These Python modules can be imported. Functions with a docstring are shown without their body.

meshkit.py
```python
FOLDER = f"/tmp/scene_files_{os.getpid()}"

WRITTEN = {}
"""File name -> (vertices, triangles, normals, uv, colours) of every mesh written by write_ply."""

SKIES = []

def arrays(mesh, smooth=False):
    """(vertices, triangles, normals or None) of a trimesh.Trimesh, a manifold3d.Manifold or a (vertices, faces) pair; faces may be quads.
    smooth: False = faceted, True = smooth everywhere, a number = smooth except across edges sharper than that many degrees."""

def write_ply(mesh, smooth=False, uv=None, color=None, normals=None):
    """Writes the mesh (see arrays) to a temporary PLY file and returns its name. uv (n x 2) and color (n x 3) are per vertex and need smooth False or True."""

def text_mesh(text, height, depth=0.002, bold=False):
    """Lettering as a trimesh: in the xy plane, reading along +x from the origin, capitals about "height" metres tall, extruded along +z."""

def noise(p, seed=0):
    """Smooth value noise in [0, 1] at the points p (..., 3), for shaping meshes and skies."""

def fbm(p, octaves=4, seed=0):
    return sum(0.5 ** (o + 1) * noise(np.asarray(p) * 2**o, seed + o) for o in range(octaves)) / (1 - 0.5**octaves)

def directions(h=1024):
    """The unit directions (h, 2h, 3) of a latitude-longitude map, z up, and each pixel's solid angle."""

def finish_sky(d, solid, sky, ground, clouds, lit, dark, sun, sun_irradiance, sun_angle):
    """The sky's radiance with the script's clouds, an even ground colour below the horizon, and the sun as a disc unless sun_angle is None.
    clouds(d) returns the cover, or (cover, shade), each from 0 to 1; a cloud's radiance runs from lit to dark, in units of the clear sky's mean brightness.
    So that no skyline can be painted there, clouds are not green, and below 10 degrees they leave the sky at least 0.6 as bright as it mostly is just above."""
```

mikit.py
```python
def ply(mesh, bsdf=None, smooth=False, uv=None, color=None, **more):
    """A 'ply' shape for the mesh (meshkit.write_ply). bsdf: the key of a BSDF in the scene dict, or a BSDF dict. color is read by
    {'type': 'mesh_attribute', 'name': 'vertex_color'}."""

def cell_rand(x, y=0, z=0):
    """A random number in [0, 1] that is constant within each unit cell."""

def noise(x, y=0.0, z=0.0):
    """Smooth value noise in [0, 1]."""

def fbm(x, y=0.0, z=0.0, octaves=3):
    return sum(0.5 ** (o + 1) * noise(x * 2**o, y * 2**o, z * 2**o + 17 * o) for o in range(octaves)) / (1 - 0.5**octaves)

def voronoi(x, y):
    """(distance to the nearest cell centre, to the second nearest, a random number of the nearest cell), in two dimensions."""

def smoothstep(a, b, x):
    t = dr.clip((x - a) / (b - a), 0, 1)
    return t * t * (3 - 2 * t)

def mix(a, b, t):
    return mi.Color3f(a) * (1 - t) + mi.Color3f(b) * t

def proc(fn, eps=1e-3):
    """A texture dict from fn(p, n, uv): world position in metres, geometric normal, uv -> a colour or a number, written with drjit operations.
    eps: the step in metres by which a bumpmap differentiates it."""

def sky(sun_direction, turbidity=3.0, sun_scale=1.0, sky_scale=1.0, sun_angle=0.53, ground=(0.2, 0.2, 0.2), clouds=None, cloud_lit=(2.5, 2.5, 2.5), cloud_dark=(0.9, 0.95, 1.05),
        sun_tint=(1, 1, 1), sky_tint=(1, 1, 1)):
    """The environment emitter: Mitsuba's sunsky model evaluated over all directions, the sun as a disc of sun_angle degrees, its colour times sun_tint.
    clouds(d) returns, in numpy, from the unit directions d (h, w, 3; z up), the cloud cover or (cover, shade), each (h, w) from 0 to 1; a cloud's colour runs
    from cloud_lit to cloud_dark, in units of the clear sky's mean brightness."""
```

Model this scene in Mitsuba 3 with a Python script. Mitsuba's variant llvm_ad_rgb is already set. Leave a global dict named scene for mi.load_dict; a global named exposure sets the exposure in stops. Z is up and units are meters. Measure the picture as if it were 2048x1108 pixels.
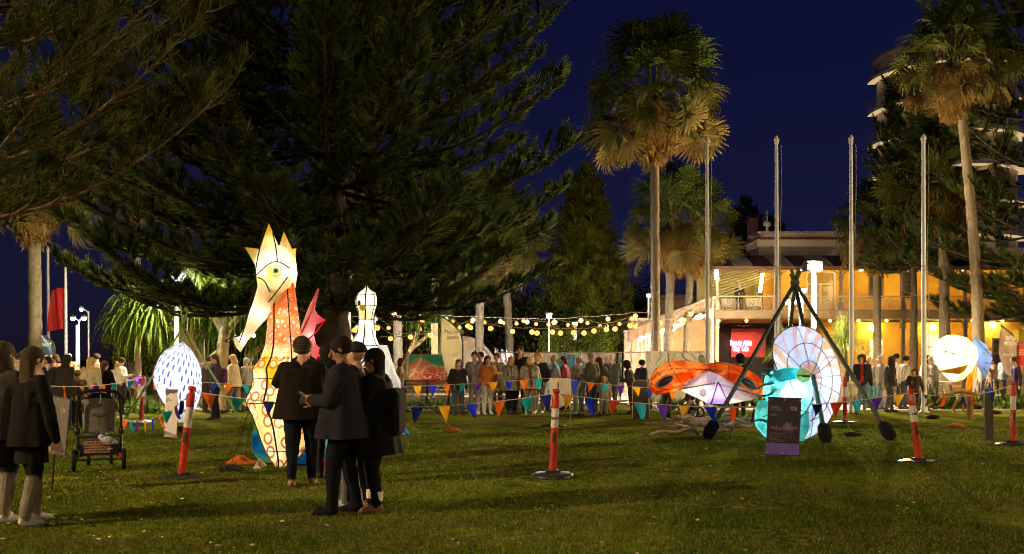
import math, random
import numpy as np, trimesh, manifold3d as m3, drjit as dr, mitsuba as mi
from shapely.geometry import Polygon
import mikit, meshkit
from mikit import noise, fbm, voronoi, cell_rand, smoothstep, mix

T = mi.ScalarTransform4f
R = np.random.default_rng(7)
scene, labels = {}, {}

# ---------------------------------------------------------------- camera, sky, exposure
FPX, HOR, EYE = 1900.0, 720.0, 1.55          # focal length and horizon in pixels of the 2048 px wide frame, eye height in metres
scene['camera'] = {'type': 'perspective', 'fov': math.degrees(2 * math.atan(1024 / FPX)), 'fov_axis': 'x', 'near_clip': 0.1, 'far_clip': 3000.0,
                   'principal_point_offset_y': (554 - HOR) / 1108.0,
                   'to_world': T().look_at(origin=[0, 0, EYE], target=[0, 10, EYE], up=[0, 0, 1])}
scene['sky'] = mikit.sky((-0.5, -1.0, 0.5), turbidity=3.0, sun_scale=0.0, sky_scale=0.30, sky_tint=(0.24, 0.20, 0.86), ground=(0.05, 0.06, 0.03),
                       clouds=lambda d: (0.78 * np.exp(-np.maximum(d[..., 2], 0) / 0.17) * (0.75 + 0.5 * meshkit.noise(d * [3, 3, 14], 4))), cloud_lit=(0.78, 0.60, 1.18), cloud_dark=(0.4, 0.36, 0.8))
scene['sky']['sampling_weight'] = 14.0
exposure = 0.0


def dep(y): return FPX * EYE / (y - HOR)                       # distance of the ground point seen at row y
def pt(x, y, d): return np.array([(x - 1024) * d / FPX, d, EYE + (HOR - y) * d / FPX])
def gp(x, y, z=0.0): return pt(x, y, dep(y)) * [1, 1, 0] + [0, 0, z]
def gx(x, d, z=0.0): return np.array([(x - 1024) * d / FPX, d, z])

# ---------------------------------------------------------------- names and entries
_count = {}


def uniq(k):
    n = _count.get(k, -1) + 1
    _count[k] = n
    return k if n == 0 else f'{k}_{n:03d}'


def thing(name, label=None, cat=None, group=None, kind=None):
    key = uniq(name)
    labels[key] = {a: b for a, b in (('label', label), ('category', cat), ('group', group), ('kind', kind)) if b}
    return key


def put(key, m, mat, emit=None, weight=1.0, **kw):
    v, f, c = m.arrays() if isinstance(m, M) else m
    scene[key] = mikit.ply((v, f), mat, smooth=True, color=c, **kw)
    if emit is not None:
        scene[key]['emitter'] = {'type': 'area', 'radiance': {'type': 'rgb', 'value': [float(x) for x in emit]}, 'sampling_weight': float(weight)}
    return key


def part(parent, name, m, mat, label=None, kind=None, **kw):
    key = uniq(parent + '__' + name)
    if label or kind:
        labels[key] = {a: b for a, b in (('label', label), ('kind', kind)) if b}
    return put(key, m, mat, **kw)


def nrm(a):
    a = np.asarray(a, float)
    return a / (np.linalg.norm(a, axis=-1, keepdims=True) + 1e-12)


def rotz(a):
    c, s = math.cos(a), math.sin(a)
    return np.array([[c, -s, 0], [s, c, 0], [0, 0, 1.0]])


def rot(axis, a):
    return trimesh.transformations.rotation_matrix(a, axis)[:3, :3]


def frames(p):
    t = nrm(np.gradient(p, axis=0))
    ref = np.array([0, 0, 1.0]) if abs(t[:, 2]).mean() < 0.85 else np.array([0, 1.0, 0])
    a = nrm(np.cross(ref, t))
    return t, a, np.cross(t, a)


class M:
    """Collects coloured primitives into one mesh."""

    def __init__(self):
        self.v, self.f, self.c, self.n = [], [], [], 0

    def add(self, v, f, c):
        v = np.asarray(v, float).reshape(-1, 3)
        f = np.asarray(f, int)
        if f.ndim == 2 and f.shape[1] == 4:
            f = np.vstack([f[:, [0, 1, 2]], f[:, [0, 2, 3]]])
        self.v.append(v); self.f.append(f + self.n)
        self.c.append(np.broadcast_to(np.asarray(c, float), (len(v), 3)))
        self.n += len(v)
        return self

    def arrays(self):
        return np.vstack(self.v), np.vstack(self.f), np.vstack(self.c)

    def move(self, A=None, t=(0, 0, 0)):
        A = np.eye(3) if A is None else A
        self.v = [x @ A.T + np.asarray(t) for x in self.v]
        return self

    def join(self, o, A=None, t=(0, 0, 0)):
        v, f, c = o.arrays()
        A = np.eye(3) if A is None else A
        return self.add(v @ A.T + np.asarray(t), f, c)

    def box(self, c, s, col, A=None):
        """Box with a small chamfer-free outline; every face has its own vertices."""
        s = np.asarray(s, float) / 2
        q = np.array([[-1, -1], [1, -1], [1, 1], [-1, 1]], float)
        vs, fs = [], []
        for ax in range(3):
            for sg in (-1, 1):
                p = np.zeros((4, 3)); o = [k for k in range(3) if k != ax]
                p[:, ax] = sg; p[:, o[0]] = q[:, 0]; p[:, o[1]] = q[:, 1]
                flip = (sg > 0) == (ax == 1)
                fs.append([len(vs) * 4 + k for k in ((3, 2, 1, 0) if flip else (0, 1, 2, 3))][::(1 if sg > 0 else 1)])
                vs.append(p * s)
        v = np.vstack(vs); f = np.array(fs)
        for k in range(6):   # outward
            a, b, d = v[f[k, 0]], v[f[k, 1]], v[f[k, 2]]
            if np.cross(b - a, d - a) @ (a + d) < 0: f[k] = f[k][::-1]
        if A is not None: v = v @ np.asarray(A).T
        return self.add(v + np.asarray(c), f, col)

    def bar(self, a, b, w, h, col, up=(0, 0, 1)):
        a, b = np.asarray(a, float), np.asarray(b, float)
        t = nrm(b - a); u = np.asarray(up, float)
        if abs(t @ nrm(u)) > 0.95: u = np.array([0, 1.0, 0])
        s = nrm(np.cross(t, u)); u = np.cross(s, t)
        return self.box((a + b) / 2, (np.linalg.norm(b - a), w, h), col, np.stack([t, s, u], 1))

    def tube(self, p, r, col, sides=8, caps=True):
        p = np.asarray(p, float); n = len(p)
        r = np.broadcast_to(np.asarray(r, float), (n,))
        t, a, b = frames(p)
        ang = np.arange(sides) * 2 * np.pi / sides
        ring = p[:, None] + r[:, None, None] * (np.cos(ang)[None, :, None] * a[:, None] + np.sin(ang)[None, :, None] * b[:, None])
        i, j = np.meshgrid(np.arange(n - 1), np.arange(sides), indexing='ij')
        f = np.stack([i * sides + j, i * sides + (j + 1) % sides, (i + 1) * sides + (j + 1) % sides, (i + 1) * sides + j], -1).reshape(-1, 4)
        col = np.asarray(col, float)
        cc = np.repeat(col, sides, 0) if col.ndim == 2 else col
        self.add(ring.reshape(-1, 3), f, cc)
        if caps:
            for k, fl in ((0, True), (n - 1, False)):
                g = np.array([[0, x, x + 1] for x in range(1, sides - 1)])
                self.add(ring[k], g[:, ::-1] if fl else g, col[k] if col.ndim == 2 else col)
        return self

    def lathe(self, prof, col, n=20, c=(0, 0, 0), A=None, sx=1.0, sy=1.0):
        prof = np.asarray(prof, float)
        ang = np.arange(n) * 2 * np.pi / n
        v = np.stack([prof[:, 0][:, None] * np.cos(ang) * sx, prof[:, 0][:, None] * np.sin(ang) * sy, np.repeat(prof[:, 1][:, None], n, 1)], -1)
        i, j = np.meshgrid(np.arange(len(prof) - 1), np.arange(n), indexing='ij')
        f = np.stack([i * n + j, i * n + (j + 1) % n, (i + 1) * n + (j + 1) % n, (i + 1) * n + j], -1).reshape(-1, 4)
        v = v.reshape(-1, 3)
        if A is not None: v = v @ np.asarray(A).T
        cc = np.repeat(np.asarray(col, float), n, 0) if np.ndim(col) == 2 else col
        return self.add(v + np.asarray(c), f, cc)

    def ball(self, c, r, col, n=10, A=None):
        r = np.broadcast_to(np.asarray(r, float), (3,))
        th = np.linspace(0, np.pi, n + 1)
        ang = np.arange(2 * n) * np.pi / n
        v = np.stack([np.sin(th)[:, None] * np.cos(ang), np.sin(th)[:, None] * np.sin(ang), np.repeat(-np.cos(th)[:, None], 2 * n, 1)], -1) * r
        i, j = np.meshgrid(np.arange(n), np.arange(2 * n), indexing='ij'); m = 2 * n
        f = np.stack([i * m + j, i * m + (j + 1) % m, (i + 1) * m + (j + 1) % m, (i + 1) * m + j], -1).reshape(-1, 4)
        v = v.reshape(-1, 3)
        if A is not None: v = v @ np.asarray(A).T
        return self.add(v + np.asarray(c), f, col)

    def grid(self, P, col):
        """A sheet through points P (n, m, 3)."""
        n, m = P.shape[:2]
        i, j = np.meshgrid(np.arange(n - 1), np.arange(m - 1), indexing='ij')
        f = np.stack([i * m + j, i * m + j + 1, (i + 1) * m + j + 1, (i + 1) * m + j], -1).reshape(-1, 4)
        return self.add(P.reshape(-1, 3), f, np.asarray(col).reshape(-1, 3) if np.ndim(col) == 3 else col)

    def prism(self, poly, depth, col, O=(0, 0, 0), U=(1, 0, 0), V=(0, 0, 1)):
        """Extrudes the 2D outline (in the U, V plane at O) along U x V."""
        m = trimesh.creation.extrude_polygon(poly if isinstance(poly, Polygon) else Polygon(poly).buffer(0), depth, engine='earcut')
        U, V = np.asarray(U, float), np.asarray(V, float); W = np.cross(U, V)
        v = np.array(m.vertices); f = np.array(m.faces)
        p = np.asarray(O) + v[:, :1] * U + v[:, 1:2] * V + (v[:, 2:] - depth / 2) * W
        return self.add(p[f.ravel()], np.arange(len(f) * 3).reshape(-1, 3), col)

    def tm(self, m, col, flat=False):
        v, f = np.array(m.vertices), np.array(m.faces)
        if flat: v, f = v[f.ravel()], np.arange(len(f) * 3).reshape(-1, 3)
        return self.add(v, f, col)


def scatter(V, F, C, A, P, tint=None):
    """Copies of a small mesh: A (n,3,3), P (n,3), tint (n,3) multiplies the colours."""
    n = len(P)
    v = np.einsum('kij,nj->kni', A, V) + P[:, None]
    f = F[None] + (np.arange(n) * len(V))[:, None, None]
    c = np.broadcast_to(C, V.shape)[None] * (np.ones((n, 1, 3)) if tint is None else tint[:, None])
    return v.reshape(-1, 3), f.reshape(-1, 3), c.reshape(-1, 3)


def basis(fwd, up):
    """Matrices whose columns are forward, side, up."""
    f = nrm(fwd); s = nrm(np.cross(up, f)); u = np.cross(f, s)
    return np.stack([f, s, u], -1)


def curve(pts, n=24):
    """Smooth curve through points (Catmull-Rom)."""
    p = np.asarray(pts, float)
    q = np.vstack([2 * p[0] - p[1], p, 2 * p[-1] - p[-2]])
    t = np.linspace(0, len(p) - 1 - 1e-9, n)
    i = t.astype(int); u = (t - i)[:, None]
    a, b, c, d = q[i], q[i + 1], q[i + 2], q[i + 3]
    return 0.5 * (2 * b + (c - a) * u + (2 * a - 5 * b + 4 * c - d) * u**2 + (3 * b - a - 3 * c + d) * u**3)


# ---------------------------------------------------------------- materials
VC = {'type': 'mesh_attribute', 'name': 'vertex_color'}


def two(b): return {'type': 'twosided', 'b': b}


def proc_speck(p, n, uv):
    return 0.6 * fbm(p.x * 9, p.y * 9, p.z * 14, 4) + 0.4 * noise(p.x * 40, p.y * 40, p.z * 25)


scene['matte'] = two({'type': 'diffuse', 'reflectance': VC})
scene['cloth'] = two({'type': 'principled', 'base_color': VC, 'roughness': 0.95, 'sheen': 0.08, 'specular': 0.08})
scene['paint'] = two({'type': 'principled', 'base_color': VC, 'roughness': 0.45, 'specular': 0.5})
scene['gloss'] = two({'type': 'principled', 'base_color': VC, 'roughness': 0.22, 'specular': 0.5, 'clearcoat': 0.4})
scene['metal'] = two({'type': 'principled', 'base_color': VC, 'roughness': 0.38, 'metallic': 0.85})
scene['leaf'] = {'type': 'principledthin', 'base_color': VC, 'roughness': 0.5, 'diff_trans': 0.85, 'eta': 1.3}
scene['skin_paper'] = {'type': 'principledthin', 'base_color': VC, 'roughness': 0.7, 'diff_trans': 1.5, 'eta': 1.2}
scene['bark'] = two({'type': 'bumpmap', 'arbitrary': mikit.proc(proc_speck, 4e-3), 'scale': 0.05, 'b': {'type': 'diffuse', 'reflectance': VC}})


def proc_lawn(p, n, uv):
    a = fbm(p.x * 0.35, p.y * 0.35, 0.0, 3)
    b = fbm(p.x * 2.3, p.y * 1.6, 3.0, 3)
    c = noise(p.x * 45, p.y * 45)
    d = noise(p.x * 14, p.y * 14, 2.0)
    col = mix(mi.Color3f(0.050, 0.078, 0.009), mi.Color3f(0.165, 0.185, 0.024), smoothstep(0.34, 0.64, a * 0.55 + b * 0.45))
    col = mix(col, mi.Color3f(0.21, 0.165, 0.055), smoothstep(0.52, 0.74, fbm(p.x * 0.8, p.y * 1.9, 8.0, 3) * 0.7 + d * 0.3) * 0.75)
    col = mix(col, mi.Color3f(0.115, 0.080, 0.045), smoothstep(0.60, 0.72, fbm(p.x * 0.55 + 4.0, p.y * 1.1, 12.0, 4)) * smoothstep(0.35, 0.6, d + 0.2 * c) * 0.8)
    return col * (0.55 + 0.5 * c + 0.4 * d)


def proc_lawn_h(p, n, uv): return noise(p.x * 60, p.y * 60) * 0.6 + noise(p.x * 17, p.y * 17, 5.0)


scene['lawn_mat'] = two({'type': 'bumpmap', 'arbitrary': mikit.proc(proc_lawn_h, 3e-3), 'scale': 0.05, 'b': {'type': 'diffuse', 'reflectance': mikit.proc(proc_lawn)}})


def proc_pave(p, n, uv):
    j = dr.minimum(dr.minimum(p.x / 0.6 - dr.floor(p.x / 0.6), p.y / 0.6 - dr.floor(p.y / 0.6)), 1.0)
    s = 0.85 + 0.3 * cell_rand(p.x / 0.6, p.y / 0.6, 1)
    g = 0.8 + 0.4 * fbm(p.x * 4, p.y * 4, 0.0, 3)
    return mi.Color3f(0.34, 0.30, 0.25) * s * g * dr.select(j < 0.025, 0.55, 1.0)


scene['pave_mat'] = two({'type': 'diffuse', 'reflectance': mikit.proc(proc_pave)})


def proc_wall(p, n, uv):
    g = fbm(p.x * 1.3, p.y * 1.3, p.z * 0.8, 4)
    h = noise(p.x * 18, p.y * 18, p.z * 18)
    return mi.Color3f(0.62, 0.36, 0.06) * (0.78 + 0.36 * g + 0.08 * h)


scene['yellow_wall'] = two({'type': 'diffuse', 'reflectance': mikit.proc(proc_wall)})


def proc_stone(p, n, uv):
    return mi.Color3f(0.36, 0.31, 0.25) * (0.6 + 0.8 * fbm(p.x * 5, p.y * 5, p.z * 7, 4))


scene['stone_mat'] = two({'type': 'bumpmap', 'arbitrary': mikit.proc(proc_speck, 4e-3), 'scale': 0.02, 'b': {'type': 'diffuse', 'reflectance': mikit.proc(proc_stone)}})
def proc_red(p, n, uv):
    s = fbm(p.x * 9 + 3, p.y * 9, p.z * 4, 4)
    c = mix(mi.Color3f(.44, .030, .010), mi.Color3f(.30, .022, .010), smoothstep(.4, .7, fbm(p.x * 4, p.y * 4, p.z * 3, 2)))
    c = mix(c, mi.Color3f(.40, .20, .15), smoothstep(.60, .68, s) * .7)
    return mix(c, mi.Color3f(.05, .035, .025), smoothstep(.22, .04, p.z + .12 * s) * .8)


scene['scuffed_red'] = two({'type': 'principled', 'base_color': mikit.proc(proc_red), 'roughness': 0.4, 'specular': 0.4})
scene['lamp_glass'] = two({'type': 'diffuse', 'reflectance': {'type': 'rgb', 'value': [0.35, 0.3, 0.25]}})


def lamp_ball(parent, name, c, r, emit, weight, **kw):
    key = uniq(parent + '__' + name)
    scene[key] = {'type': 'sphere', 'center': [float(x) for x in c], 'radius': float(r), 'bsdf': {'type': 'ref', 'id': 'lamp_glass'},
                  'emitter': {'type': 'area', 'radiance': {'type': 'rgb', 'value': [float(x) for x in emit]}, 'sampling_weight': float(weight)}}
    return key


# ---------------------------------------------------------------- ground
def ground_z(x, y):
    p = np.stack([x * 0.25, y * 0.25, x * 0], -1)
    return (meshkit.noise(p, 3) - 0.5) * 0.05 * np.clip((27 - y) / 4, 0, 1)


def gz(p): return float(ground_z(np.array([p[0]]), np.array([p[1]]))[0])


k = thing('lawn', kind='structure')
ys = np.concatenate([np.linspace(-12, 28.4, 110)])
xs = np.linspace(-40, 40, 160)
X, Y = np.meshgrid(xs, ys)
put(k, M().grid(np.stack([X, Y, ground_z(X, Y)], -1), (0.05, 0.08, 0.02)), 'lawn_mat')
k = thing('ground', kind='structure')
m = M()
for x0, x1, y0, y1 in ((-900, -40, -400, 1200), (40, 900, -400, 1200), (-40, 40, -400, -12)):
    m.grid(np.array([[[x0, y0, 0], [x1, y0, 0]], [[x0, y1, 0], [x1, y1, 0]]], float), (0.05, 0.08, 0.02))
m.grid(np.array([[[-40, 33.0, -0.005], [40, 33.0, -0.005]], [[-40, 1200, -0.005], [40, 1200, -0.005]]], float), (0.05, 0.08, 0.02))
m.grid(np.array([[[-40, 28.4, -0.005], [40, 28.4, -0.005]], [[-40, 33, -0.005], [40, 33, -0.005]]], float), (0.05, 0.08, 0.02))
put(k, m, 'lawn_mat')
k = thing('path', kind='structure')
put(k, M().grid(np.array([[[4, 28.9, 0.012], [40, 28.9, 0.012]], [[4, 33.2, 0.012], [40, 33.2, 0.012]]], float), (0.3, 0.27, 0.22)), 'pave_mat')
for j, (x0, x1) in enumerate(((-40, -2.0),)):
    part(k, 'side_path', M().grid(np.array([[[x0, 28.9, 0.012], [x1, 28.9, 0.012]], [[x0, 30.4, 0.012], [x1, 30.4, 0.012]]], float), (0.3, 0.27, 0.22)), 'pave_mat')
part(k, 'edge', M().bar((4, 28.84, 0.02), (40, 28.84, 0.02), 0.12, 0.06, (0.4, 0.36, 0.3)), 'stone_mat')
part(k, 'edge', M().bar((-40, 28.84, 0.02), (-2, 28.84, 0.02), 0.12, 0.06, (0.4, 0.36, 0.3)), 'stone_mat')
k = thing('plaza', kind='structure')
put(k, M().grid(np.array([[[-14, 33.6, 0.008], [40, 33.6, 0.008]], [[-14, 75, 0.008], [40, 75, 0.008]]], float), (0.3, 0.27, 0.22)), 'pave_mat')

# mown grass blades in the near field
k = thing('grass', 'short mown lawn grass blades across the open foreground', 'grass', kind='stuff')
N = 230000
y = 6.0 + 15.0 * R.random(N) ** 1.6
x = (R.random(N) * 2 - 1) * (y * 0.56 + 0.3)
keep = meshkit.noise(np.stack([x * 1.7, y * 1.7, x * 0], -1), 5) + 0.35 * R.random(N) > 0.38
x, y = x[keep], y[keep]; N = len(x)
a = R.random(N) * 2 * np.pi
h = 0.022 + 0.028 * R.random(N); w = 0.0035 + 0.0012 * y / 6
b0 = np.stack([x, y, ground_z(x, y) - 0.004], -1)
s = np.stack([np.cos(a), np.sin(a), a * 0], -1) * w[:, None]
tip = b0 + np.stack([0.02 * np.cos(a * 3), 0.02 * np.sin(a * 5), h], -1)
patch = meshkit.noise(np.stack([x * .5, y * .5, x * 0], -1), 9)[:, None]
gcol = np.array([0.095, 0.130, 0.016]) * (0.45 + 0.8 * R.random((N, 1))) * (0.55 + 0.9 * patch) + np.where(R.random((N, 1)) < 0.18, [[0.10, 0.065, 0.025]], [[0, 0, 0.0]])
put(k, (np.stack([b0 - s, b0 + s, tip], 1).reshape(-1, 3), np.arange(3 * N).reshape(-1, 3), np.repeat(gcol, 3, 0)), 'leaf')
# fallen leaves and litter
k = thing('leaf_litter', 'pale fallen leaves and scraps scattered over the lawn', 'leaves', kind='stuff')
N = 700
y = 6.2 + 18 * R.random(N); x = (R.random(N) * 2 - 1) * y * 0.55
a = R.random(N) * 6.28; L = 0.012 + 0.02 * R.random(N)
u = np.stack([np.cos(a), np.sin(a), 0 * a], -1) * L[:, None]; v = np.stack([-np.sin(a), np.cos(a), 0.5 + 0 * a], -1) * (L * 0.5)[:, None]
c = np.stack([x, y, ground_z(x, y) + 0.03], -1)
put(k, (np.stack([c - u, c - v, c + u, c + v], 1).reshape(-1, 3), (np.arange(N)[:, None, None] * 4 + np.array([[0, 1, 2], [0, 2, 3]])).reshape(-1, 3),
        np.repeat(np.array([0.45, 0.4, 0.28]) * (0.5 + 0.7 * R.random((N, 1))), 4, 0)), 'matte')
# ================================================================ trees
def trunk_mesh(pts, r0, r1, col, rings=60, sides=16, bump=0.03, ringy=0.0, flare=0.0, seed=0, step=0.16):
    """Tapered trunk; ringy = depth of leaf-scar rings, bump = rough bark."""
    p = curve(pts, rings)
    t = np.linspace(0, 1, rings)
    r = r0 + (r1 - r0) * t + flare * np.exp(-t * 12)
    tt, a, b = frames(p)
    ang = np.arange(sides) * 2 * np.pi / sides
    q = np.stack([np.cos(ang)[None] * 3 + 0 * t[:, None], np.sin(ang)[None] * 3 + 0 * t[:, None], p[:, 2:] * 4 + 0 * ang[None]], -1)
    nz = meshkit.noise(q, seed) - 0.5
    rr = r[:, None] * (1 + bump * 2 * nz)
    if ringy:
        L = np.concatenate([[0], np.cumsum(np.linalg.norm(np.diff(p, axis=0), axis=1))])
        rr = rr * (1 - ringy * (np.abs(np.sin(L * np.pi / step)) ** 6)[:, None])
    ring = p[:, None] + rr[..., None] * (np.cos(ang)[None, :, None] * a[:, None] + np.sin(ang)[None, :, None] * b[:, None])
    i, j = np.meshgrid(np.arange(rings - 1), np.arange(sides), indexing='ij')
    f = np.stack([i * sides + j, i * sides + (j + 1) % sides, (i + 1) * sides + (j + 1) % sides, (i + 1) * sides + j], -1).reshape(-1, 4)
    cc = np.asarray(col)[None, None] * (0.7 + 0.7 * meshkit.noise(q * 2.3, seed + 1))[..., None]
    return M().add(ring.reshape(-1, 3), f, cc.reshape(-1, 3))


def spray_proto(n, segs, L, w, spread, curl, seed, needles=0):
    """A fan of upcurved rope-like fingers: forward = x, side = y, up = z."""
    g = np.random.default_rng(seed)
    V, F, C = [], [], []
    nv = 0
    for k in range(n):
        u = (k / (n - 1) - 0.5) * 2 if n > 1 else 0.0
        a = u * spread + g.normal(0, 0.08)
        l = L * (1 - 0.35 * abs(u)) * g.uniform(0.8, 1.15)
        x0 = (0.45 - 0.45 * abs(u)) * L * 0.7
        tilt = g.normal(0, 0.25)
        t = np.linspace(0, 1, segs + 1)
        d = np.array([math.cos(a), math.sin(a), 0])
        p = np.array([x0 * 0.5, 0, 0]) + t[:, None] * l * d + np.stack([0 * t, tilt * l * t * 0.4, curl * l * t**1.7], -1)
        wv = w * np.array([1.0] * segs + [0.25]) * (1 - 0.35 * t)
        tan = nrm(np.gradient(p, axis=0))
        s1 = nrm(np.cross(tan, [0, 0, 1.0])); s2 = np.cross(s1, tan)
        for s in (s1, s2):
            v = np.stack([p - s * wv[:, None], p + s * wv[:, None]], 1).reshape(-1, 3)
            f = np.array([[2 * i, 2 * i + 1, 2 * i + 3] for i in range(segs)] + [[2 * i, 2 * i + 3, 2 * i + 2] for i in range(segs)])
            V.append(v); F.append(f + nv); nv += len(v)
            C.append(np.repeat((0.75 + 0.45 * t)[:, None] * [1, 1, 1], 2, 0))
        for q in range(needles):
            tq = (q + 0.5) / needles; ip = min(int(tq * segs), segs - 1)
            pp = p[ip] + (p[ip + 1] - p[ip]) * (tq * segs - ip)
            for sg in (-1, 1):
                s = (s1[ip] * math.cos(q * 2.4) + s2[ip] * math.sin(q * 2.4)) * sg
                tipv = pp + s * w * 2.2 + tan[ip] * w * 1.8
                v = np.array([pp - tan[ip] * w * 0.45, pp + tan[ip] * w * 0.45, tipv])
                V.append(v); F.append(np.array([[0, 1, 2]]) + nv); nv += 3
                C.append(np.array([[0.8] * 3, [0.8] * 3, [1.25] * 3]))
    return np.vstack(V), np.vstack(F), np.vstack(C)


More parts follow.
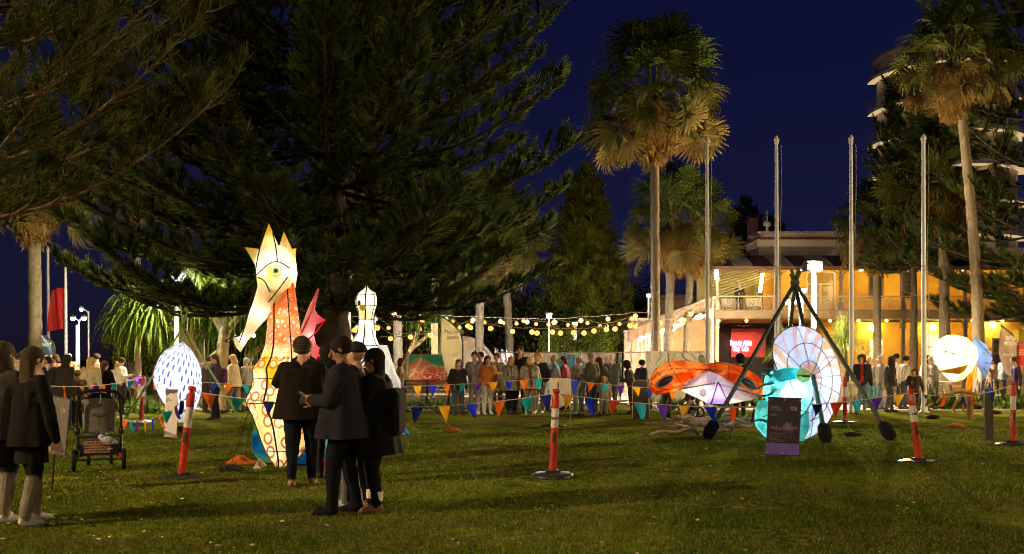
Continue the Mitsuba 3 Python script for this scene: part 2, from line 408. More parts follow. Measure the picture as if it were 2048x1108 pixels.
def norfolk(key, base, zs, reach, protos, leafcol, barkcol, trunk_r, H, per=6, yaw=None, lat=0.3, start=0.3, rise=lambda q: (0.0, 0.2), seed=1, sub=3, lat_len=1.0, br=0.07, size=1.0, dead=0.0, skew=0.0, lift=0.7):
    """Norfolk Island pine: whorls of long branches, side branchlets and upcurved sprays."""
    g = np.random.default_rng(seed)
    base = np.asarray(base, float)
    part(key, 'trunk', trunk_mesh([base + [0, 0, -0.1], base + [0.05, 0, H * 0.3], base + [0, 0.05, H * 0.7], base + [0, 0, H]], trunk_r, trunk_r * 0.25, barkcol, 90, 22, 0.09, 0.04, trunk_r * 0.35, seed), 'bark')
    tw = M()
    A, P, TI, WH = [], [], [], []
    for wi, z in enumerate(zs):
        q = wi / max(len(zs) - 1, 1)
        off = g.uniform(0, 6.28)
        for b in range(per):
            th = off + b * 2 * np.pi / per + g.normal(0, 0.12)
            if yaw is not None and abs((th - yaw[0] + np.pi) % (2 * np.pi) - np.pi) > yaw[1]: continue
            L = reach(q) * g.uniform(0.82, 1.08) * (1 - skew * (1 - q) * max(0, math.cos(th)))
            a0, b0 = rise(q)
            a0 += g.normal(0, 0.05)
            t = np.linspace(0, 1, 12)
            fw = np.array([math.cos(th), math.sin(th), 0]); sd = np.array([-fw[1], fw[0], 0])
            bend = g.normal(0, 0.06)
            zc = z + g.normal(0, 0.12)
            p = base + [0, 0, zc] + fw * (L * t)[:, None] + sd * (L * bend * t**2)[:, None] + np.array([0, 0, 1.0]) * (L * (a0 * t - 0.10 * np.sin(np.pi * t) + b0 * t**2.5))[:, None]
            tw.tube(p, br * (1 - 0.85 * t) * (0.6 + 0.4 * L / 6) + 0.004, np.asarray(barkcol) * 0.9, 5, False)
            tan = nrm(np.gradient(p, axis=0))
            nl = int(L * (1 - start) / lat * 2)
            for k in range(nl):
                tk = start + (1 - start) * (k + g.random()) / nl
                tk = min(tk, 0.99)
                i = min(int(tk * 11), 10); u = tk * 11 - i
                o = p[i] * (1 - u) + p[i + 1] * u
                f0 = tan[i]
                sg = 1 if k % 2 else -1
                ll = lat_len * (0.45 + 0.75 * math.sqrt(max(0.02, 1 - tk))) * g.uniform(0.65, 1.15)
                d = nrm(f0 * g.uniform(0.5, 0.9) + sd * sg * 0.85 + [0, 0, g.normal(0.12, 0.16)])
                tt = np.linspace(0, 1, 4)
                lp = o + d * (ll * tt)[:, None] + np.array([0, 0, 1.0]) * (0.22 * ll * tt**2)[:, None]
                tw.tube(lp, 0.012 * size * (1 - 0.7 * tt) + 0.003, np.asarray(barkcol) * 0.8, 3, False)
                if g.random() < dead: continue
                for s in range(sub):
                    ts = 1.0 - s * (0.62 / sub) - g.uniform(0, 0.06)
                    pos = o + d * ll * ts + np.array([0, 0, 0.22 * ll * ts**2])
                    fd = nrm(d * .75 + [0, 0, lift] + g.normal(0, 0.22, 3) + (0.25 * f0 if s == 0 else sd * g.normal(0, 0.4)))
                    A.append(basis(fd, nrm(np.array([0, 0, .35]) + g.normal(0, 0.8, 3))) * size * g.uniform(0.7, 1.2))
                    P.append(pos); TI.append(g.uniform(0.65, 1.3)); WH.append(g.integers(len(protos)))
            for s in range(3):
                fd = nrm(tan[-1] + [0, 0, 0.3] + g.normal(0, 0.2, 3))
                A.append(basis(fd, np.array([0, 0, 1.0])) * size * 1.1); P.append(p[-1] - tan[-1] * 0.15 * s); TI.append(1.15); WH.append(g.integers(len(protos)))
    part(key, 'branches', tw, 'bark', kind='stuff')
    A, P, TI, WH = np.array(A), np.array(P), np.array(TI), np.array(WH)
    crown = M()
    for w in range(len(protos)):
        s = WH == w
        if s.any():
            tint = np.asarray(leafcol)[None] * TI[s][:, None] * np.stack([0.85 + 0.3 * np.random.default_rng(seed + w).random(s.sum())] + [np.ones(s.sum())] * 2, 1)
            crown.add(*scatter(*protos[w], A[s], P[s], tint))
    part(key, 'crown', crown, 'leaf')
    return len(P)


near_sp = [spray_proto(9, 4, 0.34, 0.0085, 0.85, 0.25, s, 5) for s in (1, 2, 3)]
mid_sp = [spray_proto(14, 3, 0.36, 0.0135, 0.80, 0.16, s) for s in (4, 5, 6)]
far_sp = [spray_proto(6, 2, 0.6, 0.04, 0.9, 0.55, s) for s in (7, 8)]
bark_pine = (0.075, 0.058, 0.042)
green_pine = np.array([0.052, 0.072, 0.019])

pine = thing('norfolk_pine', 'huge dark pine with layered branches towering over the seahorse lantern', 'pine tree', 'norfolk pines')
norfolk(pine, gx(655, 26), np.concatenate([np.linspace(3.6, 12.8, 11)]), lambda q: 7.9 - 1.2 * q, mid_sp, green_pine * 1.1, (.045, .036, .028), 0.6, 19, per=9, lat=0.26, start=0.14, skew=0.24,
        rise=lambda q: (-0.05 + 0.20 * q, 0.12 + 0.10 * q), seed=11, sub=4, lat_len=0.95, lift=.55)
pine = thing('norfolk_pine', 'near pine reaching in from the left edge with long bare curved boughs', 'pine tree', 'norfolk pines')
norfolk(pine, gx(-420, 14), np.linspace(3.95, 8.2, 8), lambda q: 6.3 - 0.6 * q, near_sp, green_pine * [1.25, 1.05, 0.9], (0.11, 0.08, 0.055), 0.42, 14, per=8, yaw=(0.0, 1.45), lat=0.24, start=0.36,
        rise=lambda q: (0.0 + 0.16 * q, 0.30), seed=23, sub=3, lat_len=0.95, br=0.05, dead=0.22)
pine = thing('norfolk_pine', 'dark pine filling the right edge behind the leaning palm', 'pine tree', 'norfolk pines')
norfolk(pine, gx(2150, 40), np.linspace(4.2, 17.5, 13), lambda q: 6.6 - 1.2 * q, mid_sp, green_pine * 0.9, bark_pine, 0.6, 26, per=6, lat=0.42, start=0.3,
        rise=lambda q: (-0.12 + 0.3 * q, 0.14), seed=31, sub=3, lat_len=1.2, size=1.3)
pine = thing('norfolk_pine', 'young pine between the far flagpoles, in front of the tower', 'pine tree', 'norfolk pines')
norfolk(pine, gx(1826, 46), np.linspace(6.2, 14.2, 9), lambda q: 2.5 - 1.3 * q, mid_sp, green_pine, bark_pine, 0.2, 14, per=6, lat=0.34, start=0.2,
        rise=lambda q: (0.0 + 0.25 * q, 0.22), seed=37, sub=3, lat_len=0.9, size=1.25)
pine = thing('norfolk_pine', 'conical far pine standing alone right of the huge pine', 'pine tree', 'norfolk pines')
norfolk(pine, gx(1172, 66), np.linspace(2.6, 14.6, 22), lambda q: 3.5 * (1 - q) ** 0.75 + 0.15, far_sp, green_pine * [2.6, 1.9, 0.9], bark_pine, 0.35, 15, per=8, lat=0.42, start=0.1,
        rise=lambda q: (0.02, 0.16), seed=41, sub=2, lat_len=0.75, br=0.05)
for x, d, zt, rr, lab in ((1492, 96, 17.2, 4.0, 'dim far pine behind the hotel, left of its parapet'), (1545, 104, 16.5, 3.5, 'dim far pine rising behind the hotel parapet'), (505, 62, 12, 3.0, 'dark pine half hidden left of the seahorse head')):
    pine = thing('norfolk_pine', lab, 'pine tree', 'norfolk pines')
    norfolk(pine, gx(x, d), np.linspace(3, zt, 16), lambda q: rr * (1 - q) ** 0.7 + 0.3, far_sp, green_pine * 0.8, bark_pine, 0.3, zt + 0.4, per=6, lat=0.6, start=0.2, rise=lambda q: (0.02, 0.15), seed=int(x), sub=2, lat_len=0.8, br=0.05, size=1.3)


# ---------------------------------------------------------------- fan palms
def fan_leaf(n, L, droop, seed, dead=False):
    """One fan leaf: blade centre at the origin, pointing along x, normal z; segments droop at their tips."""
    g = np.random.default_rng(seed)
    V, F, C = [], [], []; nv = 0
    amax = 2.2 if not dead else 0.55
    for k in range(n):
        a = (k / (n - 1) - 0.5) * 2 * amax + g.normal(0, 0.03)
        l = L * (1 - 0.25 * (abs(a) / 2.2) ** 2) * g.uniform(0.88, 1.08)
        w = l * amax / n * 1.05
        d = np.array([math.cos(a), math.sin(a), 0]); s = np.array([-d[1], d[0], 0])
        dr_ = droop * g.uniform(0.2, 1.5)
        fold = 0.12 * l * abs(math.sin(a)) * (-1)
        pts = [np.zeros(3), d * l * 0.5 + [0, 0, fold * 0.6], d * l * 0.78 + [0, 0, fold - dr_ * l * 0.22], d * l * (0.93 - 0.1 * dr_) + [0, 0, fold - dr_ * l * 0.62]]
        ws = [0.15 * w, w, 0.62 * w, 0.05 * w]
        v = []
        for p, ww in zip(pts, ws):
            v += [p - s * ww / 2 + [0, 0, ww * 0.15], p + s * ww / 2 - [0, 0, ww * 0.15]]
        V.append(np.array(v)); F.append(np.array([[0, 1, 3], [0, 3, 2], [2, 3, 5], [2, 5, 4], [4, 5, 7], [4, 7, 6]]) + nv); nv += 8
        sh = g.uniform(0.7, 1.25)
        C.append(np.array([[0.75] * 3] * 2 + [[1.0] * 3] * 2 + [[1.1, 1.05, 0.9]] * 2 + [[1.5, 1.2, 0.8]] * 2) * sh)
    return np.vstack(V), np.vstack(F), np.vstack(C)


fans = [fan_leaf(24, 1.0, 0.5, s) for s in range(4)]
skirt = [fan_leaf(11, 1.0, 0.3, s + 10, True) for s in range(4)]


def fan_palm(key, pts, r0, r1, size, seed, green=(0.05, 0.075, 0.018), straw=(0.21, 0.14, 0.055), nleaf=46, nskirt=70, skirt_len=1.3, barkcol=(0.135, 0.11, 0.08)):
    g = np.random.default_rng(seed)
    pts = [np.asarray(q, float) for q in pts]
    part(key, 'trunk', trunk_mesh(pts, r0, r1, barkcol, 130, 16, 0.07, 0.07, r0 * 0.35, seed, 0.13), 'bark')
    top = pts[-1]
    crown, dead, st = M(), M(), M()
    for k in range(nleaf):
        q = k / (nleaf - 1)                       # 0 = top leaf, 1 = lowest
        el = math.radians(82 - 112 * q ** 0.9) + g.normal(0, 0.09)
        th = k * 2.39996 + g.normal(0, 0.2)
        fw = np.array([math.cos(th) * math.cos(el), math.sin(th) * math.cos(el), math.sin(el)])
        pl = size * (0.62 + 0.30 * g.random())
        o = top + [0, 0, -0.1 - 0.35 * q * size]
        pos = o + fw * pl + [0, 0, -0.1 * pl * q]
        c = curve([o, (o + pos) / 2 + [0, 0, 0.06], pos], 5)
        st.tube(c, [0.028, 0.022, 0.018, 0.015, 0.012], (0.10, 0.095, 0.03), 4, False)
        lf = nrm(fw + [0, 0, -0.15 - 0.45 * q - 1.6 * max(0, q - .5)] + g.normal(0, .18, 3))
        A = basis(lf, nrm(np.array([0, 0, 1.0]) + g.normal(0, 0.35, 3) - fw * 0.5)) * size * g.uniform(0.36, 0.47)
        t = g.uniform(0.6, 1.3); yel = min(1, max(0, (q - .45) / .55)) * g.uniform(.3, 1)
        crown.add(*scatter(*fans[g.integers(4)], A[None], pos[None], ((np.asarray(green) * (1 - yel) + np.asarray(straw) * .8 * yel) * t)[None]))
    for k in range(int(nskirt * 1.7)):
        th = g.uniform(0, 6.28); q = g.random()
        el = math.radians(-18 - 66 * q)
        fw = np.array([math.cos(th) * math.cos(el), math.sin(th) * math.cos(el), math.sin(el)])
        o = top + [0, 0, -0.25 - 0.55 * size * q ** 1.3]
        pos = o + fw * size * (0.58 - 0.30 * q)
        dead.tube(np.stack([o, pos]), 0.012, np.asarray(straw) * 0.6, 3, False)
        lf = nrm(np.array([math.cos(th) * 0.42 * (1 - q), math.sin(th) * 0.42 * (1 - q), -1.0]) + g.normal(0, 0.2, 3))
        A = basis(lf, nrm(np.array([math.cos(th), math.sin(th), 0.2]))) * skirt_len * g.uniform(0.45, 0.8)
        t = g.uniform(0.55, 1.2)
        dead.add(*scatter(*skirt[g.integers(4)], A[None], pos[None], (np.asarray(straw) * t)[None]))
    part(key, 'leaf_stalks', st, 'matte', kind='stuff')
    part(key, 'crown', crown, 'leaf')
    part(key, 'dead_leaf_skirt', dead, 'leaf', kind='stuff')


PALMS = [  # px of base x, distance, px of crown heart (x, y), radii, crown size, label
    (1311, 36, 1309, 175, .19, .15, 2.5, 'tall fan palm with a broad ragged skirt left of the flagpoles', 76, 130),
    (1336, 40, 1346, 425, .20, .17, 2.1, 'shorter fan palm close behind the tall one left of the flagpoles', 52, 80),
    (1372, 45, 1388, 445, .19, .16, 2.0, 'low fan palm touching the leftmost right-hand flagpole', 46, 80),
    (1962, 37, 1908, 105, .22, .16, 2.05, 'leaning tall fan palm, its crown cut by the top edge on the right', 76, 130),
    (1890, 43, 1884, 335, .24, .20, 2.6, 'straight fan palm behind the rightmost flagpole', 54, 90),
    (1755, 47, 1752, 440, .20, .16, 2.1, 'dark fan palm in front of the hotel verandah with low straw skirt', 46, 90),
    (72, 33, 66, 330, .23, .19, 2.3, 'fan palm trunk standing among the crowd at the far left', 46, 90),
    (272, 40, 272, 320, .20, .17, 2.2, 'fan palm mostly hidden behind left pine boughs', 46, 90),
    (690, 37, 696, 380, .22, .19, 2.3, 'fan palm behind the huge pine trunk, right side', 46, 90),
    (797, 40, 790, 420, .20, .17, 2.3, 'fan palm with thin trunk behind the white bird lantern', 46, 90),
    (958, 42, 962, 470, .20, .18, 2.3, 'pale lamplit fan palm trunk right of the curved event flag', 46, 90),
    (1022, 46, 1000, 440, .20, .17, 2.3, 'fan palm trunk behind the tall man in the crowd', 46, 90),
    (876, 44, 860, 400, .22, .18, 2.3, 'fan palm trunk behind the curved event flag', 46, 90)]
for i, (bx, d, cx, cy, r0, r1, sz, lab, nl, ns) in enumerate(PALMS):
    b, t = gx(bx, d), pt(cx, cy, d)
    mid1, mid2 = b + (t - b) * [0.22, 0, 0.4], b + (t - b) * [0.62, 0, 0.75]
    k = thing('fan_palm', lab, 'palm tree', 'fan palms')
    fan_palm(k, [b - [0, 0, .1], mid1, mid2, t], r0, r1, sz, 50 + i, nleaf=nl, nskirt=ns)


# ---------------------------------------------------------------- screw pines (strap-leaved branching trees)
def strap_head(m, o, axis, L, n, seed, col, w=0.045, droop=1.0):
    g = np.random.default_rng(seed)
    axis = nrm(axis)
    a = nrm(np.cross(axis, [0.3, 0.9, 0.1])); b = np.cross(axis, a)
    for k in range(n):
        q = (k + 0.5) / n
        th = k * 2.39996
        el = math.radians(80 - 130 * q)
        d = math.cos(el) * (math.cos(th) * a + math.sin(th) * b) + math.sin(el) * axis
        l = L * g.uniform(0.75, 1.15)
        t = np.linspace(0, 1, 6)
        p = o + axis * (0.25 * L * (1 - q)) + d * (l * t)[:, None] * (1 - 0.15 * t[:, None]) + np.array([0, 0, -1.0]) * (droop * l * (0.75 * t**2.4))[:, None]
        s = nrm(np.cross(nrm(np.gradient(p, axis=0)), [0, 0, 1.0] + d * 0.01))
        ww = w * np.array([0.8, 1, 0.95, 0.75, 0.45, 0.05])
        P = np.stack([p - s * ww[:, None], p + [0, 0, -0.012], p + s * ww[:, None]], 1)
        m.grid(P, np.asarray(col) * g.uniform(0.65, 1.25) * [1 + 0.5 * max(0, q - 0.75), 1, 1])


def screw_pine(key, limbs, heads, col, seed, bark=(0.26, 0.19, 0.12)):
    tr = M()
    for pts, r0, r1 in limbs:
        tr.join(trunk_mesh(pts, r0, r1, bark, 34, 10, 0.05, 0.05, 0, seed, 0.1))
    part(key, 'trunk', tr, 'bark')
    cr = M()
    for i, (o, ax, L, n) in enumerate(heads):
        strap_head(cr, np.asarray(o, float), ax, L, n, seed + i, col)
    part(key, 'crown', cr, 'leaf')


SC = np.array([0.10, 0.155, 0.028])
d = 31.0
k = thing('screw_pine', 'strap-leaved tree with pale trunk and round drooping crown left of the shell lantern', 'screw pine', 'strap-leaved trees')
P_ = lambda x, y, dd=0.0: pt(x, y, d + dd)
screw_pine(k, [([gx(277, d) - [0, 0, .1], P_(277, 760), P_(277, 690), P_(280, 640)], .105, .09)],
           [(P_(282, 628), (0, 0, 1), 1.15, 90), (P_(262, 618, .5), (-.6, 0, 1), 1.1, 80), (P_(310, 615, -.3), (.6, -.2, .9), 1.1, 80), (P_(292, 600, .3), (.1, .2, 1), 1.0, 70), (P_(245, 640, .2), (-.9, .2, .4), .95, 60), (P_(325, 640, .4), (.9, .3, .4), .95, 60)], SC, 3)
d = 30.0
k = thing('screw_pine', 'many-limbed strap-leaved tree behind the shell lantern and the seahorse snout', 'screw pine', 'strap-leaved trees')
screw_pine(k, [([gx(446, d) - [0, 0, .1], P_(444, 760), P_(446, 690), P_(452, 655)], .21, .19), ([P_(450, 660), P_(453, 610), P_(452, 560), P_(452, 520)], .16, .12), ([P_(448, 668), P_(470, 640), P_(492, 608), P_(512, 570)], .13, .09),
               ([P_(447, 665), P_(430, 635), P_(418, 600), P_(405, 560)], .14, .09), ([P_(446, 700), P_(420, 715), P_(402, 735)], .10, .07)],
           [(P_(452, 515), (0, 0, 1), 1.2, 80), (P_(514, 566), (.5, -.2, 1), 1.15, 80), (P_(404, 556), (-.4, -.2, 1), 1.15, 80), (P_(478, 600, .8), (.3, .6, .8), 1.1, 70), (P_(425, 640, 1.2), (-.3, .8, .6), 1.1, 70), (P_(470, 560, -.8), (.2, -.7, .9), 1.1, 70), (P_(380, 600, .6), (-.8, .3, .6), 1.1, 70), (P_(500, 650, 1.3), (.6, .8, .4), 1.0, 60)], SC, 5)
k = thing('screw_pine', 'leaning strap-leaved tree between the shell lantern and the bright lamp column', 'screw pine', 'strap-leaved trees')
screw_pine(k, [([gx(410, d + 1) - [0, 0, .1], P_(402, 760, 1), P_(392, 715, 1), P_(370, 675, 1), P_(335, 650, 1), P_(318, 640, 1)], .16, .10), ([P_(388, 710, 1), P_(386, 660, 1), P_(387, 610, 1), P_(388, 580, 1)], .13, .1)],
           [(P_(318, 636, 1), (-.7, 0, .8), 1.05, 70), (P_(388, 575, 1), (0, 0, 1), 1.2, 80), (P_(350, 600, 1.4), (-.3, .3, 1), 1.1, 80), (P_(368, 640, 1.8), (0, .8, .6), 1.0, 60), (P_(330, 590, 1.9), (-.4, .3, .9), 1.0, 60), (P_(400, 620, 1.6), (.3, .5, .8), 1.0, 60)], SC, 9)
k = thing('screw_pine', 'strap-leaved tree with slanting trunk directly behind the seahorse neck', 'screw pine', 'strap-leaved trees')
screw_pine(k, [([gx(478, d + 2) - [0, 0, .1], P_(500, 715, 2), P_(535, 680, 2), P_(560, 640, 2)], .15, .10), ([gx(405, d + 2.5) - [0, 0, .1], P_(404, 700, 2.5), P_(403, 640, 2.5), P_(400, 600, 2.5)], .12, .09)],
           [(P_(562, 636, 2), (.4, 0, 1), 1.2, 80), (P_(600, 650, 2.4), (.8, .3, .5), 1.1, 70), (P_(530, 600, 2.5), (0, .3, 1), 1.1, 70), (P_(400, 596, 2.5), (0, 0, 1), 1.1, 70), (P_(560, 590, 3), (.3, .3, .9), 1.1, 70)], SC * .8, 13)
d = 41.0
k = thing('screw_pine', 'orange-barked strap-leaved tree behind the red mural panel', 'screw pine', 'strap-leaved trees')
screw_pine(k, [([gx(806, d) - [0, 0, .1], P_(812, 720), P_(826, 690), P_(838, 650), P_(842, 625)], .14, .10), ([P_(820, 700), P_(850, 675), P_(868, 650)], .10, .07)],
           [(P_(842, 622), (0, 0, 1), 1.3, 80), (P_(872, 645), (.6, 0, .8), 1.2, 70), (P_(815, 620, .5), (-.5, .4, .8), 1.2, 70)], SC * .6, 17, (0.30, 0.19, 0.10))


# ---------------------------------------------------------------- leafy shrubs, tussocks, dark background trees
def leafy(key, c, rad, n, leaf, col, seed, stem=True, clump=9, spread=0.33):
    """A crown of small leaves gathered in clumps, with thin stems."""
    g = np.random.default_rng(seed)
    c, rad = np.asarray(c, float), np.asarray(rad, float)
    nc = max(3, n // clump // 12)
    u = nrm(g.normal(0, 1, (nc, 3))) * (g.random((nc, 1)) ** 0.4)
    ctr = c + u * rad
    idx = g.integers(nc, size=n)
    pos = ctr[idx] + g.normal(0, 1, (n, 3)) * rad.min() * spread * 0.45
    A = np.stack([nrm(g.normal(0, 1, (n, 3))) for _ in range(2)], 1)
    fx = A[:, 0]; sy = nrm(np.cross(fx, A[:, 1])); uz = np.cross(fx, sy)
    sc = leaf * g.uniform(0.7, 1.3, (n, 1, 1))
    MT = np.stack([fx, sy, uz], -1) * sc
    V = np.array([[-.5, 0, 0], [-.1, -.22, .03], [.5, 0, -.05], [-.1, .22, .03]]); F = np.array([[0, 1, 2], [0, 2, 3]])
    tint = np.asarray(col)[None] * (0.55 + 0.9 * g.random((n, 1))) * (0.7 + 0.6 * g.random((nc, 1)))[idx]
    part(key, 'crown', M().add(*scatter(V, F, np.ones((4, 3)), MT, pos, tint)), 'leaf')
    if stem:
        tr = M()
        b = np.array([c[0], c[1], 0.0])
        for q in range(min(nc, 16)):
            tr.tube(curve([b + g.normal(0, .08, 3) * [1, 1, 0], b * .5 + ctr[q] * .5 + g.normal(0, .06, 3) * rad, ctr[q]], 7), np.linspace(.05, .012, 7) * rad.max() ** .5, (0.10, 0.075, 0.05), 5, False)
        part(key, 'trunk', tr, 'matte')


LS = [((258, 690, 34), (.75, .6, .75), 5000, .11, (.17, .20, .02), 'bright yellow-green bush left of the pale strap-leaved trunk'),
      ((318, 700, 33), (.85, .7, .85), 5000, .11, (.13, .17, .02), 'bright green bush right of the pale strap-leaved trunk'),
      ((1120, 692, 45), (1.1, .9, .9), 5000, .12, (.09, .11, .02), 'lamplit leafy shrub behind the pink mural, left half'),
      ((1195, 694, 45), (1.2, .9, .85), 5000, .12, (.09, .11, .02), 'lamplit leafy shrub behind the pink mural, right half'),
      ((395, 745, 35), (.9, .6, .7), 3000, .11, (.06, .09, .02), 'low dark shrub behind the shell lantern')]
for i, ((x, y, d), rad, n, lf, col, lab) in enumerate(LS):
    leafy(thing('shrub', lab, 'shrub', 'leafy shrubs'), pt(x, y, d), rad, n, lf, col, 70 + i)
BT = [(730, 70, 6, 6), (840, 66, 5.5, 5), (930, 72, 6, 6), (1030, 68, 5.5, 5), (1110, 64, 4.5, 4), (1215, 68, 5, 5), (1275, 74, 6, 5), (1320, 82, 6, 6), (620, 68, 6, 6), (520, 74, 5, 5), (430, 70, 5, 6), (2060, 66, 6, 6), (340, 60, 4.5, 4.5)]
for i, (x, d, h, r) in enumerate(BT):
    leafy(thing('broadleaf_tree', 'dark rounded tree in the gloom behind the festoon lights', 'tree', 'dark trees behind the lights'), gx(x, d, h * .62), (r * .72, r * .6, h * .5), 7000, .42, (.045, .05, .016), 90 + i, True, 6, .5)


def tussock(key, c, L, n, seed, col=(.10, .13, .035), w=.009, up=.75):
    g = np.random.default_rng(seed); m = M()
    for k in range(n):
        th = g.uniform(0, 6.28); e = g.uniform(.12, 1.15); l = L * g.uniform(.7, 1.1)
        d = np.array([math.cos(th) * math.sin(e), math.sin(th) * math.sin(e), math.cos(e)])
        t = np.linspace(0, 1, 5)
        p = np.asarray(c) + d * (l * t)[:, None] + np.array([0, 0, -1.0]) * (l * up * math.sin(e) * t**2.2)[:, None]
        s = nrm(np.cross(d, [0, 0, 1.0])); ww = w * np.array([1, 1, .8, .5, .1])
        m.grid(np.stack([p - s * ww[:, None], p + s * ww[:, None]], 1), np.asarray(col) * g.uniform(.5, 1.4))
    return m


for i, (x, y, d, L, n, lab) in enumerate(((1685, 700, 40, 1.75, 900, 'big round grass tussock in front of the yellow hotel wall'), (1572, 712, 42, 1.5, 700, 'round grass tussock left of the nautilus shell'))):
    k = thing('grass_tree', lab, 'grass tree', 'grass tussocks on trunks')
    c = pt(x, y, d)
    part(k, 'crown', tussock(k, c, L, n, 120 + i, w=.012), 'leaf')
    part(k, 'trunk', trunk_mesh([[c[0], d, -.05], [c[0] + .05, d, c[2] * .5], c], .2, .17, (.06, .045, .03), 20, 10, .1, .1), 'bark')


def bed(name, lab, x0, x1, d0, d1, n, L, seed, col=(.07, .12, .02), w=.022, step=None):
    """Separate clumps of strap leaves along a bed."""
    g = np.random.default_rng(seed)
    for i in range(n):
        x = x0 + (x1 - x0) * (i + .5) / n + g.normal(0, 6); d = g.uniform(d0, d1)
        k = thing(name, lab, 'plant', 'strap-leaved bedding plants')
        put(k, tussock(k, gx(x, d, .02), L * g.uniform(.8, 1.2), 60, seed + i, np.asarray(col) * g.uniform(.75, 1.25), w, .8), 'leaf')


bed('bedding_plant', 'low strap-leaved plant in the bed left of the shell lantern', 205, 345, 27.5, 28.4, 10, .5, 200)
bed('bedding_plant', 'low strap-leaved plant in the bed between white bird lantern and bench', 790, 905, 29.2, 30.2, 9, .5, 220)
bed('bedding_plant', 'tall strap-leaved plant in the bed behind the glowing bird lantern', 1835, 2048, 28.9, 31.0, 20, .75, 240, (.09, .13, .02), .026)
bed('bedding_plant', 'strap-leaved plant in the bed between orange fish and nautilus lanterns', 1425, 1535, 30.5, 32, 10, .85, 270, (.06, .10, .03))
bed('bedding_plant', 'strap-leaved plant in the bed right of the nautilus shell', 1655, 1720, 33.8, 34.6, 6, .9, 285, (.06, .09, .03))
bed('bedding_plant', 'strap-leaved plant under the left point of the orange fish lantern', 1295, 1400, 29.2, 30.2, 8, .55, 295, (.05, .09, .02))
bed('bedding_plant', 'low strap-leaved plant behind the seahorse belly', 440, 560, 29.5, 30.5, 9, .45, 310)
# ================================================================ hotel, tower, canopy
CREAM, DARKM, GREYP, OCHRE = (0.62, 0.52, 0.36), (0.06, 0.035, 0.03), (0.16, 0.15, 0.15), (0.52, 0.30, 0.05)
WARM = np.array([1.0, 0.60, 0.16])
hotel = thing('hotel', 'two-storey yellow verandah hotel with iron lace balcony and striped roof', 'building')
DW, DV = 56.0, 52.0                                     # wall and verandah-front distance
x0, x1 = gx(1430, DV)[0], 31.5
zf, zr, ze = 4.15, 4.35, 6.60                            # balcony floor, rail base, eave
# walls (with openings left for doors and windows by building them as piers between)
OPEN = [  # px x0, x1, y0, y1 at the wall, storey, kind
    (1612, 1671, 543, 640, 'french_door'), (1737, 1767, 543, 596, 'window_dark'), (1800, 1828, 543, 596, 'window_dark'),
    (1737, 1768, 676, 722, 'window_lit'), (1846, 1886, 668, 776, 'door_lit'), (1984, 2012, 676, 738, 'window_dark')]
k_w = M()
px = lambda x: gx(x, DW)[0]
pz = lambda y, d=DW: EYE + (HOR - y) * d / FPX
wall_x0, wall_x1 = px(1532), x1


def wall_band(m, z0, z1, ops):
    xs = wall_x0
    for o in sorted(ops):
        a, b, lo, hi = px(o[0]), px(o[1]), max(pz(o[3]), z0), min(pz(o[2]), z1)
        m.box(((xs + a) / 2, DW + .15, (z0 + z1) / 2), (a - xs, .3, z1 - z0), OCHRE)
        if hi < z1: m.box(((a + b) / 2, DW + .15, (hi + z1) / 2), (b - a, .3, z1 - hi), OCHRE)
        if lo > z0: m.box(((a + b) / 2, DW + .15, (lo + z0) / 2), (b - a, .3, lo - z0), OCHRE)
        xs = b
    m.box(((xs + wall_x1) / 2, DW + .15, (z0 + z1) / 2), (wall_x1 - xs, .3, z1 - z0), OCHRE)


wall_band(k_w, zf, 7.75, [o for o in OPEN if o[3] < 645])
g_w = M(); wall_x0 = px(1640)
wall_band(g_w, 0.0, 3.80, [o for o in OPEN if o[3] > 645])
part(hotel, 'upper_wall', k_w, 'yellow_wall')
part(hotel, 'lower_wall', g_w, 'yellow_wall')
for o in OPEN:
    a, b, lo, hi = px(o[0]), px(o[1]), max(pz(o[3]), 0.02 if o[3] > 645 else zf + .02), pz(o[2])
    c = (a + b) / 2; w = b - a; y = DW + .04
    lit = 'lit' in o[4]
    nm = 'door' if 'door' in o[4] else 'window'
    fr = M(); fc = (.55, .46, .32) if o[4] != 'window_dark' else (.10, .07, .05)
    for xx in (a + .05, b - .05): fr.box((xx, y, (lo + hi) / 2), (.1, .12, hi - lo), fc)
    for zz in (lo + .04, hi - .05): fr.box((c, y, zz), (w - .2, .12, .09), fc)
    if 'door' in o[4]:
        fr.box((c, y, hi - .75), (w - .2, .12, .09), fc)
        fr.box((c, y, (lo + hi - .75) / 2), (.12, .13, hi - lo - .85), fc)
        for sx in (-1, 1): fr.box((c + sx * w * .24, y + .02, lo + .55), (w * .36, .06, .9), np.array(fc) * .85)
    else:
        fr.box((c, y, (lo + hi) / 2), (w - .2, .1, .07), fc)
    fk = part(hotel, nm, fr, 'paint')
    pane = M().box((c, y + .05, (lo + hi) / 2), (w - .2, .015, hi - lo - .16), (.85, .80, .65) if lit else ((.35, .24, .08) if 'french' in o[4] else (.03, .025, .025)))
    part(fk, 'pane', pane, 'gloss', emit=(1.1, .78, .36) if lit else None, weight=.3)
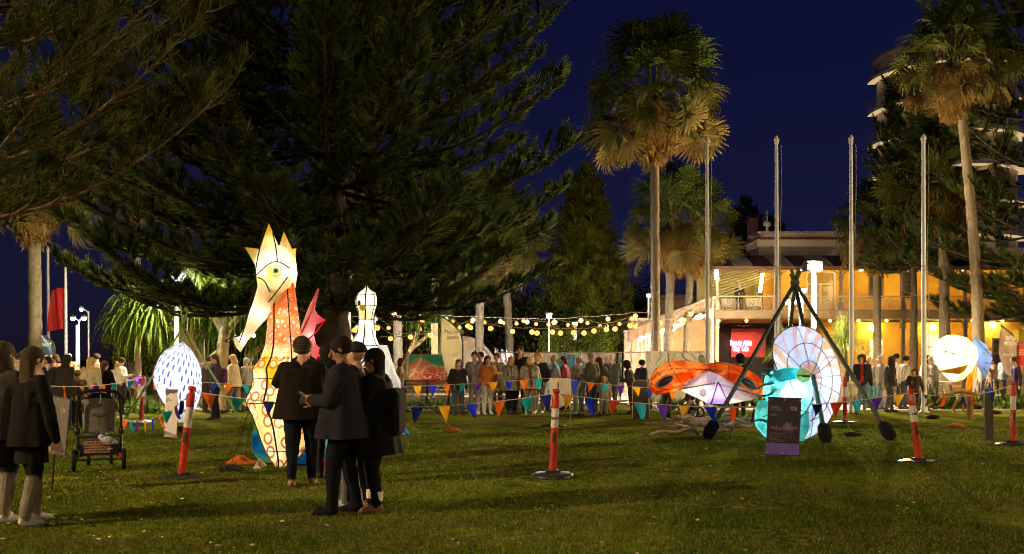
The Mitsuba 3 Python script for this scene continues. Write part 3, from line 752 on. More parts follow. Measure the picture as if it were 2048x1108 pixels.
# recessed bar at the left of the ground floor: dark frame, red lit back wall, ceiling
bx0, bx1 = gx(1440, 54)[0], px(1640)
m = M().box(((bx0 + bx1) / 2, 58.6, 1.9), (bx1 - bx0, .2, 3.8), (.045, .04, .042)).box((bx0 - .1, 56.3, 1.9), (.2, 4.6, 3.8), (.05, .045, .045)).box((bx1 + .08, 57.2, 1.9), (.16, 2.6, 3.8), OCHRE)
part(hotel, 'bar_recess', m, 'matte')
m = M().box(((bx0 + bx1) / 2, 56.1, 3.86), (bx1 - bx0 + .4, 5.0, .1), (.40, .28, .10))
part(hotel, 'bar_ceiling', m, 'matte')
rx0, rx1 = gx(1462, 58.4)[0], gx(1531, 58.4)[0]
part(hotel, 'red_panel', M().box(((rx0 + rx1) / 2, 58.42, 2.6), (rx1 - rx0, .08, 1.75), (.50, .045, .045)), 'paint', label='red panel behind the neon writing')
for t, (xx, yy) in (('Ready Able', (1459.5, 691)), ('Stay  Late', (1465, 702))):
    tm = meshkit.text_mesh(t, .27, .03, True)
    s = (gx(1503, 58)[0] - gx(xx, 58)[0]) / tm.extents[0] if t[0] == 'R' else (gx(1497, 58)[0] - gx(xx, 58)[0]) / tm.extents[0]
    v = np.array(tm.vertices); v = v[np.array(tm.faces).ravel()] * [s, 1.2, 1]
    o = pt(xx, yy, 58.2)
    part(hotel, 'neon_sign', M().add(np.stack([v[:, 0] + o[0], o[1] - v[:, 2], v[:, 1] + o[2]], -1), np.arange(len(v)).reshape(-1, 3), (.9, .5, .5)), 'matte', emit=(14, 2.0, 3.2), weight=1.0)
m = M(); c = pt(1488, 651, 55.5)
m.tube([c + [0, 0, .35], c], .03, (.05, .04, .03), 6)
for a in range(4):
    d = np.array([math.cos(a * 1.57 + .3), math.sin(a * 1.57 + .3), 0]); m.bar(c + d * .12, c + d * .75, .13, .015, (.10, .06, .03))
m.ball(c - [0, 0, .03], (.12, .12, .07), (.08, .06, .04), 6)
part(hotel, 'ceiling_fan', m, 'paint')
m = M()
for q in range(7): m.bar(gx(1455 + q * 11, 54.5, .75), gx(1455 + q * 11 + 7, 54.5, .75), .5, .05, (.09, .06, .04)); m.tube([gx(1458 + q * 11, 54.5, 0), gx(1458 + q * 11, 54.5, .74)], .03, (.05, .05, .05), 6)
part(hotel, 'bar_table', m, 'paint')
# verandah floor, ceiling, fascia
m = M().box(((x0 + x1) / 2, (DV + DW) / 2, zf - .16), (x1 - x0, DW - DV - .02, .22), (.30, .22, .12))
part(hotel, 'balcony_floor', m, 'matte')
m = M().box(((x0 + x1) / 2, DV - .06, zf - .12), (x1 - x0 + .1, .12, .42), (.24, .17, .09)).box(((x0 + x1) / 2, DV - .09, zf + .11), (x1 - x0 + .2, .2, .06), (.2, .14, .08)).box((x0 - .06, (DV + DW) / 2, zf - .12), (.12, DW - DV, .42), (.24, .17, .09))
part(hotel, 'balcony_fascia', m, 'paint')
nb = 34
for q in range(nb):      # sloped verandah lining boards seen from below
    xa, xb = x0 + (x1 - x0) * q / nb + .015, x0 + (x1 - x0) * (q + 1) / nb - .015
    A, B = np.array([(xa + xb) / 2, DV - .05, ze]), np.array([(xa + xb) / 2, DW, 7.55])
    part(hotel, 'ceiling_board', M().bar(A, B, xb - xa, .04, (.46, .36, .13) if q % 2 else (.33, .27, .09), up=(0, -.2, 1)), 'matte')
# striped curved roof
ns = 19
for q in range(ns):
    xa, xb = x0 - .15 + (x1 - x0 + .3) * q / ns, x0 - .15 + (x1 - x0 + .3) * (q + 1) / ns
    t = np.linspace(0, 1, 9)
    yy = DV - .35 + (DW - DV + .3) * t; zz = ze + .02 + (1.0) * (1 - (1 - t) ** 2.1)
    nx = 17; xx = np.linspace(xa, xb, nx)
    P = np.stack([np.repeat(xx[None], 9, 0) + (np.clip(t[:, None] * 2.0, 0, 9) * 1.0 if q == 0 else 0 * t[:, None]) * np.linspace(1, 0, nx)[None] * .6, np.repeat(yy[:, None], nx, 1), zz[:, None] + .03 * np.cos(np.arange(nx) * np.pi)[None]], -1)
    part(hotel, 'roof_stripe', M().grid(P, (.075, .022, .018) if q % 2 == 0 else (.30, .25, .21)), 'paint')
m = M().box(((x0 + x1) / 2, DV - .36, ze - .05), (x1 - x0 + .5, .1, .2), (.11, .05, .035)).box((x0 - .2, (DV + DW) / 2, ze - .05), (.1, DW - DV + .6, .2), (.11, .05, .035))
part(hotel, 'gutter', m, 'paint')
# left end lining (slanting battens in the gable end)
for q in range(9):
    a = np.array([x0 + .25, DV + .35 + q * .4, 5.0 + .19 * q]); b = np.array([px(1532), DV + .6 + q * .4, 6.35 + .12 * q])
    part(hotel, 'batten', M().bar(a, b, .10, .05, (.42, .40, .16)), 'paint')
part(hotel, 'end_wall', M().box((px(1532) - .1, DW + 1.4, 6.0), (.2, 3.0, 3.5), OCHRE), 'yellow_wall')
part(hotel, 'rear_wall', M().box(((x0 + px(1532)) / 2, DW + 1.2, 5.9), (px(1532) - x0, .2, 3.4), (.34, .28, .09)), 'matte')
# columns with brackets on both storeys
for q, x in enumerate((1434, 1557, 1681, 1806, 1930, 2050)):
    X = gx(x, DV + .1)[0]
    for za, zb, w in ((0, zf - .3, .17), (zf + .15, ze - .1, .14)):
        m = M().box((X, DV + .1, (za + zb) / 2), (w, w, zb - za), GREYP if q else (.5, .45, .4)).box((X, DV + .1, za + .2), (w + .08, w + .08, .4), GREYP if q else (.5, .45, .4)).box((X, DV + .1, zb - .5), (w + .1, w + .1, .08), GREYP if q else (.5, .45, .4))
        for sg in (-1, 1):
            for (a, b) in (((0.07, -.45), (.5, -.03)),): m.tube([(X + sg * a[0], DV + .1, zb + a[1]), (X + sg * .2, DV + .1, zb - .15), (X + sg * b[0], DV + .1, zb + b[1])], .025, GREYP, 5)
        part(hotel, 'column', m, 'paint')
# iron lace railing: one panel per bay of 0.6 m, arches, rings and bars
npan = int((x1 - x0) / .62); pw = (x1 - x0) / npan
LACE = (.42, .36, .26)


def lace(m, c, w, h):
    c = np.asarray(c, float)
    r = .012
    for sx in (-.5, .5): m.box(c + [sx * w * .97, 0, h / 2], (.025, .025, h), LACE)
    a = np.linspace(0, np.pi, 9)
    for cx in (-.25, .25):
        m.tube(np.stack([c[0] + cx * w + w * .22 * np.cos(a), c[1] + 0 * a, c[2] + h * .34 + h * .33 * np.sin(a)], -1), r, LACE, 4, False)
        for sx in (-.22, .22): m.tube([c + [cx * w + sx * w, 0, h * .02], c + [cx * w + sx * w, 0, h * .34]], r, LACE, 4, False)
        m.tube([c + [cx * w, 0, .02], c + [cx * w, 0, h * .62]], r, LACE, 4, False)
        m.tube(np.stack([c[0] + cx * w + w * .10 * np.cos(2 * a), c[1] + 0 * a, c[2] + h * .38 + w * .10 * np.sin(2 * a)], -1), r, LACE, 4, False)
        m.tube(np.stack([c[0] + cx * w + w * .09 * np.cos(2 * a), c[1] + 0 * a, c[2] + h * .82 + w * .09 * np.sin(2 * a)], -1), r, LACE, 4, False)
    m.tube(np.stack([c[0] + w * .22 * np.cos(a), c[1] + 0 * a, c[2] + h * .62 + h * .2 * np.sin(a)], -1), r, LACE, 4, False)


for q in range(npan):
    m = M(); lace(m, (x0 + pw * (q + .5), DV + .02, zr - .17), pw, .80)
    part(hotel, 'railing_panel', m, 'paint')
for q in range(6):
    m = M(); A = rotz(math.pi / 2); mm = M(); lace(mm, (0, 0, 0), .62, .80)
    m.join(mm, A, (x0 + .02, DV + .35 + .62 * q, zr - .17)); part(hotel, 'railing_panel', m, 'paint')
part(hotel, 'handrail', M().box(((x0 + x1) / 2, DV + .02, zr + .68), (x1 - x0, .09, .07), (.45, .38, .28)).box((x0 + .02, (DV + DW) / 2, zr + .68), (.09, DW - DV, .07), (.45, .38, .28)), 'paint')
# balcony table and chairs behind the lace
for q, x in enumerate((1452, 1466, 1500, 1516)):
    o = gx(x, 53.4, zf - .05); m = M()
    m.box(o + [0, 0, .46], (.42, .42, .05), (.55, .5, .4)).box(o + [0, .2, .72], (.42, .04, .45), (.55, .5, .4))
    for sx in (-.18, .18):
        for sy in (-.18, .18): m.box(o + [sx, sy, .22], (.04, .04, .44), (.5, .45, .36))
    k = thing('balcony_chair', 'pale chair on the hotel balcony behind the lace railing', 'chair', 'chairs on the hotel balcony'); put(k, m, 'paint')
# parapet building above
PX0, PX1 = px(1520), 31.5
m = M().box(((PX0 + PX1) / 2, DW + 2.2, 7.75), (PX1 - PX0, 4.0, .9), (.26, .23, .21))
part(hotel, 'parapet_wall', m, 'matte')
cx, cw = (PX0 + px(1705)) / 2, px(1705) - PX0
for z0_, z1_, pr, col in ((8.13, 8.22, .10, (.20, .18, .17)), (8.22, 8.52, .28, (.58, .48, .38)), (8.52, 8.60, .42, (.60, .45, .33)), (8.60, 8.74, .36, (.16, .028, .025)), (8.74, 9.02, .05, (.50, .40, .30)), (9.02, 9.13, .16, (.42, .34, .30))):
    part(hotel, 'cornice', M().box((cx, DW + 1.2 - pr / 2, (z0_ + z1_) / 2), (cw + pr * 1.6, 2.4 + pr, z1_ - z0_ - .002), col), 'paint')
for x in (1534, 1674):
    part(hotel, 'parapet_pier', M().box((px(x), DW - .08, 8.92), (.62, .34, .36), (.55, .45, .36)), 'paint')
    c = pt(x, 463, DW - .1); c[2] = 9.13
    part(hotel, 'urn', M().lathe([(0, 0), (.13, 0), (.10, .08), (.05, .12), (.07, .2), (.2, .3), (.24, .42), (.18, .54), (.07, .6), (.04, .7), (.025, 1.2), (0, 1.25)], (.55, .48, .38), 12, c), 'paint')
part(hotel, 'chimney', M().box((px(1526), DW + 2.4, 9.0), (.5, .8, 2.2), (.10, .022, .02)).box((px(1526), DW + 2.4, 10.15), (.62, .92, .14), (.12, .03, .025)), 'paint')
# right wing set back
part(hotel, 'side_wing', M().box((39, DW + 2, 3.4), (15, .4, 6.8), OCHRE).box((39, DW + 1.6, 7.0), (15.4, 1.0, .5), (.2, .06, .04)), 'yellow_wall')
# dark annex left of the hotel behind the palms
part(hotel, 'annex', M().box((gx(1385, 60)[0], 61.5, 2.7), (4.4, 3, 5.4), (.09, .06, .035)).box((gx(1385, 60)[0], 61.2, 5.5), (4.8, 3.6, .25), (.06, .04, .03)), 'matte')

# lamps of the hotel
for q, x in enumerate((1745, 1866, 1986)):
    c = pt(x, 655 if q < 2 else 650, DW - .32)
    m = M().box(c + [0, .22, 0], (.12, .16, .3), (.1, .08, .05)).box(c + [0, .05, .24], (.3, .3, .03), (.1, .08, .05))
    k = part(hotel, 'wall_lamp', m, 'paint', label='glowing wall lamp by the ground-floor openings')
    lamp_ball(k, 'globe', c, .17, WARM * 230, 6)
for q, x in enumerate((1437, 1493, 1548, 1603, 1660, 1717, 1773, 1829, 1885, 1945, 2005)):
    c = pt(x, 634, DV - .05) - [0, 0, .2]
    k = part(hotel, 'verandah_lamp', M().tube([c + [0, 0, .22], c + [0, 0, .05]], .035, (.1, .08, .05), 6), 'paint')
    lamp_ball(k, 'globe', c, .09, WARM * 6, .3)
for q, (x, ya, yb, dd) in enumerate(((1433, 540, 558, DV - .2), (1525, 547, 585, DV + 1.0))):
    a, b = pt(x, ya, dd), pt(x - (5 if q else 0), yb, dd)
    k = part(hotel, 'tube_lamp', M().tube([a, (a + b) / 2, b], .10, (.9, .8, .6), 10), 'matte', label='bright tube lamp on the upper verandah', emit=WARM * 22, weight=3)
for q, x in enumerate((1585, 1700, 1790, 1900, 2000)):
    c = np.array([px(x), 54.2, 6.75])
    k = part(hotel, 'ceiling_lamp', M().tube([c + [0, 0, .3], c + [0, 0, .08]], .04, (.1, .08, .05), 6), 'paint')
    lamp_ball(k, 'globe', c, .13, WARM * 150, 3.5)

# ---------------------------------------------------------------- apartment tower
tower = thing('apartment_tower', 'tall curved apartment tower with lit balcony edges behind the palms', 'building')
D = 92.0; cxy = np.array([gx(1905, D)[0] + 1.9, D + 6]); Rt = 7.6
zt = EYE + (HOR - 112) * (D - 1) / FPX
ang = np.linspace(math.pi * .95, math.pi * 1.9, 40)


def ring_slab(m, r0, r1, z0, z1, col):
    P = np.stack([np.stack([cxy[0] + r * np.cos(ang), cxy[1] + r * np.sin(ang), 0 * ang + z], -1) for r, z in ((r0, z0), (r1, z0), (r1, z1), (r0, z1), (r0, z0))], 1)
    for a in range(4): m.grid(P[:, a:a + 2], col)


for f in range(9):
    z = zt - f * 3.35
    m = M(); ring_slab(m, Rt - 1.2, Rt, z - .34, z, (.66, .57, .45)); part(tower, 'floor_slab', m, 'paint')
    m = M(); ring_slab(m, Rt - .80, Rt - .06, z - .40, z - .35, (.9, .8, .6)); m.f = [x[:, ::-1] for x in m.f]; part(tower, 'edge_light', m, 'matte', emit=(.62, .44, .22), weight=2.5)
    if f:
        m = M(); P = [np.stack([cxy[0] + (Rt - .1) * np.cos(ang), cxy[1] + (Rt - .1) * np.sin(ang), 0 * ang + zz], -1) for zz in (z + .1, z + 1.0)]
        m.tube(P[1], .05, (.35, .3, .25), 5)
        for q in range(0, 40): m.tube([P[0][q] - [0, 0, .12], P[1][q]], .025, (.3, .26, .22), 4, False)
        part(tower, 'balustrade', m, 'paint')
    if f < 8:
        for q in range(10):
            th = math.pi * (1.0 + .088 * q + .03)
            c = np.array([cxy[0] + (Rt - .97) * math.cos(th), cxy[1] + (Rt - .97) * math.sin(th), z - 1.85]); A = rotz(th + math.pi / 2)
            part(tower, 'window' if q % 3 else 'wall_panel', M().box(c, (1.72, .12, 3.0), (.12, .10, .08) if q % 3 == 1 else ((.72, .62, .48) if q % 3 == 0 else (.42, .34, .25)), A), 'gloss' if q % 3 else 'matte')
m = M(); m.lathe([(Rt - 1.0, 0), (Rt - 1.0, zt), (0, zt)], (.74, .64, .50), 36, (cxy[0], cxy[1], 0)); part(tower, 'core', m, 'matte')
m = M(); m.lathe([(Rt - 1.2, zt), (Rt - 1.2, zt + 1.7), (Rt - .6, zt + 1.75), (Rt - .6, zt + 2.1), (0, zt + 2.2)], (.62, .52, .40), 36, (cxy[0], cxy[1], 0)); part(tower, 'roof', m, 'paint')

# ---------------------------------------------------------------- canopy bar with hanging lights
bar = thing('canopy_bar', 'open white canopy hung with glowing bulbs left of the hotel', 'canopy')
d = 46.0
# canopy roof and scalloped valance
A_, B_, C_, E_ = pt(1257, 660, 44), pt(1432, 596, 44), pt(1432, 612, 52), pt(1262, 664, 52)
t = np.linspace(0, 1, 22)
P = np.stack([A_ + (B_ - A_) * t[:, None], E_ + (C_ - E_) * t[:, None]], 1)
part(bar, 'roof', M().grid(P, (.36, .26, .20)), 'cloth')
for q in range(11):
    a, b = A_ + (B_ - A_) * q / 11, A_ + (B_ - A_) * (q + 1) / 11
    xx = np.linspace(0, 1, 9); h = (.55 if q < 6 else .16) + .03 * np.random.default_rng(q).random() - .1 * np.sin(np.pi * xx)
    P = np.stack([a + (b - a) * xx[:, None], a + (b - a) * xx[:, None] - np.stack([0 * xx, .05 * np.sin(xx * 6.3), h], -1)], 1)
    part(bar, 'valance', M().grid(P, (.26, .17, .12)), 'cloth')
part(bar, 'rear_wall', M().box((gx(1345, 53)[0], 53, 1.95), (4.9, .15, 3.9), (.42, .28, .17)), 'matte')
part(bar, 'beam', M().bar(A_ + [0, 0, .06], B_ + [0, 0, .06], .12, .14, (.09, .07, .06)), 'paint')
part(bar, 'beam', M().bar(E_, C_, .12, .14, (.09, .07, .06)), 'paint')
for q, x in enumerate((1254, 1268, 1424)):
    b = gx(x, 44.2 + q * .2); zt_ = (A_ + (B_ - A_) * min(1, max(0, (x - 1257) / 175)))[2]
    part(bar, 'post', M().box(b + [0, 0, zt_ / 2], (.28 if q < 2 else .14, .28 if q < 2 else .14, zt_), (.26, .21, .17)), 'paint')
g = np.random.default_rng(4)
for q in range(46):
    u, w = g.random(), g.random()
    c = (A_ + (B_ - A_) * u) * (1 - w) + (E_ + (C_ - E_) * u) * w - [0, 0, .35 + .25 * g.random()]
    k = part(bar, 'pendant_cord', M().tube([c + [0, 0, .5], c + [0, 0, .05]], .008, (.1, .08, .06), 4, False), 'matte')
    lamp_ball(k, 'bulb', c, .085, np.array([1.0, .62, .28]) * (45 if q % 4 == 0 else 6), .4)
for q in range(7):
    a = pt(1276 + q * 8, 668 + q * 0, 46); h = .9 + .55 * (q % 3)
    part(bar, 'hanging_tube', M().tube([a, a - [0, 0, h]], .035, (.9, .75, .5), 6), 'matte', emit=WARM * 2.2, weight=.15)
for q in range(5):
    m = M(); b = gx(1280 + q * 24, 46 + (q % 2)); m.lathe([(0, .72), (.38, .72), (.38, .76), (0, .76)], (.28, .18, .10), 16, b).tube([b, b + [0, 0, .72]], .04, (.06, .05, .05), 8).lathe([(0, 0), (.25, 0), (.2, .03), (0, .04)], (.06, .05, .05), 14, b)
    put(thing('bar_table', 'round bar table under the bulb-lit canopy', 'table', 'tables under the canopy'), m, 'paint')
# ================================================================ poles, lamps, festoon strings, fences, flags
LAMP = 2.6
WHITE_ = np.array([1.0, .93, .78]); COOL = np.array([.82, .9, 1.0])


def pole_mesh(b, top, r0, r1, col):
    m = M(); m.tube([b, b * .5 + top * .5, top], [r0, (r0 + r1) / 2, r1], col, 14)
    m.lathe([(0, 0), (r0 * 2.0, 0), (r0 * 2.0, .03), (r0 * 1.25, .05), (r0 * 1.2, .22), (r0, .24)], col, 14, b)
    return m


for i, (x, yt, d, lab) in enumerate(((1414, 290, 28, 'first of four white flagpoles, right of the tall palm'), (1553, 288, 28, 'second flagpole from the left of the four, by the bamboo tripod'), (1702, 286, 28, 'third of the four white flagpoles, over the nautilus shell'),
                                     (1847, 285, 28, 'rightmost white flagpole, left of the glowing bird lantern'), (96, 503, 42, 'short far flagpole at the far left with no flag'), (131, 510, 40, 'far left flagpole carrying the red flag'))):
    k = thing('flagpole', lab, 'flagpole', 'flagpoles')
    b, t = gx(x + 1.5, d), pt(x, yt, d)
    part(k, 'pole', pole_mesh(b, t, .078, .05, (.62, .62, .64)), 'paint')
    part(k, 'finial', M().lathe([(0, 0), (.06, 0), (.075, .02), (.05, .05), (.08, .10), (.085, .13), (.05, .19), (.015, .24), (0, .25)], (.6, .55, .48), 12, t), 'paint')
    if i < 4:
        a = np.linspace(0, 1, 14); c0 = b * .45 + t * .55 if i % 2 else b * .3 + t * .7
        part(k, 'cleat', M().box(b + [.09, -.02, 1.2], (.05, .05, .25), (.4, .38, .36)), 'metal')
        part(k, 'halyard', M().tube(np.stack([b[0] + .085 + .02 * np.sin(a * 9), d - .07 + 0 * a, b[2] + 1.2 + a * (t[2] - 1.25)], -1), .008, (.45, .42, .38), 4, False).tube(c0 + np.stack([.09 * np.cos(a * 12.6), -.09 + .05 * np.sin(a * 12.6), -.25 * a], -1), .012, (.35, .3, .28), 4, False), 'cloth')
# red flag hanging on the second left pole
k = thing('red_flag', 'red flag hanging limp from a far left flagpole', 'flag')
t = np.linspace(0, 1, 14); s = np.linspace(0, 1, 10)
Pz = pt(131, 575, 40)[2]; W = .72; H = 1.75
P = np.array([[[gx(131, 40)[0] - .04 - W * u * (.75 + .25 * v), 40 + .10 * math.sin(u * 9 + v * 3), Pz - H * v - .12 * u * u] for u in s] for v in t])
put(k, M().grid(P, (.55, .04, .035)), 'leaf')


def street_lamp(lab, x, ytop, d, heads, colr, rad, wt, rp=.05, headr=.16, arm=.0, glow=None, shield=False, group='street lamps'):
    k = thing('street_lamp', lab, 'lamp post', group)
    b, t = gx(x, d), pt(x, ytop, d)
    part(k, 'post', pole_mesh(b, t, rp, rp * .8, (.55, .53, .5)), 'paint')
    for hx in heads:
        c = t + [hx, -.05, .05]
        part(k, 'arm', M().tube([t + [0, 0, -.05], (t + c) / 2 + [0, 0, .02], c + [0, 0, .08]], .03, (.4, .4, .4), 6).lathe([(0, .16), (headr * 1.15, .10), (headr * 1.2, .06), (headr * 1.1, .06), (0, .12)], (.3, .3, .3), 14, c), 'paint')
        lamp_ball(k, 'lamp_head', c, headr * .85, np.asarray(colr) * rad * LAMP, wt)
    if shield: part(k, 'back_shield', M().box(t + [0, .42, .08], (.6, .04, .24), (.02, .02, .02)).box(t + [0, .2, .26], (.6, .48, .03), (.02, .02, .02)).box(t + [-.3, .12, .06], (.03, .62, .36), (.02, .02, .02)).box(t + [.3, .12, .06], (.03, .62, .36), (.02, .02, .02)), 'matte')
    if glow:   # luminous column of the lamp
        ya, yb, g = glow
        a, e = pt(x, ya, d - .01), pt(x, yb, d - .01)
        part(k, 'light_column', M().tube([a - [0, rp + .05, 0], e - [0, rp + .05, 0]], .022 + .0014 * d, (.9, .9, .9), 10), 'matte', emit=np.asarray(colr) * g, weight=2)
    return k


WL = np.array([1.0, .74, .40])
street_lamp('brightest tall street lamp in front of the hotel, right of the tripod apex', 1627, 536, 37, (0,), WL, 11500, 70, .11, .21, glow=(552, 655, 3.0), shield=True)
street_lamp('twin-headed light column between the tripod poles, taller one', 1601, 583, 45, (-.14, .14), WL, 260, 4, .09, .15, glow=(590, 662, 3.0))
street_lamp('twin-headed light column seen left of the tripod apex', 1580, 606, 46, (-.16, .16), WL, 220, 4, .09, .14, glow=(614, 662, 3.0))
street_lamp('cool white street lamp left of the tall palm trunk', 1297, 593, 50, (0,), COOL, 130, 3, .06, .13)
street_lamp('twin-headed street lamp near the red flag at the far left', 158, 640, 38, (-.22, .22), WHITE_, 120, 4, .045, .10, glow=(650, 726, 1.6))
street_lamp('tall single-arm street lamp right of the twin lamp at the far left', 177, 622, 40, (-.28,), WHITE_, 25, 1, .04, .08)
street_lamp('luminous lamp column rising over the shell lantern', 355, 556, 29.5, (0,), np.array([1., .84, .46]), 2600, 24, .06, .17, glow=(578, 706, 2.2))
street_lamp('far white street lamp behind the festoon lights, left one', 1098, 634, 37, (0,), WHITE_, 2600, 14, .035, .13)
street_lamp('far white street lamp behind the festoon lights, right one', 1150, 650, 52, (0,), WHITE_, 2200, 8, .06, .15, glow=(656, 680, 1.2))
street_lamp('small far street lamp right of the white bird lantern neck', 750, 623, 36, (0,), WHITE_, 2600, 14, .035, .13)
street_lamp('small far street lamp behind the orange-barked tree', 838, 640, 66, (0,), WHITE_, 60, 1, .05, .14)
street_lamp('bright lamp among the pines right of the rightmost flagpole', 1832, 459, 60, (0,), WARM, 120, 2, .06, .2)

# festoon strings: wires from post to post with bulbs hanging
BULBS = [(684, 644), (701, 675), (709, 660), (728, 655), (755, 656), (781, 677), (788, 627), (821, 674), (842, 628), (845, 640), (861, 670), (892, 639), (936, 652), (941, 655), (946, 640), (981, 657), (1001, 643), (1025, 663), (1054, 644), (1064, 664), (1074, 666), (1105, 664),
         (1108, 645), (1121, 666), (1147, 665), (1162, 641), (1168, 666), (1188, 662), (1213, 659), (1216, 638), (1230, 658), (1260, 651), (1270, 652), (1271, 632), (1312, 632), (1320, 645), (1365, 646), (1368, 640), (1382, 628)]
STR = {'upper': ([b for b in BULBS if b[1] < 648], 38.0), 'lower': ([b for b in BULBS if b[1] >= 648], 35.0),
       'rear': ([(688 + 21 * i + (i * 37) % 11, 642 + (i * 29) % 17 + (0 if i % 3 else -6)) for i in range(29)], 46.0)}
for nm, (bl, d) in STR.items():
    k = thing('festoon_string', f'{nm} string of glowing festoon bulbs across the back of the lawn', 'string lights', 'festoon strings')
    bl = sorted(bl); pts = [pt(bl[0][0] - 60, 655 if nm == 'upper' else 668, d)]
    for a, b in zip(bl, bl[1:] + [(bl[-1][0] + 90, bl[-1][1] - 4)]):
        p, q = pt(a[0], a[1], d) + [0, 0, .16], pt(b[0], b[1], d) + [0, 0, .16]
        pts += [p, (p + q) / 2 - [0, 0, .03 * np.linalg.norm(q - p)]]
    part(k, 'wire', M().tube(np.array(pts), .011, (.35, .3, .22), 4, False), 'matte')
    for x, y in bl:
        c = pt(x, y, d)
        b = part(k, 'bulb_holder', M().tube([c + [0, 0, .17], c + [0, 0, .07]], .028, (.05, .05, .05), 6), 'matte')
        lamp_ball(b, 'bulb', c, .095, (2.0, .72, .08), .2)
k = thing('festoon_string', 'pale wire of bulbs strung from white bird lantern to the tree', 'string lights', 'festoon strings')
a, b = pt(760, 673, 33), pt(865, 664, 33); t = np.linspace(0, 1, 12)[:, None]
part(k, 'wire', M().tube(a + (b - a) * t - np.array([0, 0, .25]) * (t * (1 - t)), .012, (.6, .55, .45), 4, False), 'matte')
for x, y in ((420, 629), (507, 671)):
    k = thing('festoon_string', 'single warm bulb hanging in the strap-leaved tree' + (' left of' if x < 450 else ' right of') + ' its fork', 'string lights', 'festoon strings')
    c = pt(x, y, 29); part(k, 'wire', M().tube([c + [0, 0, 1.0], c + [0.02, 0, .1]], .01, (.2, .18, .15), 4, False), 'matte'); lamp_ball(k, 'bulb', c, .06, WARM * 8, .2)

# ---------------------------------------------------------------- fences with art panels
def proc_mural(p, n, uv):
    x, z = p.x * 1.25, p.z * 1.25
    w = fbm(x * 1.2, z * 1.2, 4.0, 3) * 2.2
    a, b, r = voronoi(x * .8 + w * .35, z * .8 + w * .3)
    line = smoothstep(.10, .02, b - a)
    body = smoothstep(1.72, 1.5, p.z + .35 * dr.abs(dr.sin(p.x * 2.2 + .7)) - .05)
    red = mix(mi.Color3f(.58, .05, .035), mi.Color3f(.70, .22, .17), smoothstep(.2, .6, a))
    red = mix(red, mi.Color3f(.82, .66, .58), line)
    teal = mix(mi.Color3f(.03, .26, .17), mi.Color3f(.05, .34, .24), noise(p.x * 9, p.z * 9))
    return mix(teal, red, body)


def proc_mural2(p, n, uv):
    w = fbm(p.x * .8, p.z * 1.8, 2.0, 3)
    col = mix(mi.Color3f(.10, .34, .62), mi.Color3f(.72, .30, .48), smoothstep(.42, .58, fbm(p.x * .7 + 5, p.z * 1.4, 7.0, 3) + .25 * (w - .5)))
    col = mix(col, mi.Color3f(.76, .66, .36), smoothstep(.60, .68, noise(p.x * .9 + w, p.z * 1.6, 9.0)))
    return mix(col, mi.Color3f(.80, .74, .70), smoothstep(.62, .70, noise(p.x * 2.1 + w * 2, p.z * 3.0, 3.0)))


scene['mural_mat'] = two({'type': 'diffuse', 'reflectance': mikit.proc(proc_mural)})
scene['mural_two_mat'] = two({'type': 'diffuse', 'reflectance': mikit.proc(proc_mural2)})
d = 33.0
k = thing('mural_panel', 'mural panel of red swirling shapes on teal behind the bench', 'mural')
a, b = gx(818, d), gx(915, d); zt = EYE + (HOR - 711) * d / FPX
part(k, 'board', M().box(((a[0] + b[0]) / 2, d, (zt + .66) / 2), (b[0] - a[0], .06, zt - .66), (.5, .3, .2)), 'mural_mat')
g = np.random.default_rng(12)
for q in range(12):
    cx_, cz_, r_ = a[0] + (b[0] - a[0]) * (.08 + .075 * q), .85 + .5 * g.random(), g.uniform(.10, .26); t = np.linspace(0, g.uniform(3.5, 7.5), 26); r2 = r_ * (1 - .10 * t); ph = g.uniform(0, 6)
    part(k, 'painted_line', M().tube(np.stack([np.clip(cx_ + r2 * np.cos(t + ph), a[0] + .05, b[0] - .05), d - .034 + 0 * t, np.clip(cz_ + r2 * np.sin(t + ph), .72, 1.5)], -1), .013, (.85, .66, .60), 4, False), 'matte')
part(k, 'frame', M().box(((a[0] + b[0]) / 2, d, zt + .02), (b[0] - a[0] + .1, .1, .05), (.3, .25, .2)).box((a[0], d, zt / 2), (.06, .1, zt), (.3, .25, .2)).box((b[0], d, zt / 2), (.06, .1, zt), (.3, .25, .2)), 'paint')
k = thing('mural_panel', 'long pale blue and pink mural fence behind the standing crowd', 'mural')
for q in range(5):
    xa, xb = gx(1046 + 37 * q, 34)[0], gx(1046 + 37 * (q + 1), 34)[0]
    part(k, 'board', M().box(((xa + xb) / 2, 34, 1.0), (xb - xa - .02, .05, 1.6), (.5, .4, .5)), 'mural_two_mat')
k = thing('mural_panel', 'pale hoarding with thin dark vine drawings right of the palm trunks', 'mural')
xa, xb = gx(1290, 34.5)[0], gx(1414, 34.5)[0]
part(k, 'board', M().box(((xa + xb) / 2, 34.5, .95), (xb - xa, .06, 1.85), (.50, .46, .40)), 'paint')
g = np.random.default_rng(8)
for q in range(7):
    x = xa + (xb - xa) * (.1 + .13 * q); t = np.linspace(0, 1, 22); zz = 1.85 - (.5 + .7 * g.random()) * t
    part(k, 'painted_line', M().tube(np.stack([x + .28 * np.sin(t * (4 + 3 * g.random()) + q) * t + .1 * t * (q % 3), 34.462 + 0 * t, zz], -1), .012, ((.08, .08, .07), (.06, .28, .22))[q % 2], 4, False), 'matte')
k = thing('mural_panel', 'narrow white panel with green loops left of the tall palm trunk', 'mural')
part(k, 'board', M().box((gx(1299, 34.0)[0], 34, .95), (.3, .05, 1.8), (.62, .58, .48)), 'paint')
fence = thing('mesh_fence', 'temporary steel mesh fence with a pale top rail behind the crowd', 'fence')
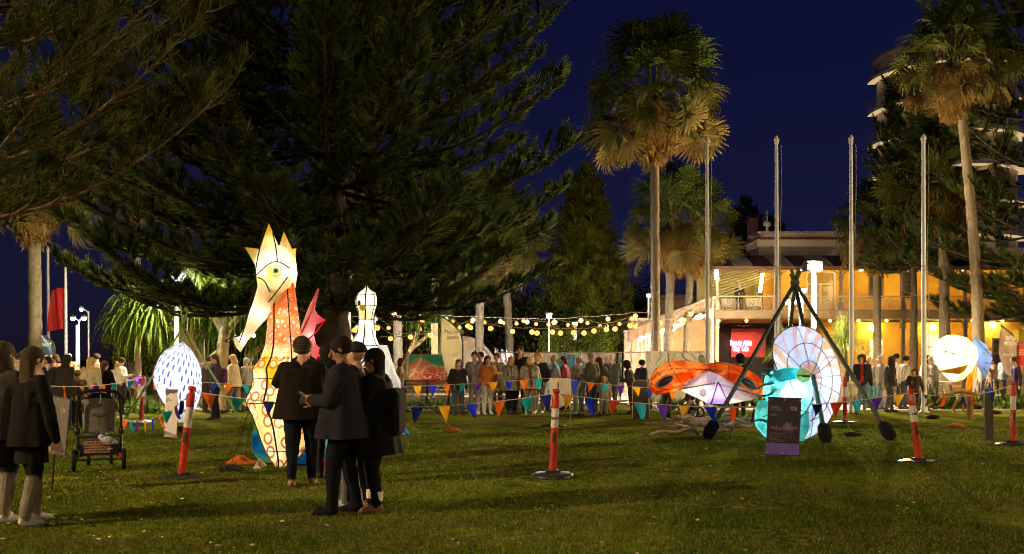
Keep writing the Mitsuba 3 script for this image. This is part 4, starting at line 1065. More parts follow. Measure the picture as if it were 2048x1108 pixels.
for q, (xa, xb) in enumerate(((1000, 1075), (1075, 1160), (1160, 1240), (1240, 1302), (1330, 1412))):
    dd = 33.4 + .02 * q; A_, B_ = gx(xa, dd)[0] + .03, gx(xb, dd)[0] - .03
    m = M()
    for z in (1.82, .12): m.tube([(A_, dd, z), (B_, dd, z)], .021, (.5, .48, .44), 6)
    for x in (A_, B_): m.tube([(x, dd, 0), (x, dd, 1.84)], .021, (.5, .48, .44), 6)
    for x in np.linspace(A_, B_, int((B_ - A_) / .12))[1:-1]: m.tube([(x, dd, .12), (x, dd, 1.82)], .0035, (.42, .4, .36), 3, False)
    for z in np.linspace(.12, 1.82, 7)[1:-1]: m.tube([(A_, dd, z), (B_, dd, z)], .0035, (.42, .4, .36), 3, False)
    part(fence, 'panel', m, 'metal')
k = thing('sunshade_dome', 'white domed tent glowing between palm trunks behind the event flag', 'tent')
c = gx(925, 47, 0)
g_ = np.linspace(0, np.pi / 2, 10)
part(k, 'shell', M().lathe(np.stack([2.0 * np.cos(g_), 2.75 * np.sin(g_)], -1), (.42, .36, .29), 28, c), 'leaf')
lamp_ball(k, 'lamp', c + [0, -.3, 1.7], .16, np.array([1., .72, .38]) * 60, 1.5)
k = thing('yellow_board', 'upright yellow-lit board left of the curved event flag', 'board')
put(k, M().box(gx(869, 40, 1.55), (.28, .06, 3.1), (.20, .13, .045)).box(gx(888, 40, 1.4), (.18, .06, 2.8), (.20, .13, .045)), 'paint')
k = thing('low_stone_wall', 'low stone seat wall behind the red-shirted walker', 'wall')
for q in range(11):
    for r in range(3):
        xa = gx(1640, 33.2)[0] + .43 * q + (.2 if r % 2 else 0)
        part(k, 'stone', M().box((xa, 33.45, .12 + .22 * r), (.42, .4 + .02 * ((q + r) % 3), .21), (.34, .29, .22)), 'stone_mat')
part(k, 'coping', M().box((gx(1640, 33.2)[0] + 2.3, 33.44, .74), (5.3, .5, .09), (.5, .44, .36)), 'stone_mat')
k = thing('low_stone_wall', 'low stone garden edging behind seahorse and shell lanterns', 'wall')
for q in range(34):
    for r in range(2):
        xa = gx(395, 28.6)[0] + .3 * q + (.15 if r % 2 else 0)
        part(k, 'stone', M().box((xa, 30.7, .10 + .17 * r), (.29, .24 + .02 * ((q * 7 + r) % 3), .165), (.30, .26, .2)), 'stone_mat')

# street lamps of the same kind on the road behind and beside the lawn, outside the frame
for i, (x, y, z, I, lab) in enumerate(((-17, 3.5, 7.5, 1300, 'street lamp beside the lawn, out of frame left'), (29, 17, 8.0, 1300, 'street lamp beside the lawn, out of frame right'), (-6, -24, 9.0, 260, 'street lamp on the road behind the lawn, left'), (14, -22, 9.0, 700, 'street lamp on the road behind the lawn, right'))):
    k = thing('street_lamp', lab, 'lamp post', 'street lamps')
    b = np.array([x, y, 0.0]); t = np.array([x, y, z])
    part(k, 'post', pole_mesh(b, t, .09, .06, (.55, .53, .5)), 'paint')
    part(k, 'hood', M().lathe([(0, .35), (.4, .3), (.42, .24), (.2, .26)], (.3, .3, .3), 14, t), 'paint')
    lamp_ball(k, 'lamp_head', t + [0, 0, .1], .2, np.array([1.0, .70, .34]) * I / .126, 8 + I / 60)
# ================================================================ glowing lanterns
RIB = (.035, .025, .02)


def lamp_in(parent, name, c, rr, emit, weight):
    f = 1.7 if rr > .045 else 1.25
    return lamp_ball(parent, name, c, rr * f, np.asarray(emit) / f**2, weight)


class Loft:
    """A lantern skin: horizontal slices given as rows (y, left, right) in the photo's grid at distance d, thickness ratio q."""

    def __init__(self, rows, d, q=.6, n=60, sides=56, power=2.2, dy=0.0):
        rows = np.array(rows, float)
        y = rows[:, 0]; t = np.linspace(0, 1, n); yy = np.interp(t, (y - y[0]) / (y[-1] - y[0]), y)
        f = lambda c: np.interp(yy, y, rows[:, c])
        xl, xr = f(1), f(2); qq = f(3) if rows.shape[1] > 3 else np.full(n, q)
        s = d / FPX
        self.cx, self.hw, self.z, self.d = ((xl + xr) / 2 - 1024) * s, np.maximum((xr - xl) / 2 * s, .004), EYE + (HOR - yy) * s, d + dy
        self.hd, self.p, self.n, self.y = self.hw * qq, power, n, yy
        self.ang = np.linspace(0, 2 * np.pi, sides, endpoint=False)

    def at(self, i, a, out=1.0):
        c, s = np.cos(a), np.sin(a); e = 2 / self.p
        return np.stack([self.cx[i] + out * self.hw[i] * np.sign(c) * abs(c) ** e, self.d + out * self.hd[i] * np.sign(s) * abs(s) ** e, self.z[i] + 0 * c], -1)

    def mesh(self, col):
        P = np.stack([self.at(i, self.ang) for i in range(self.n)])
        n, m = P.shape[:2]
        i, j = np.meshgrid(np.arange(n - 1), np.arange(m), indexing='ij')
        f = np.stack([i * m + j, i * m + (j + 1) % m, (i + 1) * m + (j + 1) % m, (i + 1) * m + j], -1).reshape(-1, 4)
        M_ = M().add(P.reshape(-1, 3), f, col)
        for k in (0, n - 1): M_.add(P[k], [[0, a, a + 1] for a in range(1, m - 1)], col)
        return M_

    def rib_ring(self, y, r=.012, col=RIB):
        i = int(np.argmin(abs(self.y - y))); a = np.linspace(0, 2 * np.pi, 33)
        return M().tube(self.at(i, a, 1.012), r, col, 5, False)

    def rib_line(self, a, r=.012, y0=-1e9, y1=1e9, col=RIB):
        k = [i for i in range(0, self.n) if y0 <= self.y[i] <= y1]
        aa = a if callable(a) else (lambda t: a)
        P = np.stack([self.at(i, np.array([aa((i - k[0]) / max(1, len(k) - 1))]), 1.012)[0] for i in k])
        return M().tube(P, r, col, 5)


def hullm(pts, col):
    h = trimesh.Trimesh(np.asarray(pts, float)).convex_hull if False else trimesh.convex.convex_hull(np.asarray(pts, float))
    return M().tm(h, col, True)


def spike(b0, b1, tip, col, n=14, bulge=0.0, thick=.3):
    """A pointed cone-like fin whose base runs from b0 to b1."""
    b0, b1, tip = (np.asarray(v, float) for v in (b0, b1, tip))
    c = (b0 + b1) / 2; u = (b1 - b0) / 2
    w = nrm(np.cross(u, tip - c)) * np.linalg.norm(u) * thick
    a = np.linspace(0, 2 * np.pi, 18, endpoint=False); t = np.linspace(0, 1, n)
    P = np.stack([c + (tip - c) * s + ((1 - s) ** (1 + bulge)) * (np.cos(a)[:, None] * u + np.sin(a)[:, None] * w) for s in t])
    m = 18; i, j = np.meshgrid(np.arange(n - 1), np.arange(m), indexing='ij')
    f = np.stack([i * m + j, i * m + (j + 1) % m, (i + 1) * m + (j + 1) % m, (i + 1) * m + j], -1).reshape(-1, 4)
    cc = col if np.ndim(col) == 1 else np.repeat(np.asarray(col[0])[None] * (1 - t[:, None]) + np.asarray(col[1])[None] * t[:, None], m, 0)
    return M().add(P.reshape(-1, 3), f, cc)


def skin(name, fn):
    scene[name] = {'type': 'principledthin', 'base_color': mikit.proc(fn), 'roughness': .7, 'diff_trans': 1.5, 'eta': 1.2}


def papery(p): return .78 + .30 * fbm(p.x * 5 + 3, p.z * 5, p.y * 5, 3) + .17 * dr.abs(2 * noise(p.x * 13 + 2 * p.z, p.z * 11, p.y * 13) - 1)


# ---- seahorse
def proc_sea(p, n, uv):
    z = p.z
    hi = smoothstep(1.60, 1.80, z)
    sc = 12.0 * hi + 6.2 * (1 - hi)
    a, b, r = voronoi(p.x * sc + 3.1, z * sc * .86 + p.y * 2.0)
    wob = .30 + .07 * r
    ring = smoothstep(.11, .05, dr.abs(a - wob)) * smoothstep(.12, .3, r)
    inside = smoothstep(wob + .03, wob - .05, a)
    low = mix(mi.Color3f(.86, .74, .34), mi.Color3f(.92, .86, .66), smoothstep(.35, .6, fbm(p.x * 3, z * 3, 1.0, 2)))
    low = mix(low, mi.Color3f(.72, .58, .12), smoothstep(.55, .75, fbm(p.x * 2.3 + 7, z * 2.6, 4.0, 3)) * .7)
    top = mix(mi.Color3f(.86, .24, .04), mi.Color3f(.90, .52, .30), smoothstep(.3, .7, fbm(p.x * 4, z * 4, 2.0, 3)))
    col = mix(low, top, hi)
    band = smoothstep(1.12, 1.28, z) * smoothstep(1.72, 1.55, z)
    col = mix(col, mi.Color3f(.90, .44, .01), band * smoothstep(.25, .6, fbm(p.x * 3, z * 3 + 9, 5.0, 2)))
    col = mix(col, mi.Color3f(.95, .90, .84), inside * (.62 - .3 * band))
    col = mix(col, mix(mi.Color3f(.42, .13, .02), mi.Color3f(.72, .16, .03), hi), ring * .92)
    return col * papery(p)


def proc_head(p, n, uv):
    y = mix(mi.Color3f(.93, .92, .86), mi.Color3f(.75, .68, .12), smoothstep(.56, .70, fbm(p.x * 5, p.z * 6, 2.0, 3)) * smoothstep(2.55, 2.75, p.z))
    y = mix(y, mi.Color3f(.88, .70, .03), smoothstep(3.16, 3.36, p.z))
    return mix(y, mi.Color3f(.90, .66, .05), smoothstep(2.68, 2.62, p.z) * smoothstep(.52, .60, noise(p.x * 4, p.z * 4, 3.0)) * .4) * papery(p)


def proc_wave(p, n, uv):
    w = dr.sin(p.z * 15 + 5 * fbm(p.x * 2.2, p.z * 2.2, p.y, 3) + p.x * 4)
    col = mix(mi.Color3f(.02, .20, .62), mi.Color3f(.03, .45, .55), smoothstep(-.2, .6, w))
    return mix(col, mi.Color3f(.30, .42, .08), smoothstep(.72, .92, w) * .8) * papery(p)


skin('seahorse_skin', proc_sea); skin('head_skin', proc_head); skin('wave_skin', proc_wave)
D = 13.6; q = lambda x, y, o=0.0: pt(x, y, D) + [0, o, 0]
sea = thing('seahorse_lantern', 'tall glowing orange and white seahorse lantern with long snout', 'lantern', 'glowing sea creature lanterns')
rows = [(566, 546, 588), (580, 538, 590), (610, 537, 594), (650, 535, 599), (690, 531, 605), (715, 522, 612), (738, 506, 617), (752, 508, 618), (775, 504, 622), (800, 492, 628), (812, 496, 630), (830, 506, 632), (855, 514, 630), (880, 522, 620), (905, 532, 606), (925, 545, 584), (938, 552, 562)]
lo = Loft(rows, D, .62, 130, 64)
part(sea, 'body', lo.mesh((.9, .7, .4)), 'seahorse_skin')
for y in (715, 755, 804, 900): part(sea, 'rib', lo.rib_ring(y, .006), 'matte')
part(sea, 'rib', lo.rib_line(lambda t: -2.05 + .3 * t, .013), 'matte')
part(sea, 'rib', lo.rib_line(lambda t: -1.05 - .1 * t, .009), 'matte')
part(sea, 'rib', lo.rib_line(lambda t: -2.9 + .25 * t, .008, 720, 940), 'matte')
part(sea, 'belly_spike', spike(q(500, 785), q(508, 822), q(484, 808), (.9, .75, .2), thick=.5), 'skin_paper')
part(sea, 'belly_spike', spike(q(512, 728), q(510, 752), q(500, 734), (.9, .7, .15), thick=.5), 'skin_paper')
hp = []
for x, y, w in ((512, 524, .08), (520, 508, .17), (540, 497, .2), (566, 494, .2), (586, 512, .16), (588, 545, .22), (584, 574, .20), (566, 588, .20), (545, 606, .20), (519, 552, .10), (523, 600, .12)):
    hp += [q(x, y, -w), q(x, y, w)]
head = part(sea, 'head', hullm(hp, (.9, .9, .8)), 'head_skin')
cr = [(q(515, 524, -.08), q(562, 498, -.08), q(539, 447, -.04)), (q(550, 500, .16), q(584, 506, .16), q(563, 460, .14)), (q(513, 534), q(534, 500), q(489, 494)), (q(572, 500), q(588, 540), q(592, 496, .02))]
for b0, b1, t in cr: part(sea, 'crown_spike', spike(b0, b1, t, ((.9, .88, .7), (.85, .62, .02)), thick=.45), 'skin_paper')
# snout: a tapering hose from the face to the flared mouth
sp = curve([q(548, 578), q(528, 610), q(510, 640), q(495, 666), q(482, 683), q(474, 687)], 22)
sr = np.interp(np.linspace(0, 1, 22), [0, .25, .5, .72, .85, .95, 1], [.23, .145, .085, .062, .085, .13, .115])
part(sea, 'snout', M().tube(sp, sr, (.93, .92, .82), 20), 'skin_paper')
part(sea, 'mouth_rim', M().tube(np.stack([q(468, 684)[0] + .115 * np.cos(a_ := np.linspace(0, 2 * np.pi, 20)), D + .10 * np.sin(a_), q(0, 678)[2] + .04 * np.cos(a_) - .02 * np.sin(a_)], -1), .009, RIB, 5, False), 'matte')
for w in ([(540, 452), (524, 520), (519, 555)], [(519, 555), (545, 532), (565, 527), (588, 540)], [(519, 555), (512, 600), (500, 650), (488, 686)], [(522, 556), (538, 566), (548, 586)], [(554, 470), (560, 500), (563, 526)], [(545, 606), (562, 585), (584, 556)]):
    part(sea, 'rib', M().tube(curve([q(x, y, -.235) for x, y in w], 14), .009, RIB, 5), 'matte')
e = q(561, 545, -.235)
eye = part(sea, 'eye', M().lathe([(0, .030), (.042, .027), (.07, .017), (.083, 0), (.07, -.02)], (.93, .90, .84), 24, e, rot([1, 0, 0], math.pi / 2), 1, 1.18), 'skin_paper')
part(eye, 'iris', M().lathe([(0, .05), (.022, .048), (.040, .042)], (.02, .42, .38), 20, e - [0, .003, 0], rot([1, 0, 0], math.pi / 2)).lathe([(0, .06), (.014, .058), (.017, .05)], (.01, .02, .02), 16, e - [0, .004, 0], rot([1, 0, 0], math.pi / 2)), 'gloss')
m = M()
for a in np.linspace(0, 6.28, 15)[:-1]: m.bar(e + [.05 * math.cos(a), -.042, .06 * math.sin(a)], e + [.08 * math.cos(a), -.036, .095 * math.sin(a)], .006, .004, (.6, .08, .05), up=(0, -1, 0))
part(eye, 'veins', m, 'matte')
# dorsal fin: pink webs between rays
fin = [(602, 655), (618, 612), (634, 577), (624, 618), (632, 630), (648, 640), (628, 648), (622, 668), (628, 690), (644, 703), (630, 716), (624, 740), (616, 756), (608, 730)]
g_ = Polygon([(x, -y) for x, y in fin])
s = D / FPX
def fin_mesh(pts, th, col0, col1, o):
    P = Polygon([((x - 1024) * s, EYE + (HOR - y) * s) for x, y in pts]).buffer(.006)
    mm = trimesh.creation.extrude_polygon(P, th, engine='earcut')
    for _ in range(2): mm = mm.subdivide()
    v = np.array(mm.vertices); xx = v[:, 0]; t = np.clip((xx - xx.min()) / (np.ptp(xx)), 0, 1)[:, None]
    W = np.stack([v[:, 0], D + o + (v[:, 2] - th / 2) * (1.2 - t[:, 0]), v[:, 1]], -1)
    return M().add(W, np.array(mm.faces), np.asarray(col0) * (1 - t) + np.asarray(col1) * t)
part(sea, 'dorsal_fin', fin_mesh(fin, .14, (.86, .72, .74), (.90, .12, .34), .1), 'skin_paper')
for a, b in (((603, 665), (634, 578)), ((604, 690), (647, 640)), ((610, 735), (643, 703))): part(sea, 'fin_ray', M().tube([q(*a, .02), (q(*a, .02) + q(*b, .1)) / 2 + [.03, 0, 0], q(*b, .1)], .012, (.75, .06, .12), 6), 'skin_paper')
b1 = Loft([(818, 504, 520), (840, 496, 545), (870, 489, 560), (900, 488, 570), (920, 496, 576), (930, 506, 580)], D, .5, 30, 40, dy=.42)
part(sea, 'wave_base', b1.mesh((.02, .3, .6)), 'wave_skin')
b2 = Loft([(838, 628, 650), (860, 618, 666), (890, 596, 678), (915, 585, 684), (932, 578, 684)], D, .5, 30, 40, dy=.38)
part(sea, 'wave_base', b2.mesh((.02, .3, .6)), 'wave_skin')
for c, rr, L in ((q(566, 640), .05, 30), (q(563, 715), .06, 40), (q(560, 780), .07, 52), (q(565, 850), .06, 38), (q(560, 905), .045, 22), (q(556, 540), .06, 62), (q(520, 622), .04, 34), (q(484, 676), .03, 26), (q(545, 485), .035, 16), (q(532, 895, .42), .05, 9), (q(636, 895, .38), .05, 12), (q(618, 670, .1), .03, 16)):
    lamp_in(sea, 'lamp', c, rr, np.array([1, .90, .70]) * L * .62, .9)
for q_, (x, y, w) in enumerate(((483, 928, 60), (700, 935, 70), (520, 936, 20), (640, 937, 40))):
    k = thing('weight_cloth', ('crumpled orange cloth left of the seahorse base', 'crumpled orange cloth on the lawn between the man and the couple', 'small pale cloth fold under the seahorse tip', 'flat red cloth under the seahorse wave base')[q_], 'cloth', 'cloths round the seahorse base')
    c = gp(x, y); t = np.linspace(-1, 1, 24); U, V_ = np.meshgrid(t, t); hw = w / 2 * D / FPX
    hgt = .10 * np.clip(1 - U**2, 0, 1) * np.clip(1 - V_**2, 0, 1) * (.4 + 1.2 * meshkit.noise(np.stack([U * 2.2, V_ * 2.2, U * 0 + q_], -1), 5)) + .008
    put(k, M().grid(np.stack([c[0] + U * hw, c[1] + V_ * .22, hgt], -1), ((.42, .10, .02), (.40, .09, .02), (.5, .45, .38), (.38, .05, .03))[q_]), 'cloth')

# ---- white bird lantern behind the couple
def proc_bird(p, n, uv):
    col = mix(mi.Color3f(.88, .90, .93), mi.Color3f(.90, .88, .70), smoothstep(1.9, 2.6, p.z))
    col = mix(col, mi.Color3f(.80, .66, .08), smoothstep(2.60, 2.50, p.z) * smoothstep(2.35, 2.46, p.z) * smoothstep(.4, .6, noise(p.x * 6, p.z * 5)) * .6)
    return mix(col, mi.Color3f(.16, .42, .80), smoothstep(.55, .12, p.z)) * papery(p)


skin('bird_skin', proc_bird)
D = 19.6; q = lambda x, y, o=0.0: pt(x, y, D) + [0, o, 0]
bird = thing('bird_lantern', 'slender white glowing bird lantern with long neck behind the couple', 'lantern', 'glowing sea creature lanterns')
lo = Loft([(567, 732, 734), (577, 728, 739), (586, 716, 751), (600, 711, 754), (612, 712, 753), (622, 716, 749), (640, 717, 746), (665, 714, 748), (690, 700, 758), (710, 693, 772), (735, 692, 786), (760, 694, 800), (780, 696, 802), (800, 702, 790), (830, 712, 790), (850, 722, 806), (864, 740, 818), (868, 770, 820)], D, .6, 110, 56)
part(bird, 'body', lo.mesh((.9, .9, .9)), 'bird_skin')
for y in (588, 612, 640, 690, 735, 780, 840): part(bird, 'rib', lo.rib_ring(y, .009), 'matte')
for a, t in ((-1.57, .014), (-2.6, .009), (-.6, .009)): part(bird, 'rib', lo.rib_line(a, t), 'matte')
part(bird, 'wing', hullm([q(762, 690, -.25), q(772, 690, .2), q(803, 775, -.2), q(798, 785, .2), q(775, 782, -.4), q(748, 720, -.42)], (.86, .90, .95)), 'bird_skin')
part(bird, 'beak', M().lathe([(0, .10), (.04, .06), (.07, 0), (.05, -.03)], (.8, .58, .04), 14, q(729, 617, -.25), rot([1, 0, 0], math.pi / 2 - .4)), 'skin_paper')
part(bird, 'eye', M().ball(q(722, 607, -.235), (.035, .02, .055), (.03, .03, .03), 8), 'gloss')
for c, rr, L in ((q(733, 600), .05, 55), (q(732, 645), .045, 32), (q(732, 700), .06, 55), (q(742, 755), .07, 60), (q(755, 815), .05, 30), (q(790, 855), .03, 14)): lamp_in(bird, 'lamp', c, rr, np.array([1, .97, .85]) * L * .55, .9)

# ---- shell lantern under the thin bamboo tripod
def proc_shell(p, n, uv):
    u, v = uv.x, uv.y
    a, b = u * 22.0, v * 11.0
    i = dr.floor(b); fa = a + .5 * (i - 2 * dr.floor(i / 2)); fu = fa - dr.floor(fa) - .5; fv = b - i - .5
    r = cell_rand(fa, i, 3)
    dash = smoothstep(.20, .10, dr.abs(fu + .12 * fv) + .25 * fv * fv) * smoothstep(.46, .36, dr.abs(fv)) * smoothstep(.08, .14, r)
    return mix(mi.Color3f(.88, .90, .95), mi.Color3f(.02, .05, .36), dash) * papery(p)


skin('shell_skin', proc_shell)
D = 23.5; q = lambda x, y, o=0.0: pt(x, y, D) + [0, o, 0]
shell = thing('shell_lantern', 'white glowing spiral shell lantern with blue dashes under thin bamboo tripod', 'lantern', 'glowing sea creature lanterns')
ax = curve([q(367, 684), q(366, 700), q(362, 722), q(357, 750), q(354, 780), q(356, 810), q(362, 838)], 60)
rad = np.interp(np.linspace(0, 1, 60), [0, .08, .2, .32, .45, .6, .75, .88, 1], np.array([.02, .12, .28, .42, .50, .53, .46, .30, .06]) * 1.16)
steps = 1 - .05 * np.maximum(0, np.sin(np.linspace(0, 1, 60) * np.pi * 14)) ** 4
tilt = rot([0, 1, 0], .36)
an = np.linspace(0, 2 * np.pi, 57)
P = np.stack([ax[i] + rad[i] * steps[i] * (np.stack([np.cos(an), .8 * np.sin(an), 0 * an], -1) @ tilt.T) for i in range(60)])
U, V_ = np.meshgrid(np.linspace(0, 1, 57), np.linspace(0, 1, 60))
sm = M().grid(P, (.9, .9, .95)); v, f, c = sm.arrays()
kk = uniq(shell + '__body'); scene[kk] = mikit.ply((v, f), 'shell_skin', smooth=True, uv=np.stack([U.ravel(), V_.ravel()], -1), color=c)
for i in (6, 12, 18, 24, 30, 36, 42, 48): part(shell, 'rib', M().tube(ax[i] + (P[i] - ax[i]) * 1.012, .005, (.22, .22, .26), 5, False), 'matte')
for j in (34, 40, 46, 52): part(shell, 'rib', M().tube(np.stack([ax[i] + (P[i, j] - ax[i]) * 1.012 for i in range(60)]), .004, (.22, .22, .26), 5), 'matte')
part(shell, 'lip', hullm([q(352, 800, -.35), q(372, 792, -.3), q(378, 842, -.2), q(362, 852, -.1), q(356, 850, .1), q(350, 820, .1)], (.86, .88, .93)), 'skin_paper')
for c, rr, L in ((q(366, 715), .05, 26), (q(358, 752), .07, 50), (q(355, 790), .07, 44), (q(360, 825), .04, 18)): lamp_in(shell, 'lamp', c, rr, np.array([.90, .95, 1]) * L * 1.25, .9)
part(shell, 'hanging_cord', M().tube([q(367, 684), q(366, 655)], .008, (.3, .3, .25), 4), 'matte')

# ---- nautilus
def proc_naut(p, n, uv):
    th, r = uv.x * 6.2831853, uv.y
    sw = th + .55 * r + .25 * fbm(p.x * 2, p.z * 2, 1.0, 2)
    k = sw * 22 / 6.2831853
    i = dr.floor(k); fr = k - i - .5
    rr = cell_rand(i, 1.0, 2)
    w = (.10 + .24 * rr) * smoothstep(.30, .75, r) * (.6 + .8 * noise(p.x * 3, p.z * 3, rr * 9))
    stripe = smoothstep(w, w * .5, dr.abs(fr + .25 * (fbm(p.x * 5, p.z * 5, rr * 20, 3) - .5)))
    edge = stripe * smoothstep(w * .35, w * .8, dr.abs(fr))
    col = mix(mi.Color3f(.80, .86, .96), mi.Color3f(.62, .72, .93), smoothstep(.35, .65, fbm(p.x * 2, p.z * 2, 6.0, 3)))
    pink = mix(mi.Color3f(.80, .42, .36), mi.Color3f(.90, .55, .12), smoothstep(.80, .9, rr))
    col = mix(col, pink, stripe * .72)
    col = mix(col, mi.Color3f(.60, .16, .16), edge * .35)
    return col * papery(p)


def proc_cyan(p, n, uv):
    f = fbm(p.x * 4, p.z * 4, p.y * 4, 3)
    col = mix(mi.Color3f(.30, .80, .80), mi.Color3f(.10, .58, .64), smoothstep(.4, .65, f))
    a, b, r = voronoi(p.x * 3.2 + f, p.z * 3.2)
    return mix(col, mi.Color3f(.06, .40, .42), smoothstep(.05, .01, b - a) * .8) * papery(p)


skin('nautilus_skin', proc_naut); skin('cyan_skin', proc_cyan)
D = 18.6; q = lambda x, y, o=0.0: pt(x, y, D) + [0, o, 0]
naut = thing('nautilus_lantern', 'big glowing striped nautilus lantern hung under the dark bamboo tripod', 'lantern', 'glowing sea creature lanterns')
NC = np.array([1607.0, 757.0])
out = np.array([(1546, 712), (1545, 690), (1553, 673), (1570, 659), (1592, 651), (1612, 653), (1634, 664), (1655, 686), (1668, 710), (1679, 745), (1678, 780), (1668, 815), (1655, 842), (1640, 862), (1618, 875), (1596, 884), (1580, 868), (1572, 830), (1576, 790), (1566, 760), (1554, 735)], float)
th_o = np.arctan2(-(out[:, 1] - NC[1]), out[:, 0] - NC[0]); r_o = np.hypot(*(out - NC).T)
o_ = np.argsort(th_o); th_s, r_s = th_o[o_], r_o[o_]
th = np.linspace(-np.pi, np.pi, 140)
Ro = np.interp(th, th_s, r_s, period=2 * np.pi); Ro = np.convolve(np.r_[Ro[-4:-1], Ro, Ro[1:4]], np.ones(7) / 7, 'valid')
rr_ = np.linspace(0, 1, 40); s = D / FPX
pan = (.36 + .08 * np.abs(np.sin(th * 11)))
nv = [], [], []
for sg in (-1, 1):
    X = (NC[0] - 1024 + rr_[None] * (Ro * np.cos(th))[:, None]) * s
    Z = EYE + (HOR - NC[1] + rr_[None] * (Ro * np.sin(th))[:, None]) * s
    prof = np.sqrt(np.clip(1 - rr_**2.4, 0, 1)) - .35 * np.exp(-(rr_ / .16) ** 2)
    scal = 1 + .05 * np.sin(th * 22)[:, None] * np.sin(rr_ * np.pi)[None]
    Y = D + sg * .46 * prof[None] * scal * (Ro / 100)[:, None]
    m = M().grid(np.stack([X, Y, Z], -1), (.8, .8, .9)); v, f, c = m.arrays()
    kk = uniq(naut + '__shell_side'); uvs = np.stack([np.repeat((th + np.pi)[:, None] / (2 * np.pi), 40, 1).ravel(), np.repeat(rr_[None], 140, 0).ravel()], -1)
    scene[kk] = mikit.ply((v, f if sg < 0 else f[:, ::-1]), 'nautilus_skin', smooth=True, uv=uvs, color=c)
    if sg < 0: G = np.stack([X, Y, Z], -1)
for j in range(0, 138, 12): part(naut, 'rib', M().tube(G[j, 4:] + [0, -.008, 0], .006, (.06, .06, .09), 5), 'matte')
for i, (a, b) in ((13, (10, 130)), (26, (0, 139)), (39, (0, 139))): part(naut, 'rib', M().tube(G[a:b, i] + [0, -.008, 0], .008 if i < 39 else .012, (.05, .05, .08), 5), 'matte')
hd = [(1524, 752, .2), (1538, 741, .22), (1560, 736, .26), (1585, 740, .28), (1602, 752, .26), (1606, 790, .3), (1592, 822, .3), (1560, 832, .26), (1530, 812, .2), (1518, 780, .12)]
hp = []
for x, y, w in hd: hp += [q(x, y, -.36 - w), q(x, y, -.30 + w * .4)]
part(naut, 'head', hullm(hp, (.3, .8, .8)), 'cyan_skin')
part(naut, 'hood', hullm([q(1530, 748, -.5), q(1556, 734, -.55), q(1600, 738, -.5), q(1604, 752, -.62), q(1560, 756, -.7), q(1540, 762, -.62), q(1560, 738, -.2)], (.2, .7, .7)), 'cyan_skin')
body = [(1512, 800, .1), (1505, 825, .12), (1507, 850, .14), (1525, 872, .16), (1552, 880, .18), (1592, 880, .2), (1604, 850, .22), (1600, 815, .22), (1550, 800, .2)]
hp = []
for x, y, w in body: hp += [q(x, y, -.28 - w), q(x, y, -.26 + w)]
part(naut, 'body', hullm(hp, (.3, .7, .75)), 'cyan_skin')
for pts_, r in (([(1528, 752), (1515, 744), (1500, 747), (1492, 741)], .028), ([(1532, 765), (1514, 768), (1498, 776), (1488, 772)], .026), ([(1540, 775), (1522, 788), (1505, 790), (1494, 799)], .026), ([(1545, 752), (1528, 738), (1512, 736)], .024), ([(1560, 764), (1545, 784), (1538, 806)], .02), ([(1525, 842), (1505, 836), (1488, 842)], .03)):
    c = curve([q(x, y, -.55) for x, y in pts_], 12); part(naut, 'tentacle', M().tube(c, np.linspace(r, r * .3, 12), (.03, .26, .27), 8), 'skin_paper')
e = q(1587, 748, -.72)
e = q(1586, 750, -.685)
eye = part(naut, 'eye', M().ball(e, (.135, .06, .135), (.74, .80, .46), 14), 'skin_paper', label='half-closed yellow-green eye')
part(eye, 'pupil', M().ball(e + [.03, -.05, -.015], (.085, .022, .018), (.02, .03, .02), 8), 'gloss')
part(eye, 'lid', M().ball(e + [0, -.012, .02], (.205, .10, .18), (.42, .52, .20), 14).move(), 'skin_paper') if False else None
part(eye, 'lid_line', M().tube(curve([e + [-.135, -.02, -.01], e + [-.05, -.062, .008], e + [.06, -.062, .0], e + [.135, -.02, .02]], 12), .009, (.05, .09, .04), 5), 'matte')
for pts_ in ([(1560, 760), (1574, 800), (1575, 832)], [(1605, 790), (1596, 812), (1580, 832)], [(1530, 800), (1540, 840), (1560, 878)], [(1508, 830), (1550, 812), (1600, 822)]):
    part(naut, 'rib', M().tube(curve([q(x, y, -.66) for x, y in pts_], 10), .008, (.02, .10, .12), 5), 'matte')
for c, rr, L, col in ((q(1572, 782, -.42), .07, 80, (.72, 1, 1)), (q(1545, 850, -.25), .06, 15, (.6, 1, 1)), (q(1600, 700), .06, 18, (.66, .78, 1)), (q(1645, 760), .06, 22, (.66, .78, 1)), (q(1612, 765), .06, 26, (.70, .88, 1)), (q(1630, 835), .06, 20, (.66, .78, 1)), (q(1585, 860, .1), .04, 16, (.9, .95, 1))):
    lamp_in(naut, 'lamp', c, rr, np.array(col) * L * 2.0, 1.2)

# ---- orange fish pair with white canopy
def proc_fish(p, n, uv):
    f = fbm(p.x * 5, p.z * 9, p.y * 5, 4)
    col = mix(mi.Color3f(.66, .14, .02), mi.Color3f(.80, .36, .10), smoothstep(.38, .62, f))
    return mix(col, mi.Color3f(.55, .07, .005), smoothstep(.55, .72, fbm(p.x * 3 + 4, p.z * 5, 2.0, 3))) * papery(p)


